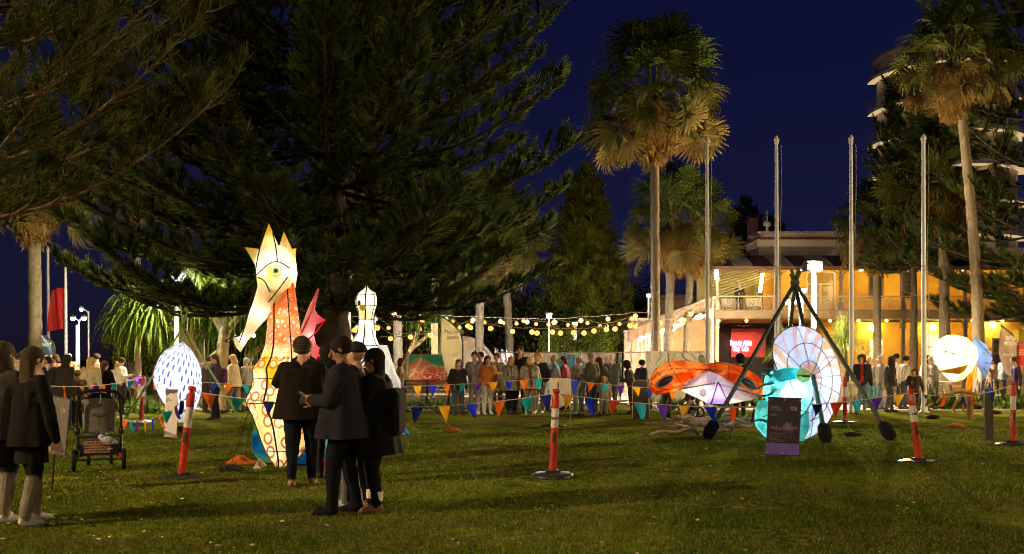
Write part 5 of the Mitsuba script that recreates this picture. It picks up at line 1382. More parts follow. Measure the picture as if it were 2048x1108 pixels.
skin('fish_skin', proc_fish)
D = 20.5; q = lambda x, y, o=0.0: pt(x, y, D) + [0, o, 0]
fish = thing('crab_lantern', 'pair of orange fish-headed arms joined by a white fabric canopy', 'lantern', 'glowing sea creature lanterns')
for nm, cl, rd, eyes in (('left_arm', [(1306, 786), (1316, 772), (1330, 759), (1352, 749), (1380, 743), (1405, 738), (1424, 738)], [.09, .22, .30, .32, .23, .13, .05], (1327, 762)), ('right_arm', [(1414, 734), (1430, 738), (1455, 746), (1482, 760), (1505, 773), (1520, 782), (1526, 783)], [.06, .16, .22, .27, .24, .15, .07], (1491, 766))):
    ax = curve([q(*c_) for c_ in cl], 40); r = np.interp(np.linspace(0, 1, 40), np.linspace(0, 1, 7), rd)
    tt, a, b = frames(ax)
    an = np.linspace(0, 2 * np.pi, 40)
    fl = 1 + .06 * np.sin(an * 7)
    P = ax[:, None] + (r[:, None] * fl)[..., None] * (np.cos(an)[None, :, None] * a[:, None] * .8 + np.sin(an)[None, :, None] * b[:, None])
    arm = part(fish, 'arm', M().grid(P, (.8, .3, .05)), 'fish_skin')
    for i in (8, 14, 20, 26, 32): part(arm, 'rib', M().tube(ax[i] + (np.roll(P[i], 3 * (i % 3), 0) - ax[i]) * 1.01 + tt[i] * (.12 * np.cos(an))[:, None], .007, (.10, .02, .01), 5, False), 'matte')
    for j in (2, 12, 22, 32): part(arm, 'rib', M().tube(np.stack([ax[i] + (P[i, (j + i // 4) % 39] - ax[i]) * 1.01 for i in range(40)]), .007, (.10, .02, .01), 5), 'matte')
    i_ = int(np.argmin(np.linalg.norm(ax[:, [0, 2]] - q(*eyes)[[0, 2]], axis=1)))
    e = q(*eyes) + [0, -r[i_] * .80, 0]; A_ = rot([0, 1, 0], -.55 if nm[0] == 'l' else .55)
    ek = part(arm, 'eye', M().ball(e, (.24, .06, .11), (.80, .66, .56), 12, A_), 'skin_paper')
    ek2 = part(arm, 'eye', M().ball(e - [0, .03, 0], (.185, .06, .075), (.03, .03, .035), 12, A_), 'gloss')
can = [q(1352, 778, -.35), q(1420, 742, -.1), q(1512, 790, -.3), q(1420, 808, -.7), q(1420, 765, .5)]
t = np.linspace(0, 1, 16)


def sag_patch(a, b, c, d_, sag):
    U, V_ = np.meshgrid(t, t)
    P = (a[None, None] * ((1 - U) * (1 - V_))[..., None] + b * (U * (1 - V_))[..., None] + c * (U * V_)[..., None] + d_ * ((1 - U) * V_)[..., None])
    return P + np.array([0, 0, -1.0]) * (sag * np.sin(np.pi * U) * np.sin(np.pi * V_))[..., None]


w_ = (.82, .78, .88)
part(fish, 'canopy', M().grid(sag_patch(q(1404, 740, 0), q(1436, 742, 0), q(1420, 764, -.55), q(1356, 776, -.3), -.05), w_).grid(sag_patch(q(1436, 742, 0), q(1515, 790, -.2), q(1420, 764, -.55), q(1420, 764, -.55), .04), w_), 'skin_paper')
part(fish, 'canopy', M().grid(sag_patch(q(1352, 778, -.3), q(1420, 765, -.55), q(1412, 808, -.5), q(1392, 796, -.2), .05), w_), 'skin_paper')
part(fish, 'canopy', M().grid(sag_patch(q(1420, 765, -.55), q(1518, 792, -.3), q(1470, 804, -.3), q(1432, 808, -.5), .05), w_), 'skin_paper')
for a, b in (((1352, 778), (1420, 765)), ((1420, 765), (1518, 792)), ((1404, 740), (1436, 742))): part(fish, 'rib', M().tube([q(*a, -.33), (q(*a, -.45) + q(*b, -.45)) / 2, q(*b, -.45)], .012, (.16, .12, .12), 5), 'matte')
tent = part(fish, 'clear_tent', hullm([q(1423, 762, -.62), q(1407, 803, -.80), q(1440, 803, -.80), q(1407, 806, -.3), q(1440, 806, -.3)], (.72, .58, .90)), 'skin_paper', label='small violet inner tent')
for a, b in (((1423, 762), (1406, 806)), ((1423, 762), (1441, 806)), ((1406, 805), (1441, 805))): part(tent, 'seam', M().tube([q(*a, -.66), q(*b, -.82)], .011, (.05, .04, .06), 5), 'matte')
for c, rr, L, col in ((q(1340, 762), .06, 34, (1, .78, .5)), (q(1385, 748), .04, 20, (1, .78, .5)), (q(1490, 768), .05, 20, (1, .78, .5)), (q(1445, 746), .035, 13, (1, .78, .5)), (q(1424, 790, -.55), .05, 34, (.78, .62, 1)), (q(1420, 772, .1), .05, 22, (.92, .86, 1))): lamp_in(fish, 'lamp', c, rr, np.array(col) * L * 1.1, .9)
m = M()
for sx in (-.5, .35): m.tube([q(1424, 800, -.2) + [sx, 0, 0], gx(1424, D) + [sx * 1.4, .1, 0]], .035, (.30, .24, .17), 6)
part(fish, 'support', m, 'bark', kind='stuff')
g = np.random.default_rng(5)
for i in range(16):
    k = thing('driftwood', 'bleached driftwood branch in the pile under the orange fish lantern', 'driftwood', 'driftwood branches')
    a = gx(1424 + g.uniform(-72, 30), D - .5 + g.normal(0, .4), .06 + .3 * g.random()); th_ = g.uniform(-.5, .5) + (math.pi if g.random() < .5 else 0); L = g.uniform(.6, 1.3)
    d_ = np.array([math.cos(th_), math.sin(th_) * .5, g.uniform(-.12, .2)])
    pts_ = [a + d_ * L * t_ + g.normal(0, .05, 3) for t_ in np.linspace(0, 1, 5)]
    for p_ in pts_: p_[2] = max(p_[2], .035)
    put(k, M().tube(curve(pts_, 14), np.linspace(.045, .018, 14), np.array([.42, .34, .25]) * g.uniform(.6, 1.1), 7), 'bark')

# ---- round glowing bird with orange beak and blue wing on a driftwood stand
D = 24.6; q = lambda x, y, o=0.0: pt(x, y, D) + [0, o, 0]
owl = thing('round_bird_lantern', 'round brightly glowing bird lantern with orange beak and blue wing', 'lantern', 'glowing sea creature lanterns')
hp = []
for x, y, w in ((1902, 670, .25), (1922, 676, .32), (1940, 694, .34), (1944, 714, .34), (1934, 740, .3), (1920, 758, .22), (1905, 762, .14), (1892, 748, .2), (1878, 722, .28), (1873, 700, .3), (1882, 682, .3)):
    hp += [q(x, y, -w), q(x, y, w), q((x * 2 + 1908) / 3, (y * 2 + 714) / 3, -w - .14), q((x * 2 + 1908) / 3, (y * 2 + 714) / 3, w + .14)]
hk = part(owl, 'head', hullm(hp, (.93, .84, .56)), 'skin_paper')
for x, y in ((1876, 704), (1891, 708), (1908, 706)): part(hk, 'eye', M().ball(q(x, y, -.44), (.024, .02, .032), (.16, .20, .06), 8), 'gloss')
for w in ([(1902, 670), (1915, 700), (1905, 762)], [(1873, 700), (1905, 715), (1944, 714)]): part(hk, 'rib', M().tube(curve([q(x, y, -.485) for x, y in w], 12), .008, (.55, .45, .25), 5), 'matte')
part(owl, 'beak', hullm([q(1848, 743, -.62), q(1921, 729, -.46), q(1895, 748, -.66), q(1900, 733, -.68), q(1912, 742, -.46), q(1890, 736, -.40)], (.60, .29, .02)), 'cloth')
part(owl, 'orange_wing', hullm([q(1945, 712, -.2), q(1956, 722, 0), q(1940, 762, -.1), q(1930, 742, -.25), q(1938, 765, .15), q(1948, 730, .3)], (.85, .45, .03)), 'skin_paper')
part(owl, 'blue_wing', hullm([q(1934, 674, -.36), q(1962, 690, -.3), q(1978, 715, -.2), q(1978, 732, -.1), q(1966, 757, -.1), q(1945, 728, -.2), q(1958, 712, -.42), q(1955, 715, .3)], (.36, .52, .92)), 'skin_paper')
for w in ([(1935, 676), (1958, 700), (1977, 722)], [(1950, 706), (1962, 700), (1970, 698)], [(1952, 726), (1977, 726)], [(1953, 735), (1966, 754)]): part(owl, 'rib', M().tube([q(x, y, -.37) for x, y in w], .009, (.05, .06, .12), 5), 'matte')
part(owl, 'tail', hullm([q(1932, 752, -.1), q(1946, 752, .1), q(1942, 782, 0), q(1932, 782, 0), q(1938, 770, .2)], (.75, .42, .05)), 'skin_paper')
for c, rr, L, col in ((q(1908, 712), .10, 150, (1, .80, .42)), (q(1945, 740, .02), .03, 20, (1, .8, .5)), (q(1960, 714, -.1), .04, 26, (.72, .82, 1)), (q(1915, 745, -.1), .04, 10, (1, .8, .5))): lamp_in(owl, 'lamp', c, rr, np.array(col) * L * .8, 1.5)
part(owl, 'stand', trunk_mesh([gx(1940, D) - [0, 0, .03], q(1939, 810), q(1938, 780)], .10, .08, (.26, .16, .08), 16, 9, .12, .1), 'bark')
for w in ([(1938, 785), (1915, 783), (1885, 792), (1862, 808), (1848, 812)], [(1938, 785), (1960, 790), (1985, 802)], [(1925, 784), (1926, 800), (1924, 818), (1930, 826)], [(1938, 790), (1915, 800), (1905, 815), (1912, 828)], [(1940, 805), (1965, 812), (1980, 825)]):
    part(owl, 'root_arm', M().tube(curve([q(x, y, -.05) for x, y in w], 16), np.linspace(.045, .018, 16), (.30, .18, .08), 7), 'bark')
for w in ([(1903, 670), (1900, 640), (1893, 600)], [(1885, 680), (1876, 640)], [(1893, 604), (1860, 595), (1790, 572)]):
    part(owl, 'guy_wire', M().tube([q(x, y, .3) for x, y in w], .006, (.6, .55, .45), 4), 'matte')

# ---------------------------------------------------------------- tripods, weights, guy ropes
def tripod(lab, apex, d, feet, tops, r, col, feet_d, bags=False):
    k = thing('bamboo_tripod', lab, 'tripod', 'bamboo tripods')
    a = pt(*apex, d)
    for (fx, fy), fd, tp in zip(feet, feet_d, tops):
        f = gx(fx, fd, .02); e = pt(*tp, d) + (a - f) / np.linalg.norm(a - f) * 0
        p = np.stack([f, (f + a) / 2 + [0, 0, -.02], a, e]) if tp else np.stack([f, a])
        cc = np.array(col) * R.uniform(.8, 1.2)
        m = M().tube(p, [r * 1.1, r, r * .9, r * .8], cc, 10)
        n = 9
        for j in range(1, n): c = f + (a - f) * j / n; m.lathe([(r * .9, -.012), (r * 1.22, 0), (r * .9, .012)], cc * .6, 10, c, basis(np.cross(a - f, [0, 1, .3]), a - f)[:, [0, 1, 2]])
        part(k, 'pole', m, 'paint')
        if bags:
            u = nrm(a - f); A = np.stack([nrm(np.cross(u, [0, 1, 0])), np.cross(u, nrm(np.cross(u, [0, 1, 0]))), u], 1)
            sb = thing('sandbag', 'black sandbag strapped round a tripod foot, ' + bags.pop(0), 'sandbag', 'black sandbags')
            v = M().ball([0, 0, 0], (.15, .13, .24), (.012, .012, .014), 12, None); vv, ff, c3 = v.arrays()
            vv = np.sign(vv) * np.abs(vv) ** .75 * np.array([.15, .13, .24]) ** .25 * [.82, .8, .86]
            vv *= 1 + .18 * (meshkit.noise(vv * 14, 4) - .5)[:, None]
            put(sb, M().add(vv @ A.T + f + u * .20, ff, c3), 'cloth')
    part(k, 'lashing', M().lathe([(r * 1.6, -.06), (r * 2.3, -.03), (r * 2.2, .03), (r * 1.6, .06)], (.10, .09, .07), 12, a), 'cloth')
    return k


tripod('thin green bamboo tripod holding the shell lantern', (367, 652), 23.5, [(246, 846), (482, 826), (344, 838)], [(361, 610), (376, 618), (371, 636)], .030, (.14, .20, .05), [23.2, 24.2, 26.0])
tripod('dark tall bamboo tripod straddling the nautilus lantern', (1590, 565), 19.4, [(1412, 0), (1653, 0), (1785, 0), (1560, 0)], [(1601, 541), (1583, 538), (1581, 548), (1597, 534)], .042, (.030, .052, .030), [18.6, 17.6, 18.2, 22.5], ['left of the dark notice board', 'right of the dark notice board', 'the farthest right one', 'behind the nautilus'])
for x, y, col, lab in ((905, 866, (.40, .11, .05), 'orange weight bag pegging a guy rope on the mid lawn'), (1705, 874, (.02, .02, .022), 'black weight bag pegging a guy rope right of the nautilus'), (460, 945, (.02, .02, .022), 'black weight bag with straps left of the seahorse'), (1865, 838, (.03, .025, .02), 'dark weight bag left of the round bird stand'), (1912, 857, (.42, .14, .03), 'orange strap bundle on the lawn below the round bird'),
                       (1400, 862, (.03, .028, .026), 'dark cloth weight beside the driftwood pile'), (1990, 828, (.02, .02, .02), 'black bag lying by the path at the far right'), (620, 846, (.03, .03, .03), 'dark weight bag with pale ring below the shell lantern')):
    k = thing('weight_bag', lab, 'weight bag', 'weight bags')
    if x == 620: x = 628 - 1 * 0; x, y = 364, 862
    c = gp(x, y, .05); v, f, c3 = M().ball([0, 0, 0], (.17, .11, .06), col, 10).arrays(); v = v * (1 + .35 * (meshkit.noise(v * 11 + x, 4) - .5)[:, None])
    part(k, 'bag', M().add(v + c, f, c3), 'cloth')
    m = M()
    for s_ in range(3): a0 = R.uniform(0, 6.28); m.tube(curve([c + [0, 0, .04], c + [.15 * math.cos(a0), .12 * math.sin(a0), .03], c + [.28 * math.cos(a0 + .4), .2 * math.sin(a0 + .4), -.03]], 8), .008, np.array(col) * 1.3 + .02, 5)
    part(k, 'strap', m, 'cloth', kind='stuff')
for a, b, lab in ((pt(800, 765, 19.6), gp(903, 862, .08), 'thin guy rope from the white bird wing to the orange weight'), (pt(1668, 800, 18.6), gp(1703, 870, .08), 'pale guy rope from the nautilus to its weight'), (pt(512, 775, 13.6), gp(462, 942, .08), 'dark guy rope from the seahorse belly to its weight'), (pt(508, 800, 13.6), gp(490, 925, .05), 'second guy rope beside the seahorse belly')):
    k = thing('guy_rope', lab, 'rope', 'guy ropes'); t = np.linspace(0, 1, 10)[:, None]
    put(k, M().tube(a + (b - a) * t - np.array([0, 0, .06]) * t * (1 - t), .006, (.42, .40, .34) if 'thin' in lab or 'pale' in lab else (.05, .05, .05), 4), 'cloth')
# ================================================================ people
MF = m3.Manifold
SK = (.48, .30, .21)
_unit = {n: MF.sphere(1.0, n) for n in (8, 12, 16)}


def bone(a, b, ra, rb, n=12):
    return MF.batch_hull([_unit[n].scale([ra] * 3).translate(list(map(float, a))), _unit[n].scale([rb] * 3).translate(list(map(float, b)))])


def ell(c, r, n=16): return _unit[n].scale(list(map(float, r))).translate(list(map(float, c)))


def to_arr(m):
    q = m.to_mesh(); return np.array(q.vert_properties[:, :3], float), np.array(q.tri_verts)


def make_hand(curl):
    """Right hand along +x from the wrist, palm facing -z, thumb on +y: palm, four fingers, thumb."""
    parts = [MF.batch_hull([_unit[8].scale([.012] * 3).translate(p) for p in ([0, -.026, 0], [0, .026, 0], [.085, -.036, 0], [.088, .036, 0], [.05, .042, -.004])])]
    for i, (y, L) in enumerate(((.031, .074), (.011, .083), (-.011, .077), (-.031, .060))):
        p = np.array([.086, y, 0]); a = .15
        for s_, fr in enumerate((.45, .32, .23)):
            a += curl * (.7 if s_ else .5) * (1 + .08 * i)
            q_ = p + L * fr * np.array([math.cos(a), .06 * (1.5 - i) * .3, -math.sin(a)])
            parts.append(bone(p, q_, .0095 - .0012 * s_, .0088 - .0013 * s_, 8)); p = q_
    p = np.array([.025, .034, -.006])
    for s_, (dx, dy, dz) in enumerate(((.026, .026, -.010), (.026, .012, -.012), (.022, .002, -.010))):
        q_ = p + [dx, dy, dz]; parts.append(bone(p, q_, .0125 - .0015 * s_, .011 - .0015 * s_, 8)); p = q_
    m = MF.batch_boolean(parts, m3.OpType.Add).refine_to_length(.012)
    v, f = to_arr(m); t = trimesh.Trimesh(v, f, process=False); trimesh.smoothing.filter_taubin(t, iterations=4)
    return np.array(t.vertices), np.array(t.faces)


HANDS = {c: make_hand(c) for c in (.35, .95)}


def person(label, foot, H, yaw, top, legs, shoes=(.05, .045, .04), skin_=SK, hair=((.05, .035, .025), 'short'), arms=((.17, .0, .50, .18, .03, .36), (.17, .0, .50, .18, .03, .36)), build=1.0, jacket=1.15, step=(0.0, 0.0), hem=None, skirt=None, lean=0.0, head_turn=0.0, head_down=0.0, near=False, group=None, curl=.35, barelegs=None, sleeve=None):
    """arms: (left, right), each elbow x, y, z and wrist x, y, z in body heights (x outward, y forward). step: how far each foot is forward."""
    k = thing('person', label, 'person', group)
    th = math.radians(yaw); Rm = np.array([[math.sin(th), math.cos(th), 0], [-math.cos(th), math.sin(th), 0], [0, 0, 1.0]])
    foot = np.asarray(foot, float); foot = foot + [0, 0, gz(foot) if foot[1] < 28 else 0]
    W = lambda v: np.asarray(v, float) @ Rm.T + foot
    h, bw, j = H, build, jacket
    B = []   # bones: a, b, ra, rb, colour
    tl = lambda z: lean * max(0, z - .5)
    top, legs, shoes, skin_ = (np.asarray(c, float) for c in (top, legs, shoes, skin_))
    def P(x, y, z): return np.array([x * h, (y + tl(z)) * h, z * h])
    for sx in (-1, 1):
        B.append((P(sx * .035 * bw, 0, .525), P(sx * .04 * bw, .0, .66), .072 * h * bw, .068 * h * bw * j, top if hem is None or hem < .6 else legs))
        B.append((P(sx * .04 * bw, 0, .65), P(sx * .055 * bw, .0, .765), .068 * h * bw * j, .062 * h * bw * j, top))
        B.append((P(sx * .05 * bw, 0, .765), P(sx * .100 * bw, -.005, .800), .055 * h * j, .040 * h * j, top))
        st = step[0 if sx < 0 else 1]
        hip, kn, an = P(sx * .052 * bw, 0, .50), P(sx * .056 * bw, .5 * st + .012 + .15 * abs(st), .285), P(sx * .058 * bw, st, .048)
        B.append((hip, kn, .064 * h * bw, .043 * h * bw, legs)); B.append((kn, an, .042 * h * bw, .030 * h, np.asarray(barelegs) if barelegs is not None else legs))
        B.append((an - [0, .012 * h, .014 * h], an + [0, .085 * h, -.026 * h], .028 * h, .020 * h, shoes)); B.append((an + [sx * .006 * h, .05 * h, -.026 * h], an + [sx * .008 * h, .10 * h, -.030 * h], .024 * h, .017 * h, shoes))
    B.append((P(0, -.005, .79), P(0, .008, .875), .038 * h, .034 * h, skin_))
    hc = np.array([0, (.018 + tl(.93)) * h, .93 * h])
    ht = rotz(-head_turn) @ rot([1, 0, 0], -head_down)
    HP = lambda x, y, z: hc + ht @ (np.array([x, y, z]) * h)
    B.append((HP(0, -.012, .012), HP(0, .008, .018), .054 * h, .052 * h, skin_)); B.append((HP(0, .012, -.01), HP(0, .028, -.042), .045 * h, .024 * h, skin_))
    if near:
        B.append((HP(0, .055, .008), HP(0, .071, -.014), .006 * h, .010 * h, skin_)); B.append((HP(0, .052, -.030), HP(0, .058, -.034), .010 * h, .009 * h, skin_ * [.85, .6, .6]))
        for sx in (-1, 1): B.append((HP(sx * .050, -.006, .006), HP(sx * .054, -.012, -.010), .012 * h, .009 * h, skin_))
    sl = np.asarray(sleeve) if sleeve is not None else top
    hands = []
    for sx, a in zip((-1, 1), arms):
        sh = P(sx * .105 * bw, -.005, .795); el = P(sx * a[0], a[1], a[2] + .12); wr = P(sx * a[3], a[4], a[5] + .12)
        B.append((sh, el, .037 * h * j, .031 * h * j, sl)); B.append((el, wr, .031 * h * j, .024 * h * j, sl))
        hands.append((sx, el, wr))
    mf = MF.batch_boolean([bone(a, b, ra, rb, 12) for a, b, ra, rb, _ in B], m3.OpType.Add).refine_to_length((.028 if near else .055) * h)
    v, f = to_arr(mf); t = trimesh.Trimesh(v, f, process=False)
    trimesh.smoothing.filter_taubin(t, iterations=9 if near else 4)
    v = np.array(t.vertices)
    best, col = np.full(len(v), 9e9), np.zeros((len(v), 3))
    for a, b, ra, rb, c in B:
        u = np.clip(((v - a) @ (b - a)) / max((b - a) @ (b - a), 1e-9), 0, 1)
        dd = np.linalg.norm(v - a - u[:, None] * (b - a), axis=1) - (ra + (rb - ra) * u)
        s_ = dd < best; best[s_] = dd[s_]; col[s_] = c
    # cloth folds
    n_ = meshkit.noise(v * 17 + foot, 3) - .5
    cl = np.abs(col - skin_).sum(1) > 1e-6
    nr = np.array(t.vertex_normals); v = v + nr * (n_ * .018 * h / 1.7 * cl)[:, None]
    col = col * (1 + .3 * n_ * cl)[:, None]
    put(k, M().add(W(v), f, col), 'cloth')
    for sx, el, wr in hands:
        hv, hf = HANDS[curl]; d = nrm(wr - el); up = nrm(np.array([-sx * 1.0, .25, .2])); A = basis(d, up)
        hv2 = hv * [1, sx, 1]; s_ = h / 1.72
        part(k, 'hand', M().add(W((hv2 * s_) @ A.T + wr - d * .01), hf if sx > 0 else hf[:, ::-1], skin_), 'matte')
    # hair
    hcol, kind = np.asarray(hair[0], float), hair[1]
    def hm(m, name, col_, rl=.03, it=2, mat='cloth', nz=.010):
        m = m.refine_to_length(rl * h if not near else rl * .6 * h); vv, ff = to_arr(m); tt_ = trimesh.Trimesh(vv, ff, process=False); trimesh.smoothing.filter_taubin(tt_, iterations=it)
        vv = np.array(tt_.vertices); nn = meshkit.noise(vv * [60, 60, 12] + foot, 8) - .5
        vv = vv + np.array(tt_.vertex_normals) * (nn * nz)[:, None]
        vv = hc + (vv - hc) @ ht.T
        return part(k, name, M().add(W(vv), ff, np.asarray(col_) * (1 + .9 * nn)[:, None]), mat)
    def L(x, y, z): return hc + np.array([x, y, z]) * h
    if kind in ('short', 'long', 'bob', 'bun', 'curly'):
        s_ = 1.0 if kind != 'curly' else 1.22
        cap = ell(L(0, -.010, .020), [.061 * h * s_, .066 * h * s_, .060 * h * s_]) - ell(L(0, .075, -.022), [.052 * h, .062 * h, .062 * h])
        if kind in ('short', 'bun'): cap = cap - MF.cube([.3 * h, .3 * h, .2 * h], True).translate(list(L(0, 0, -.13)))
        if kind == 'curly': cap = cap + ell(L(0, -.04, -.02), [.07 * h, .055 * h, .065 * h])
        if kind == 'long': cap = cap + MF.batch_hull([ell(L(0, -.038, .0), [.055 * h, .034 * h, .05 * h], 12), ell(L(0, -.05, -.17), [.060 * h, .020 * h, .03 * h], 12)])
        if kind == 'bob': cap = cap + MF.batch_hull([ell(L(0, -.028, .0), [.060 * h, .045 * h, .05 * h], 12), ell(L(0, -.03, -.065), [.062 * h, .040 * h, .03 * h], 12)]) - ell(L(0, .06, -.03), [.046 * h, .06 * h, .08 * h])
        if kind == 'bun': cap = cap + ell(L(0, -.05, .06), [.026 * h] * 3, 12)
        hm(cap, 'hair', hcol)
    elif kind == 'beanie':
        cap = ell(L(0, -.006, .028), [.064 * h, .068 * h, .066 * h]) ^ MF.cube([.4 * h, .4 * h, .3 * h], True).translate(list(L(0, 0, .158)))
        bk = hm(cap, 'beanie', hcol, .02, 1, 'cloth', .004)
        for z_ in (.012, .030, .048): 
            a_ = np.linspace(0, 2 * np.pi, 25); rr = math.sqrt(max(.05, 1 - ((z_ - .028) / .066) ** 2)) * 1.01
            part(bk, 'stripe', M().tube(W(np.stack([hc[0] + .064 * h * rr * np.cos(a_), hc[1] - .006 * h + .068 * h * rr * np.sin(a_), hc[2] + z_ * h + 0 * a_], -1)), .006, hcol * 2.2, 6, False), 'cloth')
        hm(ell(L(0, -.02, -.005), [.056 * h, .056 * h, .03 * h], 12), 'hair', (.05, .04, .03))
    elif kind in ('cap', 'hood'):
        cap = ell(L(0, -.008, .024), [.064 * h, .070 * h, .060 * h]) - ell(L(0, .085, -.03), [.052 * h, .062 * h, .062 * h])
        if kind == 'cap': cap = (cap ^ MF.cube([.4 * h, .4 * h, .3 * h], True).translate(list(L(0, 0, .165)))) + ell(L(0, .075, .022), [.045 * h, .045 * h, .006 * h], 12)
        else: cap = cap + MF.batch_hull([ell(L(0, -.02, -.0), [.06 * h, .055 * h, .05 * h], 12), ell(L(0, -.012, -.085), [.075 * h, .06 * h, .03 * h], 12)]) - ell(L(0, .085, -.01), [.046 * h, .06 * h, .066 * h])
        hm(cap, kind, hcol)
    if near or kind:
        if near:
            for sx in (-1, 1): part(k, 'eye', M().ball(W(HP(sx * .020, .049, .004)), .007 * h, (.04, .03, .03), 6), 'gloss')
    # coat or skirt skirts: lofted with folds
    def loft_cloth(name, z0, z1, a0, b0, a1, b1, colr, off=0.0, open_=False):
        t_ = np.linspace(0, 1, 12); a_ = np.linspace(0, 2 * np.pi, 41)
        g = np.random.default_rng(int(abs(foot[0] * 97)) % 999); ph = g.uniform(0, 6.28, 3)
        fold = 1 + (.05 * np.sin(5 * a_ + ph[0]) + .03 * np.sin(9 * a_ + ph[1]))[None] * (t_[:, None] ** .8)
        A0, B0 = (a0 + (a1 - a0) * t_)[:, None] * fold, (b0 + (b1 - b0) * t_)[:, None] * fold
        z_ = (z0 + (z1 - z0) * t_)[:, None] + 0 * a_[None]
        yy = off + lean * np.maximum(0, z_ - .5)
        Pq = np.stack([A0 * np.cos(a_), B0 * np.sin(a_) + yy, z_], -1) * h
        cc = np.asarray(colr)[None] * (1 + .35 * (meshkit.noise(Pq.reshape(-1, 3) * 15 + foot, 6) - .5))[:, None]
        m = M().grid(W(Pq.reshape(-1, 3)).reshape(Pq.shape), (0, 0, 0)); m.c = [cc]
        return part(k, name, m, 'cloth')
    if hem is not None: loft_cloth('coat', .80, hem, .088 * bw * j, .060 * bw * j, (.125 + .04 * (.6 - hem)) * bw * j, (.098 + .04 * (.6 - hem)) * bw * j, top)
    if skirt is not None: loft_cloth('skirt', .60, skirt[0], .085 * bw, .07 * bw, skirt[2], skirt[2] * .8, skirt[1])
    return k, W, h


def accessory(k, name, m, W, mat='cloth', **kw):
    v, f, c = m.arrays(); return part(k, name, (W(v), f, c), mat, **kw)


def backpack(k, W, h, col, z=.66, s=1.0):
    m = MF.batch_hull([_unit[12].scale([.05 * h * s] * 3).translate([x * h * s, (-.115) * h, (z + zz) * h]) for x in (-.06, .06) for zz in (-.10 * s, .07 * s)])
    v, f = to_arr(m.refine_to_length(.06)); return accessory(k, 'backpack', M().add(v, f, np.asarray(col) * (.8 + .5 * meshkit.noise(v * 9, 2))[:, None]), W)


def phone(k, W, c, tilt=0.0, glow=None):
    m = M().box((0, 0, 0), (.075, .010, .15), (.02, .02, .025), rot([1, 0, 0], tilt)).move(None, c); accessory(k, 'phone', m, W, 'gloss')


DOWN = (.150, -.01, .50, .165, .03, .36)
POCK = (.165, -.05, .50, .120, .06, .42)
HOLD = (.150, .03, .50, .070, .15, .52)
UPH = (.175, .09, .58, .045, .155, .735)
# ---- foreground group
k, W, h = person('man in dark jacket and striped beanie photographing the seahorse, back to us', gp(604, 974), 1.80, 97, (.012, .010, .008), (.010, .012, .020), (.30, .22, .14), hair=((.035, .028, .022), 'beanie'), arms=(UPH, UPH), build=1.12, jacket=1.28, step=(-.035, .035), near=True, curl=.95, head_down=-.1, hem=.46)
phone(k, W, np.array([0, .19 * h, .885 * h]))
k, W, h = person('man in dark grey puffer jacket in profile looking down at his phone', gp(688, 1026), 1.79, 176, (.015, .015, .021), (.007, .007, .010), (.008, .009, .016), skin_=(.26, .15, .10), hair=((.018, .014, .012), 'short'), arms=((.155, .04, .52, .06, .17, .53), (.155, .04, .52, .06, .17, .53)), build=1.12, jacket=1.38, step=(.05, -.06), near=True, curl=.95, head_down=.30, hem=.44)
phone(k, W, np.array([0, .235 * h, .665 * h]), -.9)
part(k, 'phone_screen', (lambda m: (W(m.arrays()[0]), *m.arrays()[1:]))(M().box((0, .225 * h, .671 * h), (.066, .003, .135), (.4, .25, .3), rot([1, 0, 0], -.9))), 'gloss')
k, W, h = person('person in dark cap and pale jeans standing behind the man with a phone', gp(716, 1014), 1.74, 165, (.010, .010, .013), (.11, .12, .15), (.40, .39, .38), hair=((.02, .022, .03), 'cap'), build=1.05, jacket=1.3, step=(.05, -.03), near=True, hem=.52)
k, W, h = person('woman in long black coat with black backpack and tan boots', gp(752, 1020), 1.68, 170, (.005, .005, .0055), (.006, .006, .007), (.24, .13, .07), skin_=(.22, .13, .09), hair=((.012, .010, .010), 'long'), arms=(HOLD, HOLD), build=1.1, jacket=1.35, step=(-.03, .05), near=True, hem=.36)
backpack(k, W, h, (.005, .005, .0055), .63, 1.1)
for sx, st in ((-1, -.03), (1, .05)):
    accessory(k, 'boot_cuff', M().lathe([(.050, 0), (.056, .03), (.058, .09), (.050, .10), (.045, .05)], (.60, .54, .46), 16, (sx * .06 * h, st * h, .075 * h)), W)
    accessory(k, 'boot_lace', M().tube([(sx * .06 * h - .04, st * h + .05, .12 * h), (sx * .06 * h + .04, st * h + .05, .09 * h)], .007, (.15, .08, .04), 5), W)
k, W, h = person('dark hooded person half hidden between the beanie man and the phone man', gp(655, 958), 1.72, 110, (.012, .012, .014), (.012, .012, .014), hair=((.015, .014, .014), 'hood'), arms=(DOWN, (.165, .06, .60, .11, .13, .70)), build=1.0, jacket=1.2, near=True)
# ---- near left pair
k, W, h = person('person in grey hooded top and black knee-length skirt, pale legs, at left edge', gp(2, 1043), 1.72, 75, (.030, .028, .025), (.006, .006, .006), (.50, .48, .46), hair=((.06, .045, .03), 'hood'), build=1.1, jacket=1.3, step=(.05, -.05), near=True, skirt=(.34, (.010, .010, .010), .115), barelegs=(.16, .135, .11), hem=.47)
k, W, h = person('striding person in black coat with pale legs and white trainers beside the left board', gp(62, 1047), 1.68, 60, (.007, .0065, .006), (.006, .006, .006), (.50, .48, .46), hair=((.04, .03, .02), 'long'), build=1.0, jacket=1.2, step=(.07, -.08), near=True, skirt=(.35, (.010, .010, .010), .10), barelegs=(.16, .135, .11), hem=.45)

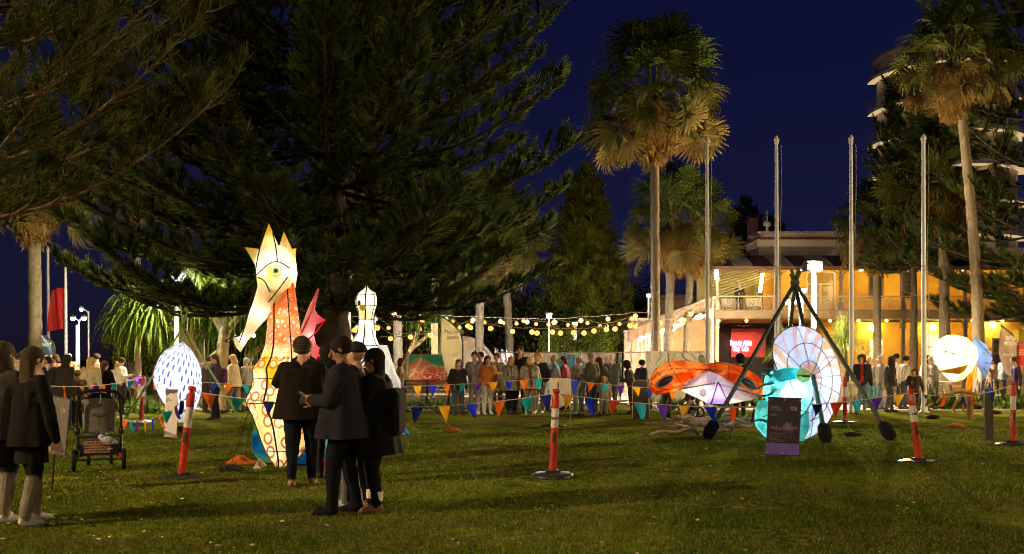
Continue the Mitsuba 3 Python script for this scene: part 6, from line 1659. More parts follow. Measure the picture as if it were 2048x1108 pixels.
# ---- crowd: px of feet, distance, height, yaw, label and look
C = lambda *a, **b: (a, b)
BR, BL, BK, GR = (.06, .035, .02), (.42, .28, .12), (.018, .014, .012), (.36, .34, .32)
G_L, G_M, G_R = 'crowd on the left of the lawn', 'crowd behind the bunting in the middle', 'crowd on the path at the right'
crowd = [
    C('woman in lilac checked jumper and blue jeans seen from behind', gx(62, 20.8), 1.62, 95, (.30, .24, .36), (.07, .12, .22), hair=(BR, 'long'), group=G_L, jacket=1.3, build=1.1, sleeve=(.36, .33, .38)),
    C('blonde girl with very long hair in pale patterned top', gx(180, 23), 1.60, 85, (.34, .30, .20), (.03, .03, .035), hair=(BL, 'long'), group=G_L),
    C('girl with long brown hair and black top beside the blonde girl', gx(209, 23.6), 1.52, 80, (.012, .012, .014), (.014, .014, .018), hair=((.12, .06, .03), 'long'), group=G_L),
    C('small child with light brown hair in front of the lamp column', gx(155, 22), 1.30, 110, (.10, .08, .05), (.02, .02, .03), hair=((.16, .09, .04), 'short'), group=G_L),
    C('tall dark-coated person at the left behind the tilted board', gx(128, 21), 1.66, 60, (.020, .018, .018), (.015, .015, .017), hair=(BK, 'long'), group=G_L, hem=.40),
    C('dark-dressed man behind the checked jumper woman', gx(95, 22.5), 1.62, 120, (.018, .017, .018), (.014, .014, .016), hair=(BK, 'short'), group=G_L),
    C('pale-jacketed person among the far left crowd', gx(34, 23), 1.70, 40, (.34, .30, .26), (.03, .03, .04), hair=(BR, 'short'), group=G_L, jacket=1.25),
    C('person in grey-brown top with pale bobbed hair at the far left edge', gx(8, 24), 1.64, 20, (.24, .20, .17), (.03, .03, .04), hair=(GR, 'bob'), group=G_L),
    C('person in white jacket left of the pale tree trunk', gx(243, 27), 1.62, 10, (.52, .48, .42), (.03, .03, .04), hair=(BR, 'short'), group=G_L, jacket=1.3),
    C('stooping person in white top right of the dark-haired girl', gx(226, 28), 1.50, -20, (.50, .46, .40), (.04, .04, .05), hair=(BL, 'bob'), group=G_L, lean=.25),
    C('brown-coated person behind the two long-haired girls', gx(195, 29), 1.74, 170, (.12, .08, .06), (.02, .02, .02), hair=(BR, 'short'), group=G_L),
    C('person in dull mauve coat far left of the palm trunk', gx(48, 28), 1.76, 0, (.12, .09, .10), (.02, .02, .02), hair=(BK, 'short'), group=G_L),
    C('person in a rust jacket right of the left palm trunk', gx(112, 30), 1.72, 180, (.16, .07, .04), (.02, .02, .02), hair=(BR, 'bob'), group=G_L),
    C('woman with purple backpack and black trousers right of the shell lantern', gx(432, 24.5), 1.68, -150, (.07, .05, .07), (.016, .015, .018), hair=((.10, .06, .04), 'long'), group=G_L, step=(.05, -.05)),
    C('person in beige raincoat walking behind the seahorse snout', gx(466, 28), 1.70, 180, (.40, .32, .20), (.10, .09, .08), hair=(BL, 'hood'), group=G_L, hem=.45, jacket=1.3, step=(.07, -.07)),
    C('grey figure between beige raincoat and seahorse belly', gx(492, 28.4), 1.62, 160, (.24, .22, .20), (.06, .06, .06), hair=(GR, 'short'), group=G_L),
    C('dark walker left of the beige raincoat', gx(412, 28), 1.66, 0, (.07, .06, .06), (.03, .03, .03), hair=(BR, 'short'), group=G_L),
    C('woman in dark coat under the curved event flag', gx(915, 26.6), 1.56, -60, (.030, .026, .024), (.05, .06, .08), hair=(BR, 'bob'), group=G_M, hem=.50),
    C('person in mauve-grey top with pale trousers right of the flag pole', gx(949, 27), 1.78, -80, (.22, .17, .22), (.30, .27, .24), (.5, .48, .45), hair=(BR, 'short'), group=G_M, jacket=1.2),
    C('person in rusty orange jacket with white trousers', gx(975, 27), 1.66, -70, (.36, .12, .03), (.52, .48, .44), (.5, .48, .45), hair=(BR, 'bob'), group=G_M, jacket=1.25),
    C('person in brown jacket behind the orange jacket', gx(962, 28.3), 1.78, -100, (.10, .06, .03), (.10, .09, .08), hair=(BK, 'short'), group=G_M),
    C('woman wrapped in a big black and cream plaid shawl over black skirt', gx(1022, 27), 1.64, -50, (.16, .145, .12), (.014, .013, .014), hair=((.30, .18, .09), 'bob'), group=G_M, hem=.42, build=1.12, jacket=1.5, skirt=(.12, (.014, .013, .014), .11), arms=(HOLD, HOLD)),
    C('smiling woman in cream coat with brown scarf and mauve trousers', gx(1060, 27), 1.63, -85, (.42, .38, .30), (.30, .20, .19), (.5, .42, .36), skin_=(.56, .36, .26), hair=((.42, .30, .16), 'bob'), group=G_M, hem=.45, jacket=1.35, build=1.1, arms=(POCK, POCK)),
    C('tall man in black jacket behind the plaid woman', gx(1040, 28), 1.95, -95, (.022, .022, .026), (.03, .03, .04), skin_=(.56, .36, .26), hair=(BR, 'short'), group=G_M, jacket=1.25),
    C('curly-haired man in dark top right of the cream coat', gx(1079, 27.6), 1.75, -110, (.030, .030, .034), (.17, .18, .17), (.4, .4, .4), skin_=(.56, .36, .26), hair=((.42, .28, .14), 'curly'), group=G_M),
    C('bluish-grey dressed person right of the curly-haired man', gx(1112, 28.4), 1.68, 175, (.16, .20, .26), (.10, .11, .14), hair=(BL, 'short'), group=G_M),
    C('person in patterned grey cardigan and blue jeans left of the grey-haired man', gx(1158, 27.0), 1.62, 120, (.24, .22, .19), (.14, .18, .22), (.5, .5, .5), hair=((.30, .20, .16), 'short'), group=G_M, build=1.15, jacket=1.3),
    C('grey-haired man in olive jacket facing left', gx(1184, 26.4), 1.76, 150, (.085, .075, .055), (.05, .07, .11), (.3, .25, .2), hair=(GR, 'short'), group=G_M, jacket=1.35, build=1.1),
    C('dark-haired woman in black beside the grey-haired man', gx(1198, 27), 1.62, 130, (.040, .032, .026), (.03, .04, .06), hair=((.05, .03, .02), 'long'), group=G_M, hem=.5),
    C('bald man in dark grey jumper left of the canopy', gx(1224, 28.2), 1.72, 100, (.085, .095, .10), (.14, .14, .14), skin_=(.60, .42, .30), hair=((.5, .36, .28), 'none'), group=G_M, build=1.1, jacket=1.2),
    C('child in pinkish top between the bald man and the blackboard', gx(1208, 26.2), 1.10, 100, (.36, .26, .22), (.3, .28, .25), hair=(BL, 'bob'), group=G_M),
    C('dark-haired person bending left of the blackboard', gx(1263, 27.5), 1.52, 160, (.045, .040, .045), (.04, .04, .05), hair=(BK, 'curly'), group=G_M, lean=.2),
    C('second dark-haired person by the blackboard', gx(1283, 28.4), 1.56, 30, (.05, .045, .06), (.04, .04, .05), hair=(BK, 'short'), group=G_M),
    C('walker in beige left of the red mural', gx(800, 28), 1.60, 0, (.20, .15, .12), (.06, .05, .05), hair=(BR, 'bob'), group=G_M, step=(.08, -.08)),
    C('dark-haired onlooker behind the orange fish lantern', gx(1480, 25.5), 1.70, 80, (.022, .018, .016), (.02, .02, .02), hair=(BK, 'curly'), group=G_R),
    C('light-haired person right of the vine-drawn hoarding', gx(1403, 29), 1.70, 90, (.40, .36, .28), (.05, .05, .05), hair=((.32, .24, .14), 'bob'), group=G_R),
    C('person in tan trousers under the left orange fish head', gx(1334, 25.0), 1.40, 60, (.06, .05, .045), (.10, .08, .06), hair=(BR, 'short'), group=G_R),
    C('man in red shirt and dark jacket carrying a green bag', gx(1722, 28.0), 1.70, -100, (.025, .022, .028), (.12, .15, .22), (.3, .28, .26), skin_=(.50, .32, .22), hair=((.05, .035, .025), 'curly'), group=G_R, jacket=1.3, arms=(DOWN, POCK)),
    C('child in white jumper beside the red-shirted man', gx(1706, 27.2), 1.12, -80, (.60, .52, .44), (.30, .28, .26), hair=(BL, 'bob'), group=G_R),
    C('dark-coated walker right of the red-shirted man', gx(1778, 28.2), 1.66, 0, (.05, .04, .035), (.07, .07, .08), hair=(BR, 'hood'), group=G_R, step=(.07, -.07)),
    C('walker in pale cap and grey coat at the right', gx(1762, 29.4), 1.68, 180, (.30, .26, .22), (.14, .16, .18), hair=((.5, .45, .4), 'cap'), group=G_R, step=(.06, -.06)),
    C('brown-haired child in dark clothes left of the rightmost flagpole', gx(1828, 28.0), 1.30, -110, (.06, .045, .04), (.05, .045, .05), hair=(BR, 'bob'), group=G_R),
    C('walker in off-white jumper behind the brown-haired child', gx(1806, 30), 1.68, 0, (.46, .40, .32), (.05, .05, .07), hair=(BK, 'short'), group=G_R, step=(.06, -.08), jacket=1.25),
    C('walker in grey right of the rightmost flagpole', gx(1868, 30.4), 1.66, 180, (.22, .19, .17), (.08, .08, .09), hair=(GR, 'short'), group=G_R, step=(-.05, .07)),
    C('walker in teal shorts left of the dark-coated walker', gx(1748, 30.4), 1.60, 190, (.16, .15, .14), (.05, .20, .22), hair=(BL, 'short'), group=G_R, step=(-.06, .06)),
    C('walker in brown behind the round bird stand', gx(1985, 31), 1.66, 180, (.16, .12, .10), (.05, .05, .06), hair=(BK, 'short'), group=G_R, step=(-.05, .05)),
    C('walker in cream puffer jacket just left of the round bird lantern', gx(1852, 31.5), 1.70, 10, (.52, .46, .36), (.10, .10, .12), hair=(BR, 'long'), group=G_R, step=(.07, -.07)),
    C('pale-shirted man behind the two walkers left of the rightmost flagpole', gx(1792, 31.5), 1.76, 185, (.50, .45, .38), (.05, .05, .06), hair=(BK, 'short'), group=G_R, step=(-.06, .07)),
    C('woman in camel coat right of the third flagpole', gx(1738, 32.2), 1.66, 0, (.34, .24, .13), (.03, .03, .03), hair=(BL, 'long'), group=G_R, hem=.4),
    C('person in faded blue jacket right of the round bird lantern', gx(2006, 32), 1.72, 10, (.14, .17, .24), (.05, .05, .06), hair=(BR, 'short'), group=G_R, step=(.06, -.06)),
    C('grey-hooded walker behind the tall dark board', gx(1966, 32), 1.70, 180, (.20, .18, .17), (.05, .05, .06), hair=((.2, .18, .17), 'hood'), group=G_R),
    C('woman in white scarf and dark coat at the far left back', gx(22, 27), 1.66, 30, (.05, .045, .05), (.03, .03, .03), hair=(BL, 'long'), group=G_L, hem=.4),
    C('bald man in tan jacket behind the tall dark-coated person', gx(140, 29), 1.76, 150, (.24, .17, .10), (.04, .04, .05), hair=((.4, .3, .24), 'none'), group=G_L),
    C('girl in pink top beside the child near the lamp column', gx(166, 26), 1.36, 60, (.42, .16, .20), (.06, .08, .14), hair=(BR, 'long'), group=G_L),
    C('man in cream jumper left of the bench with the red mural', gx(783, 29.6), 1.74, 200, (.44, .38, .28), (.06, .06, .08), hair=(BK, 'short'), group=G_M, step=(.06, -.06)),
    C('woman in dark red coat behind the bluish-grey person', gx(1130, 29.6), 1.66, 160, (.22, .04, .05), (.03, .03, .03), hair=(BR, 'bob'), group=G_M, hem=.42),
    C('man in light grey hoodie in the gap right of the brown jacket', gx(994, 30), 1.76, -100, (.30, .29, .28), (.05, .06, .09), hair=(BR, 'short'), group=G_M),
    C('dark-clothed person at the right edge beside the red sign', gx(2034, 29), 1.64, 175, (.05, .03, .08), (.03, .03, .04), hair=(BR, 'short'), group=G_R),
]
made = {}
gp_ = np.random.default_rng(77)
POSES = [(DOWN, DOWN), (DOWN, POCK), (POCK, POCK), (HOLD, HOLD), (HOLD, DOWN), ((.16, .06, .53, .09, .13, .66), DOWN), ((.17, -.02, .5, .19, .04, .37), (.16, .05, .52, .08, .16, .56))]
for a, b in crowd:
    b.setdefault('arms', POSES[gp_.integers(len(POSES))]); b.setdefault('step', tuple(gp_.uniform(-.04, .04, 2))); b.setdefault('head_turn', gp_.uniform(-.6, .6)); b.setdefault('lean', gp_.uniform(-.04, .10)); b.setdefault('head_down', gp_.uniform(-.1, .35)); b.setdefault('jacket', gp_.uniform(1.1, 1.4)); b.setdefault('build', gp_.uniform(.92, 1.16))
    made[a[0]] = person(*a, **b)
k, W, h = made['woman wrapped in a big black and cream plaid shawl over black skirt']
v_, f_, c_ = M().arrays() if False else (None, None, None)
# plaid shawl with fringe
t_ = np.linspace(0, 1, 30); a_ = np.linspace(0, 2 * np.pi, 61)
A0 = (.105 + .10 * t_ ** .7)[:, None] * (1 + .05 * np.sin(4 * a_)[None] * t_[:, None]); z_ = .83 - (.30 + .10 * np.cos(a_ * 2 + .5)[None]) * t_[:, None]
Pq = np.stack([A0 * np.cos(a_) * h, A0 * .78 * np.sin(a_) * h, z_ * h], -1)
U, V_ = np.meshgrid(a_ / 6.283, t_); ln = ((U * 16) % 1 < .22) | ((V_ * 7) % 1 < .22); ln2 = ((U * 16 + .5) % 1 < .08) | ((V_ * 7 + .5) % 1 < .1)
cc = np.where(ln[..., None], [.42, .38, .30], np.where(ln2[..., None], [.2, .18, .15], [.012, .011, .010]))
m = M().grid(W(Pq.reshape(-1, 3)).reshape(Pq.shape), cc); part(k, 'shawl', m, 'cloth', label='black and cream plaid shawl')
k, W, h = made['smiling woman in cream coat with brown scarf and mauve trousers']
a_ = np.linspace(0, 2 * np.pi, 24)
accessory(k, 'scarf', M().tube(np.stack([.058 * h * np.cos(a_), .05 * h * np.sin(a_) + .012 * h, .845 * h + .01 * np.sin(a_ * 3)], -1), .028 * h, (.16, .085, .06), 8, False).tube(curve([(0, .06 * h, .84 * h), (.01, .10 * h, .74 * h), (-.005, .115 * h, .60 * h), (0, .12 * h, .48 * h)], 10), .030 * h, (.17, .09, .065), 8), W)
k, W, h = made['man in red shirt and dark jacket carrying a green bag']
accessory(k, 'red_shirt', M().ball((0, .055 * h, .68 * h), (.075 * h, .055 * h, .17 * h), (.42, .02, .03), 12), W)
bg = M().ball((.17 * h, -.03 * h, .60 * h), (.10 * h, .06 * h, .17 * h), (.06, .075, .03), 12).tube(curve([(.13 * h, -.03 * h, .72 * h), (.08 * h, .04 * h, .80 * h), (.02 * h, -.06 * h, .78 * h)], 8), .02, (.04, .05, .02), 6)
accessory(k, 'green_bag', bg, W)
k, W, h = made['woman with purple backpack and black trousers right of the shell lantern']; backpack(k, W, h, (.16, .05, .16), .68, .95)
k, W, h = made['woman in lilac checked jumper and blue jeans seen from behind']
m = M()
for i in range(4):
    for j_ in range(3):
        if (i + j_) % 2: continue
        a0, a1 = math.pi * (1.12 + .19 * i), math.pi * (1.12 + .19 * (i + 1)); z0 = (.60 + .07 * j_) * h; aa = np.linspace(a0, a1, 6)
        m.grid(np.stack([np.stack([.150 * h * np.cos(aa), .112 * h * np.sin(aa), 0 * aa + z0 + dz], -1) for dz in (0, .068 * h)]), (.44, .40, .46))
accessory(k, 'jumper_check', m, W, kind='stuff')
# man on the balcony
k, W, h = person('man in dark jacket standing on the hotel balcony, head bowed', gx(1479, DV + .9, zf - .04), 1.74, -90, (.05, .045, .05), (.03, .03, .035), hair=(GR, 'short'), arms=(HOLD, HOLD), skin_=(.6, .42, .3))
# ================================================================ bollards, bunting, signs, strollers, benches
ORG, WHT = (.44, .030, .010), (.50, .48, .45)


def bollard(lab, foot, H, tilt, axis, band=(.56, .80), base_col=(.03, .03, .03), txt=None, base=True, r=.052):
    k = thing('bollard', lab, 'bollard', 'red and white bollards')
    foot = np.asarray(foot, float); A = rot(axis, tilt)
    o = foot + [0, 0, .05]
    a, b = band[0] * H, band[1] * H
    def ring(prof, col): return M().lathe(prof, col, 20, o, A)
    part(k, 'lower_tube', ring([(r * 1.05, 0), (r, .03), (r * .97, a)], ORG), 'scuffed_red')
    part(k, 'reflective_band', ring([(r * .985, a + .001), (r * .96, b)], WHT), 'paint', label='worn white reflective band')
    part(k, 'upper_tube', ring([(r * 1.02, b), (r * 1.06, b + .012), (r * 1.0, b + .03), (r * .97, H * .95), (r * .9, H * .965)], ORG), 'scuffed_red')
    t = M().lathe([(r * .55, H * .955), (r * .5, H * .985), (r * .95, H * 1.0), (r * 1.0, H * 1.02), (r * .8, H * 1.04), (0, H * 1.045)], ORG if txt != 'pale' else (.55, .3, .25), 16, o, A)
    part(k, 'handle_cap', t, 'gloss')
    if base:
        n = 8; an = np.arange(n) * 2 * np.pi / n + .39
        part(k, 'base', M().lathe([(.30, 0), (.30, .028), (.25, .05), (.11, .06), (.10, .085), (0, .085)], base_col, 8, foot - [0, 0, .004], rotz(.4)), 'paint', label='heavy black rubber base' if base_col[0] < .1 else 'white rubber base')
    part(k, 'label', M().grid(np.array([[(o + A @ np.array([r * 1.0 * math.sin(q_), -r * 1.0 * math.cos(q_), z])) for q_ in np.linspace(-.5, .5, 6)] for z in (a - .20, a - .06)]), (.03, .025, .025)), 'paint') if H > .9 else None
    if txt and txt != 'pale':
        tm = meshkit.text_mesh(txt, .035, .002, True); v = np.array(tm.vertices)[np.array(tm.faces).ravel()]
        w = v[:, 0].max(); an = (v[:, 0] - w / 2) / r
        p = np.stack([(r + .0015 + v[:, 2]) * np.sin(an), -(r + .0015 + v[:, 2]) * np.cos(an), v[:, 1] + (a + b) / 2 - .02], -1)
        part(k, 'lettering', M().add(o + p @ A.T, np.arange(len(v)).reshape(-1, 3), (.03, .03, .03)), 'matte')
    return k, o + A @ np.array([0, 0, H * .985])


BP = {}
BP['L'] = bollard('near bollard left of the seahorse, leaning right, dirty white sleeve', gp(363, 958), 1.12, .12, [0, 1, 0])[1]
BP['C'] = bollard('near bollard standing alone at the middle of the lawn', gp(1105, 952), 1.07, .045, [0, 1, 0], txt='PMHC')[1]
BP['R'] = bollard('near bollard at the right leaning left with letters on its band', gp(1837, 926), 1.03, -.11, [0, 1, 0], txt='VMS')[1]
BP['FR'] = bollard('bollard at the far right edge with dark base', gp(2026, 890), 1.06, 0, [0, 1, 0])[1]
BP['BL'] = bollard('far bollard on a white base beside the thin bamboo tripod', gp(283, 845), 1.08, .04, [0, 1, 0], base_col=(.5, .48, .45))[1]
BP['BC'] = bollard('far bollard in front of the white banner, directly behind the middle one', gp(1107, 853), 1.10, 0, [0, 1, 0])[1]
BP['LL'] = bollard('dim bollard between the left pair and the checked jumper woman', gp(62, 905), 1.10, .02, [0, 1, 0])[1]
BP['BR'] = bollard('far bollard hidden behind the nautilus lantern', gp(1690, 846), 1.05, 0, [0, 1, 0])[1]
bollard('small red bollard top just behind the stroller hood', gp(190, 868), .98, 0, [0, 1, 0])

FL = {'b': (.015, .03, .42), 'o': (.62, .12, .012), 't': (.01, .22, .24), 'p': (.07, .02, .26), 'y': (.60, .30, .02), 'n': (.012, .015, .12), 'r': (.5, .05, .012), 'c': (.02, .25, .34), 'k': (.03, .03, .03)}
CN = {'b': 'blue', 'o': 'orange', 't': 'teal', 'p': 'purple', 'y': 'yellow', 'n': 'navy', 'r': 'red', 'c': 'cyan', 'k': 'black'}


def bunting(lab, pts, flags, size=.24, seed=0, curl=.45):
    """A sagging cord through pts with triangular pennants at the given fractions; each pennant a part."""
    g = np.random.default_rng(seed)
    k = thing('bunting', lab, 'bunting', 'bunting lines')
    p = curve(pts, 60)
    L = np.concatenate([[0], np.cumsum(np.linalg.norm(np.diff(p, axis=0), axis=1))]); L /= L[-1]
    part(k, 'cord', M().tube(p, .006, (.55, .52, .46), 5), 'cloth')
    for u, c in flags:
        o = np.array([np.interp(u, L, p[:, i]) for i in range(3)]); d = np.array([np.interp(min(1, u + .02), L, p[:, i]) for i in range(3)]) - o; d = nrm(d * [1, 1, .6])
        tw = g.normal(0, curl); d = rotz(tw) @ d
        n_ = nrm(np.cross(d, [0, 0, 1.0]))
        s = np.linspace(0, 1, 9); w = size * g.uniform(.9, 1.05); hh = size * g.uniform(1.1, 1.35)
        bow, ph, sk = g.normal(0, .6), g.uniform(0, 6.28), g.normal(0, .22)
        rows = []
        for v in s:
            ww = w * (1 - v) + .012
            x = np.linspace(-.5, .5, 7)
            rows.append(o + d * (x * ww + sk * v * w)[:, None] + np.array([0, 0, -1.0]) * hh * v + n_ * (hh * (.16 * np.sin(x * 5 * (1 - v * .6) + ph) * v**.5 + bow * v**2 * .5))[:, None])
        part(k, 'pennant', M().grid(np.array(rows), np.array(FL[c]) * g.uniform(.8, 1.15)), 'leaf', label=CN[c] + ' pennant' if False else None)


def on(pa, pb, sag, n=9):
    t = np.linspace(0, 1, n)[:, None]
    return pa + (pb - pa) * t - np.array([0, 0, sag]) * (4 * t * (1 - t))


def fx(pa, pb, xs):   # fractions along the line for the given picture columns
    out_ = []
    for x in xs:
        k_ = (x - 1024) / FPX; u = (pa[0] - k_ * pa[1]) / ((k_ * (pb[1] - pa[1])) - (pb[0] - pa[0])); out_.append(-u if False else u)
    return out_


def line(lab, a, b, sag, cols, size, seed):
    xs, cs = [c[0] for c in cols], [c[1] for c in cols]
    us = [np.clip((((x - 1024) / FPX) * a[1] - a[0]) / ((b[0] - a[0]) - ((x - 1024) / FPX) * (b[1] - a[1])), .02, .98) for x in xs]
    bunting(lab, on(a, b, sag), list(zip(us, cs)), size, seed)


line('near bunting between the left bollard and the middle bollard', BP['L'], BP['C'], .20, [(418, 'o'), (476, 't'), (538, 'n'), (612, 'y'), (662, 'o'), (725, 't'), (778, 'p'), (834, 'n'), (888, 'y'), (943, 'b'), (997, 'o'), (1053, 't'), (1092, 'n')], .165, 1)
line('near bunting between the middle bollard and the right bollard', BP['C'], BP['R'], .20, [(1134, 'y'), (1180, 'b'), (1229, 'r'), (1280, 'c'), (1326, 'p'), (1368, 'y'), (1421, 'b'), (1466, 'r'), (1508, 'k'), (1590, 't'), (1634, 'n'), (1673, 'r'), (1713, 'c'), (1753, 'p'), (1798, 'y')], .175, 2)
line('dark bunting between the right bollard and the far right bollard', BP['R'], BP['FR'], .12, [(1835, 'k'), (1852, 'p'), (1870, 'k'), (1888, 'r'), (1908, 'k'), (1926, 'n'), (1946, 'r'), (1965, 'k'), (1985, 'n'), (2005, 'k')], .14, 3)
line('far bunting between the two far bollards', BP['BL'], BP['BC'], .22, [(312, 'o'), (350, 'y'), (430, 'b'), (458, 'o'), (492, 't'), (645, 'o'), (690, 't'), (800, 'p'), (834, 'y'), (866, 'b'), (893, 'o'), (925, 't'), (956, 'p'), (986, 'y'), (1017, 'b'), (1047, 'o'), (1076, 't')], .20, 4)
line('far bunting from the far middle bollard towards the nautilus lantern', BP['BC'], BP['BR'], .26, [(1122, 'y'), (1152, 'b'), (1182, 'o'), (1212, 't'), (1242, 'p'), (1273, 'y'), (1304, 'b'), (1345, 'o')], .19, 5)
line('left bunting running from the dim left bollard to the far left bollard', BP['LL'], BP['BL'], .10, [(100, 'y'), (128, 'o'), (163, 'y'), (192, 'b'), (208, 'o'), (228, 't'), (247, 'p'), (262, 't'), (268, 'y'), (280, 'b')], .17, 6)
pa = gp(205, 872, .62)
line('low drooping bunting of shiny pennants between stroller and left bollard', pa, BP['L'] - [0, 0, .03], .34, [(222, 'b'), (249, 'o'), (262, 't'), (274, 'p'), (290, 'y'), (304, 'b'), (318, 'o'), (334, 't'), (352, 'p'), (364, 'n')], .15, 7)


# ---- boards and signs
def board(name, lab, c, w, h, yaw, lean_, roll, col, cat, legs=True, mat='paint', th=.012):
    """An upright board: its frame in local x (right), z (up); returns key and placing function."""
    k = thing(name, lab, cat)
    A = rotz(yaw) @ rot([0, 1, 0], roll) @ rot([1, 0, 0], lean_)
    W = lambda v: np.asarray(v, float) @ A.T + c
    def P(nm, m, mt=mat, **kw): v, f, cc = m.arrays(); return part(k, nm, (W(v), f, cc), mt, **kw)
    P('panel', M().box((0, 0, 0), (w, th, h), col))
    P('edge', M().box((0, .006, -h / 2 - .006), (w + .02, .02, .012), np.array(col) * .7))
    P('edge', M().box((0, .006, h / 2 + .006), (w + .02, .02, .012), np.array(col) * .7))
    return k, W, P


def words(P, txt, x, z, size, col, th=.012, bold=True, nm='lettering'):
    tm = meshkit.text_mesh(txt, size, .002, bold); v = np.array(tm.vertices)[np.array(tm.faces).ravel()]
    P(nm, M().add(np.stack([v[:, 0] + x, -th / 2 - .0005 - v[:, 2], v[:, 1] + z], -1), np.arange(len(v)).reshape(-1, 3), col), 'matte')


def lines(P, x0_, x1_, zs, t, col, th=.012, seed=0):
    g = np.random.default_rng(seed); m = M()
    for z in zs: L = (x1_ - x0_) * g.uniform(.75, 1.0); m.box((x0_ + L / 2, -th / 2 - .001, z), (L, .002, t), col)
    P('small_print', m, 'matte', kind='stuff')


# dark board in front of the nautilus
dd = dep(940); s = dd / FPX
c = pt(1567, 853, dd)
k, W, P = board('notice_board', 'dark violet notice board on a stake in front of the nautilus lantern', c, 66 * s, 113 * s, 0, .05, .035, (.022, .014, .035), 'notice board')
w, h = 66 * s, 113 * s
P('lower_band', M().box((0, -.007, -h * .40), (w * .995, .003, h * .20), (.14, .08, .42)))
words(P, 'Friday', -w * .42, h * .325, .030, (.20, .17, .20)); words(P, '30 June', -w * .42, h * .285, .030, (.20, .17, .20)); words(P, 'arts', w * .16, h * .32, .040, (.25, .24, .28)); words(P, 'walk', w * .18, h * .285, .032, (.25, .24, .28))
lines(P, -w * .42, w * .05, [h * (-.12 - .03 * i) for i in range(7)], .008, (.14, .11, .17)); lines(P, -w * .42, -w * .2, [h * .23, h * .21, h * .19], .008, (.14, .11, .17), seed=2)
m = M().ball((w * .12, -.008, 0), (w * .10, .003, h * .075), (.20, .13, .26), 12)
for i in range(5): m.tube(curve([(w * (.05 + .05 * i), -.008, h * .10), (w * (.08 + .04 * i), -.008, 0), (w * (-.05 + .1 * i), -.008, -h * .2)], 8), .003, (.17, .11, .22), 4)
for i in range(7): m.ball((w * (-.35 + .12 * i), -.007, -h * (.02 + .01 * (i % 3))), (w * .06, .002, h * (.03 + .015 * (i % 2))), (.16, .10, .24), 8)
P('line_drawing', m, 'matte', kind='stuff')
lines(P, -w * .40, -w * .15, [-h * .37, -h * .385, -h * .43, -h * .445], .007, (.45, .36, .75)); lines(P, -w * .05, w * .2, [-h * .365, -h * .38], .009, (.45, .36, .75), seed=3); lines(P, w * .2, w * .42, [-h * .44, -h * .46], .006, (.45, .36, .75), seed=4)
for xx, zz in ((-.46, .47), (0, .47), (.46, .47), (-.46, -.47), (0, -.47), (.46, -.47)): P('bolt', M().lathe([(.009, 0), (.009, .004), (0, .005)], (.7, .7, .7), 10, (w * xx, -.008, h * zz), rot([1, 0, 0], math.pi / 2)), 'metal')
part(k, 'stake', M().tube([gx(1567, dd + .05, -.05), pt(1567, 850, dd + .05)], .012, (.06, .06, .06), 8), 'metal')
# tilted board at the left
dd = 11.0; s = dd / FPX
c = pt(113, 851, dd)
k, W, P = board('notice_board', 'tilted dull grey notice board on a stake left of the stroller', c, 58 * s, 112 * s, -.35, .05, .16, (.105, .092, .095), 'notice board')
w, h = 58 * s, 112 * s
words(P, 'arts', w * .12, h * .30, .034, (.30, .29, .29)); words(P, 'walk', w * .14, h * .262, .026, (.30, .29, .29)); words(P, 'Friday', -w * .4, h * .3, .022, (.17, .16, .16)); words(P, '30 June', -w * .4, h * .27, .022, (.17, .16, .16))
lines(P, -w * .42, w * .05, [-h * .2, -h * .23, -h * .26], .006, (.17, .155, .16)); lines(P, -w * .42, w * .3, [-h * .36, -h * .38, -h * .44], .006, (.24, .22, .23), seed=5)
P('line_drawing', M().ball((w * .02, -.007, 0), (w * .12, .002, h * .07), (.16, .14, .14), 10), 'matte')
for xx, zz in ((-.46, .47), (0, .47), (.46, .47), (-.46, -.47), (0, -.47), (.46, -.47)): P('bolt', M().lathe([(.007, 0), (.007, .004), (0, .005)], (.8, .8, .8), 10, (w * xx, -.008, h * zz), rot([1, 0, 0], math.pi / 2)), 'metal')
part(k, 'stake', M().tube([gx(103, dd + .05, -.05), pt(112, 850, dd + .05)], .011, (.06, .06, .06), 8), 'metal')
# white board by the shell lantern
dd = 16.2; s = dd / FPX
c = pt(342, 826, dd)
k, W, P = board('notice_board', 'narrow white notice board on a wire stake in front of the shell lantern', c, 24 * s, 94 * s, .05, .03, .04, (.66, .64, .66), 'notice board')
w, h = 24 * s, 94 * s
P('header', M().prism([(-w / 2, h / 2), (-w / 2, h * .39), (-w * .3, h * .37), (-w * .1, h * .43), (w * .15, h * .41), (w / 2, h * .45), (w / 2, h / 2)], .004, (.13, .12, .14), (0, -.008, 0)), 'matte')
P('footer', M().prism([(-w / 2, -h / 2), (-w / 2, -h * .38), (-w * .1, -h * .40), (w * .2, -h * .45), (w / 2, -h * .46), (w / 2, -h / 2)], .004, (.40, .38, .42), (0, -.008, 0)), 'matte')
words(P, 'Star', -w * .42, h * .30, .022, (.10, .10, .12)); words(P, 'Wonder', -w * .42, h * .265, .022, (.10, .10, .12)); words(P, 'Sea', -w * .42, h * .23, .022, (.10, .10, .12))
lines(P, -w * .42, -w * .03, [h * (.15 - .022 * i) for i in range(20)], .004, (.42, .40, .43)); lines(P, w * .05, w * .42, [h * (.15 - .022 * i) for i in range(18)], .004, (.42, .40, .43), seed=9)
part(k, 'stake', M().tube([gx(340, dd + .05, -.05), pt(342, 830, dd + .05)], .006, (.2, .2, .2), 6), 'metal')
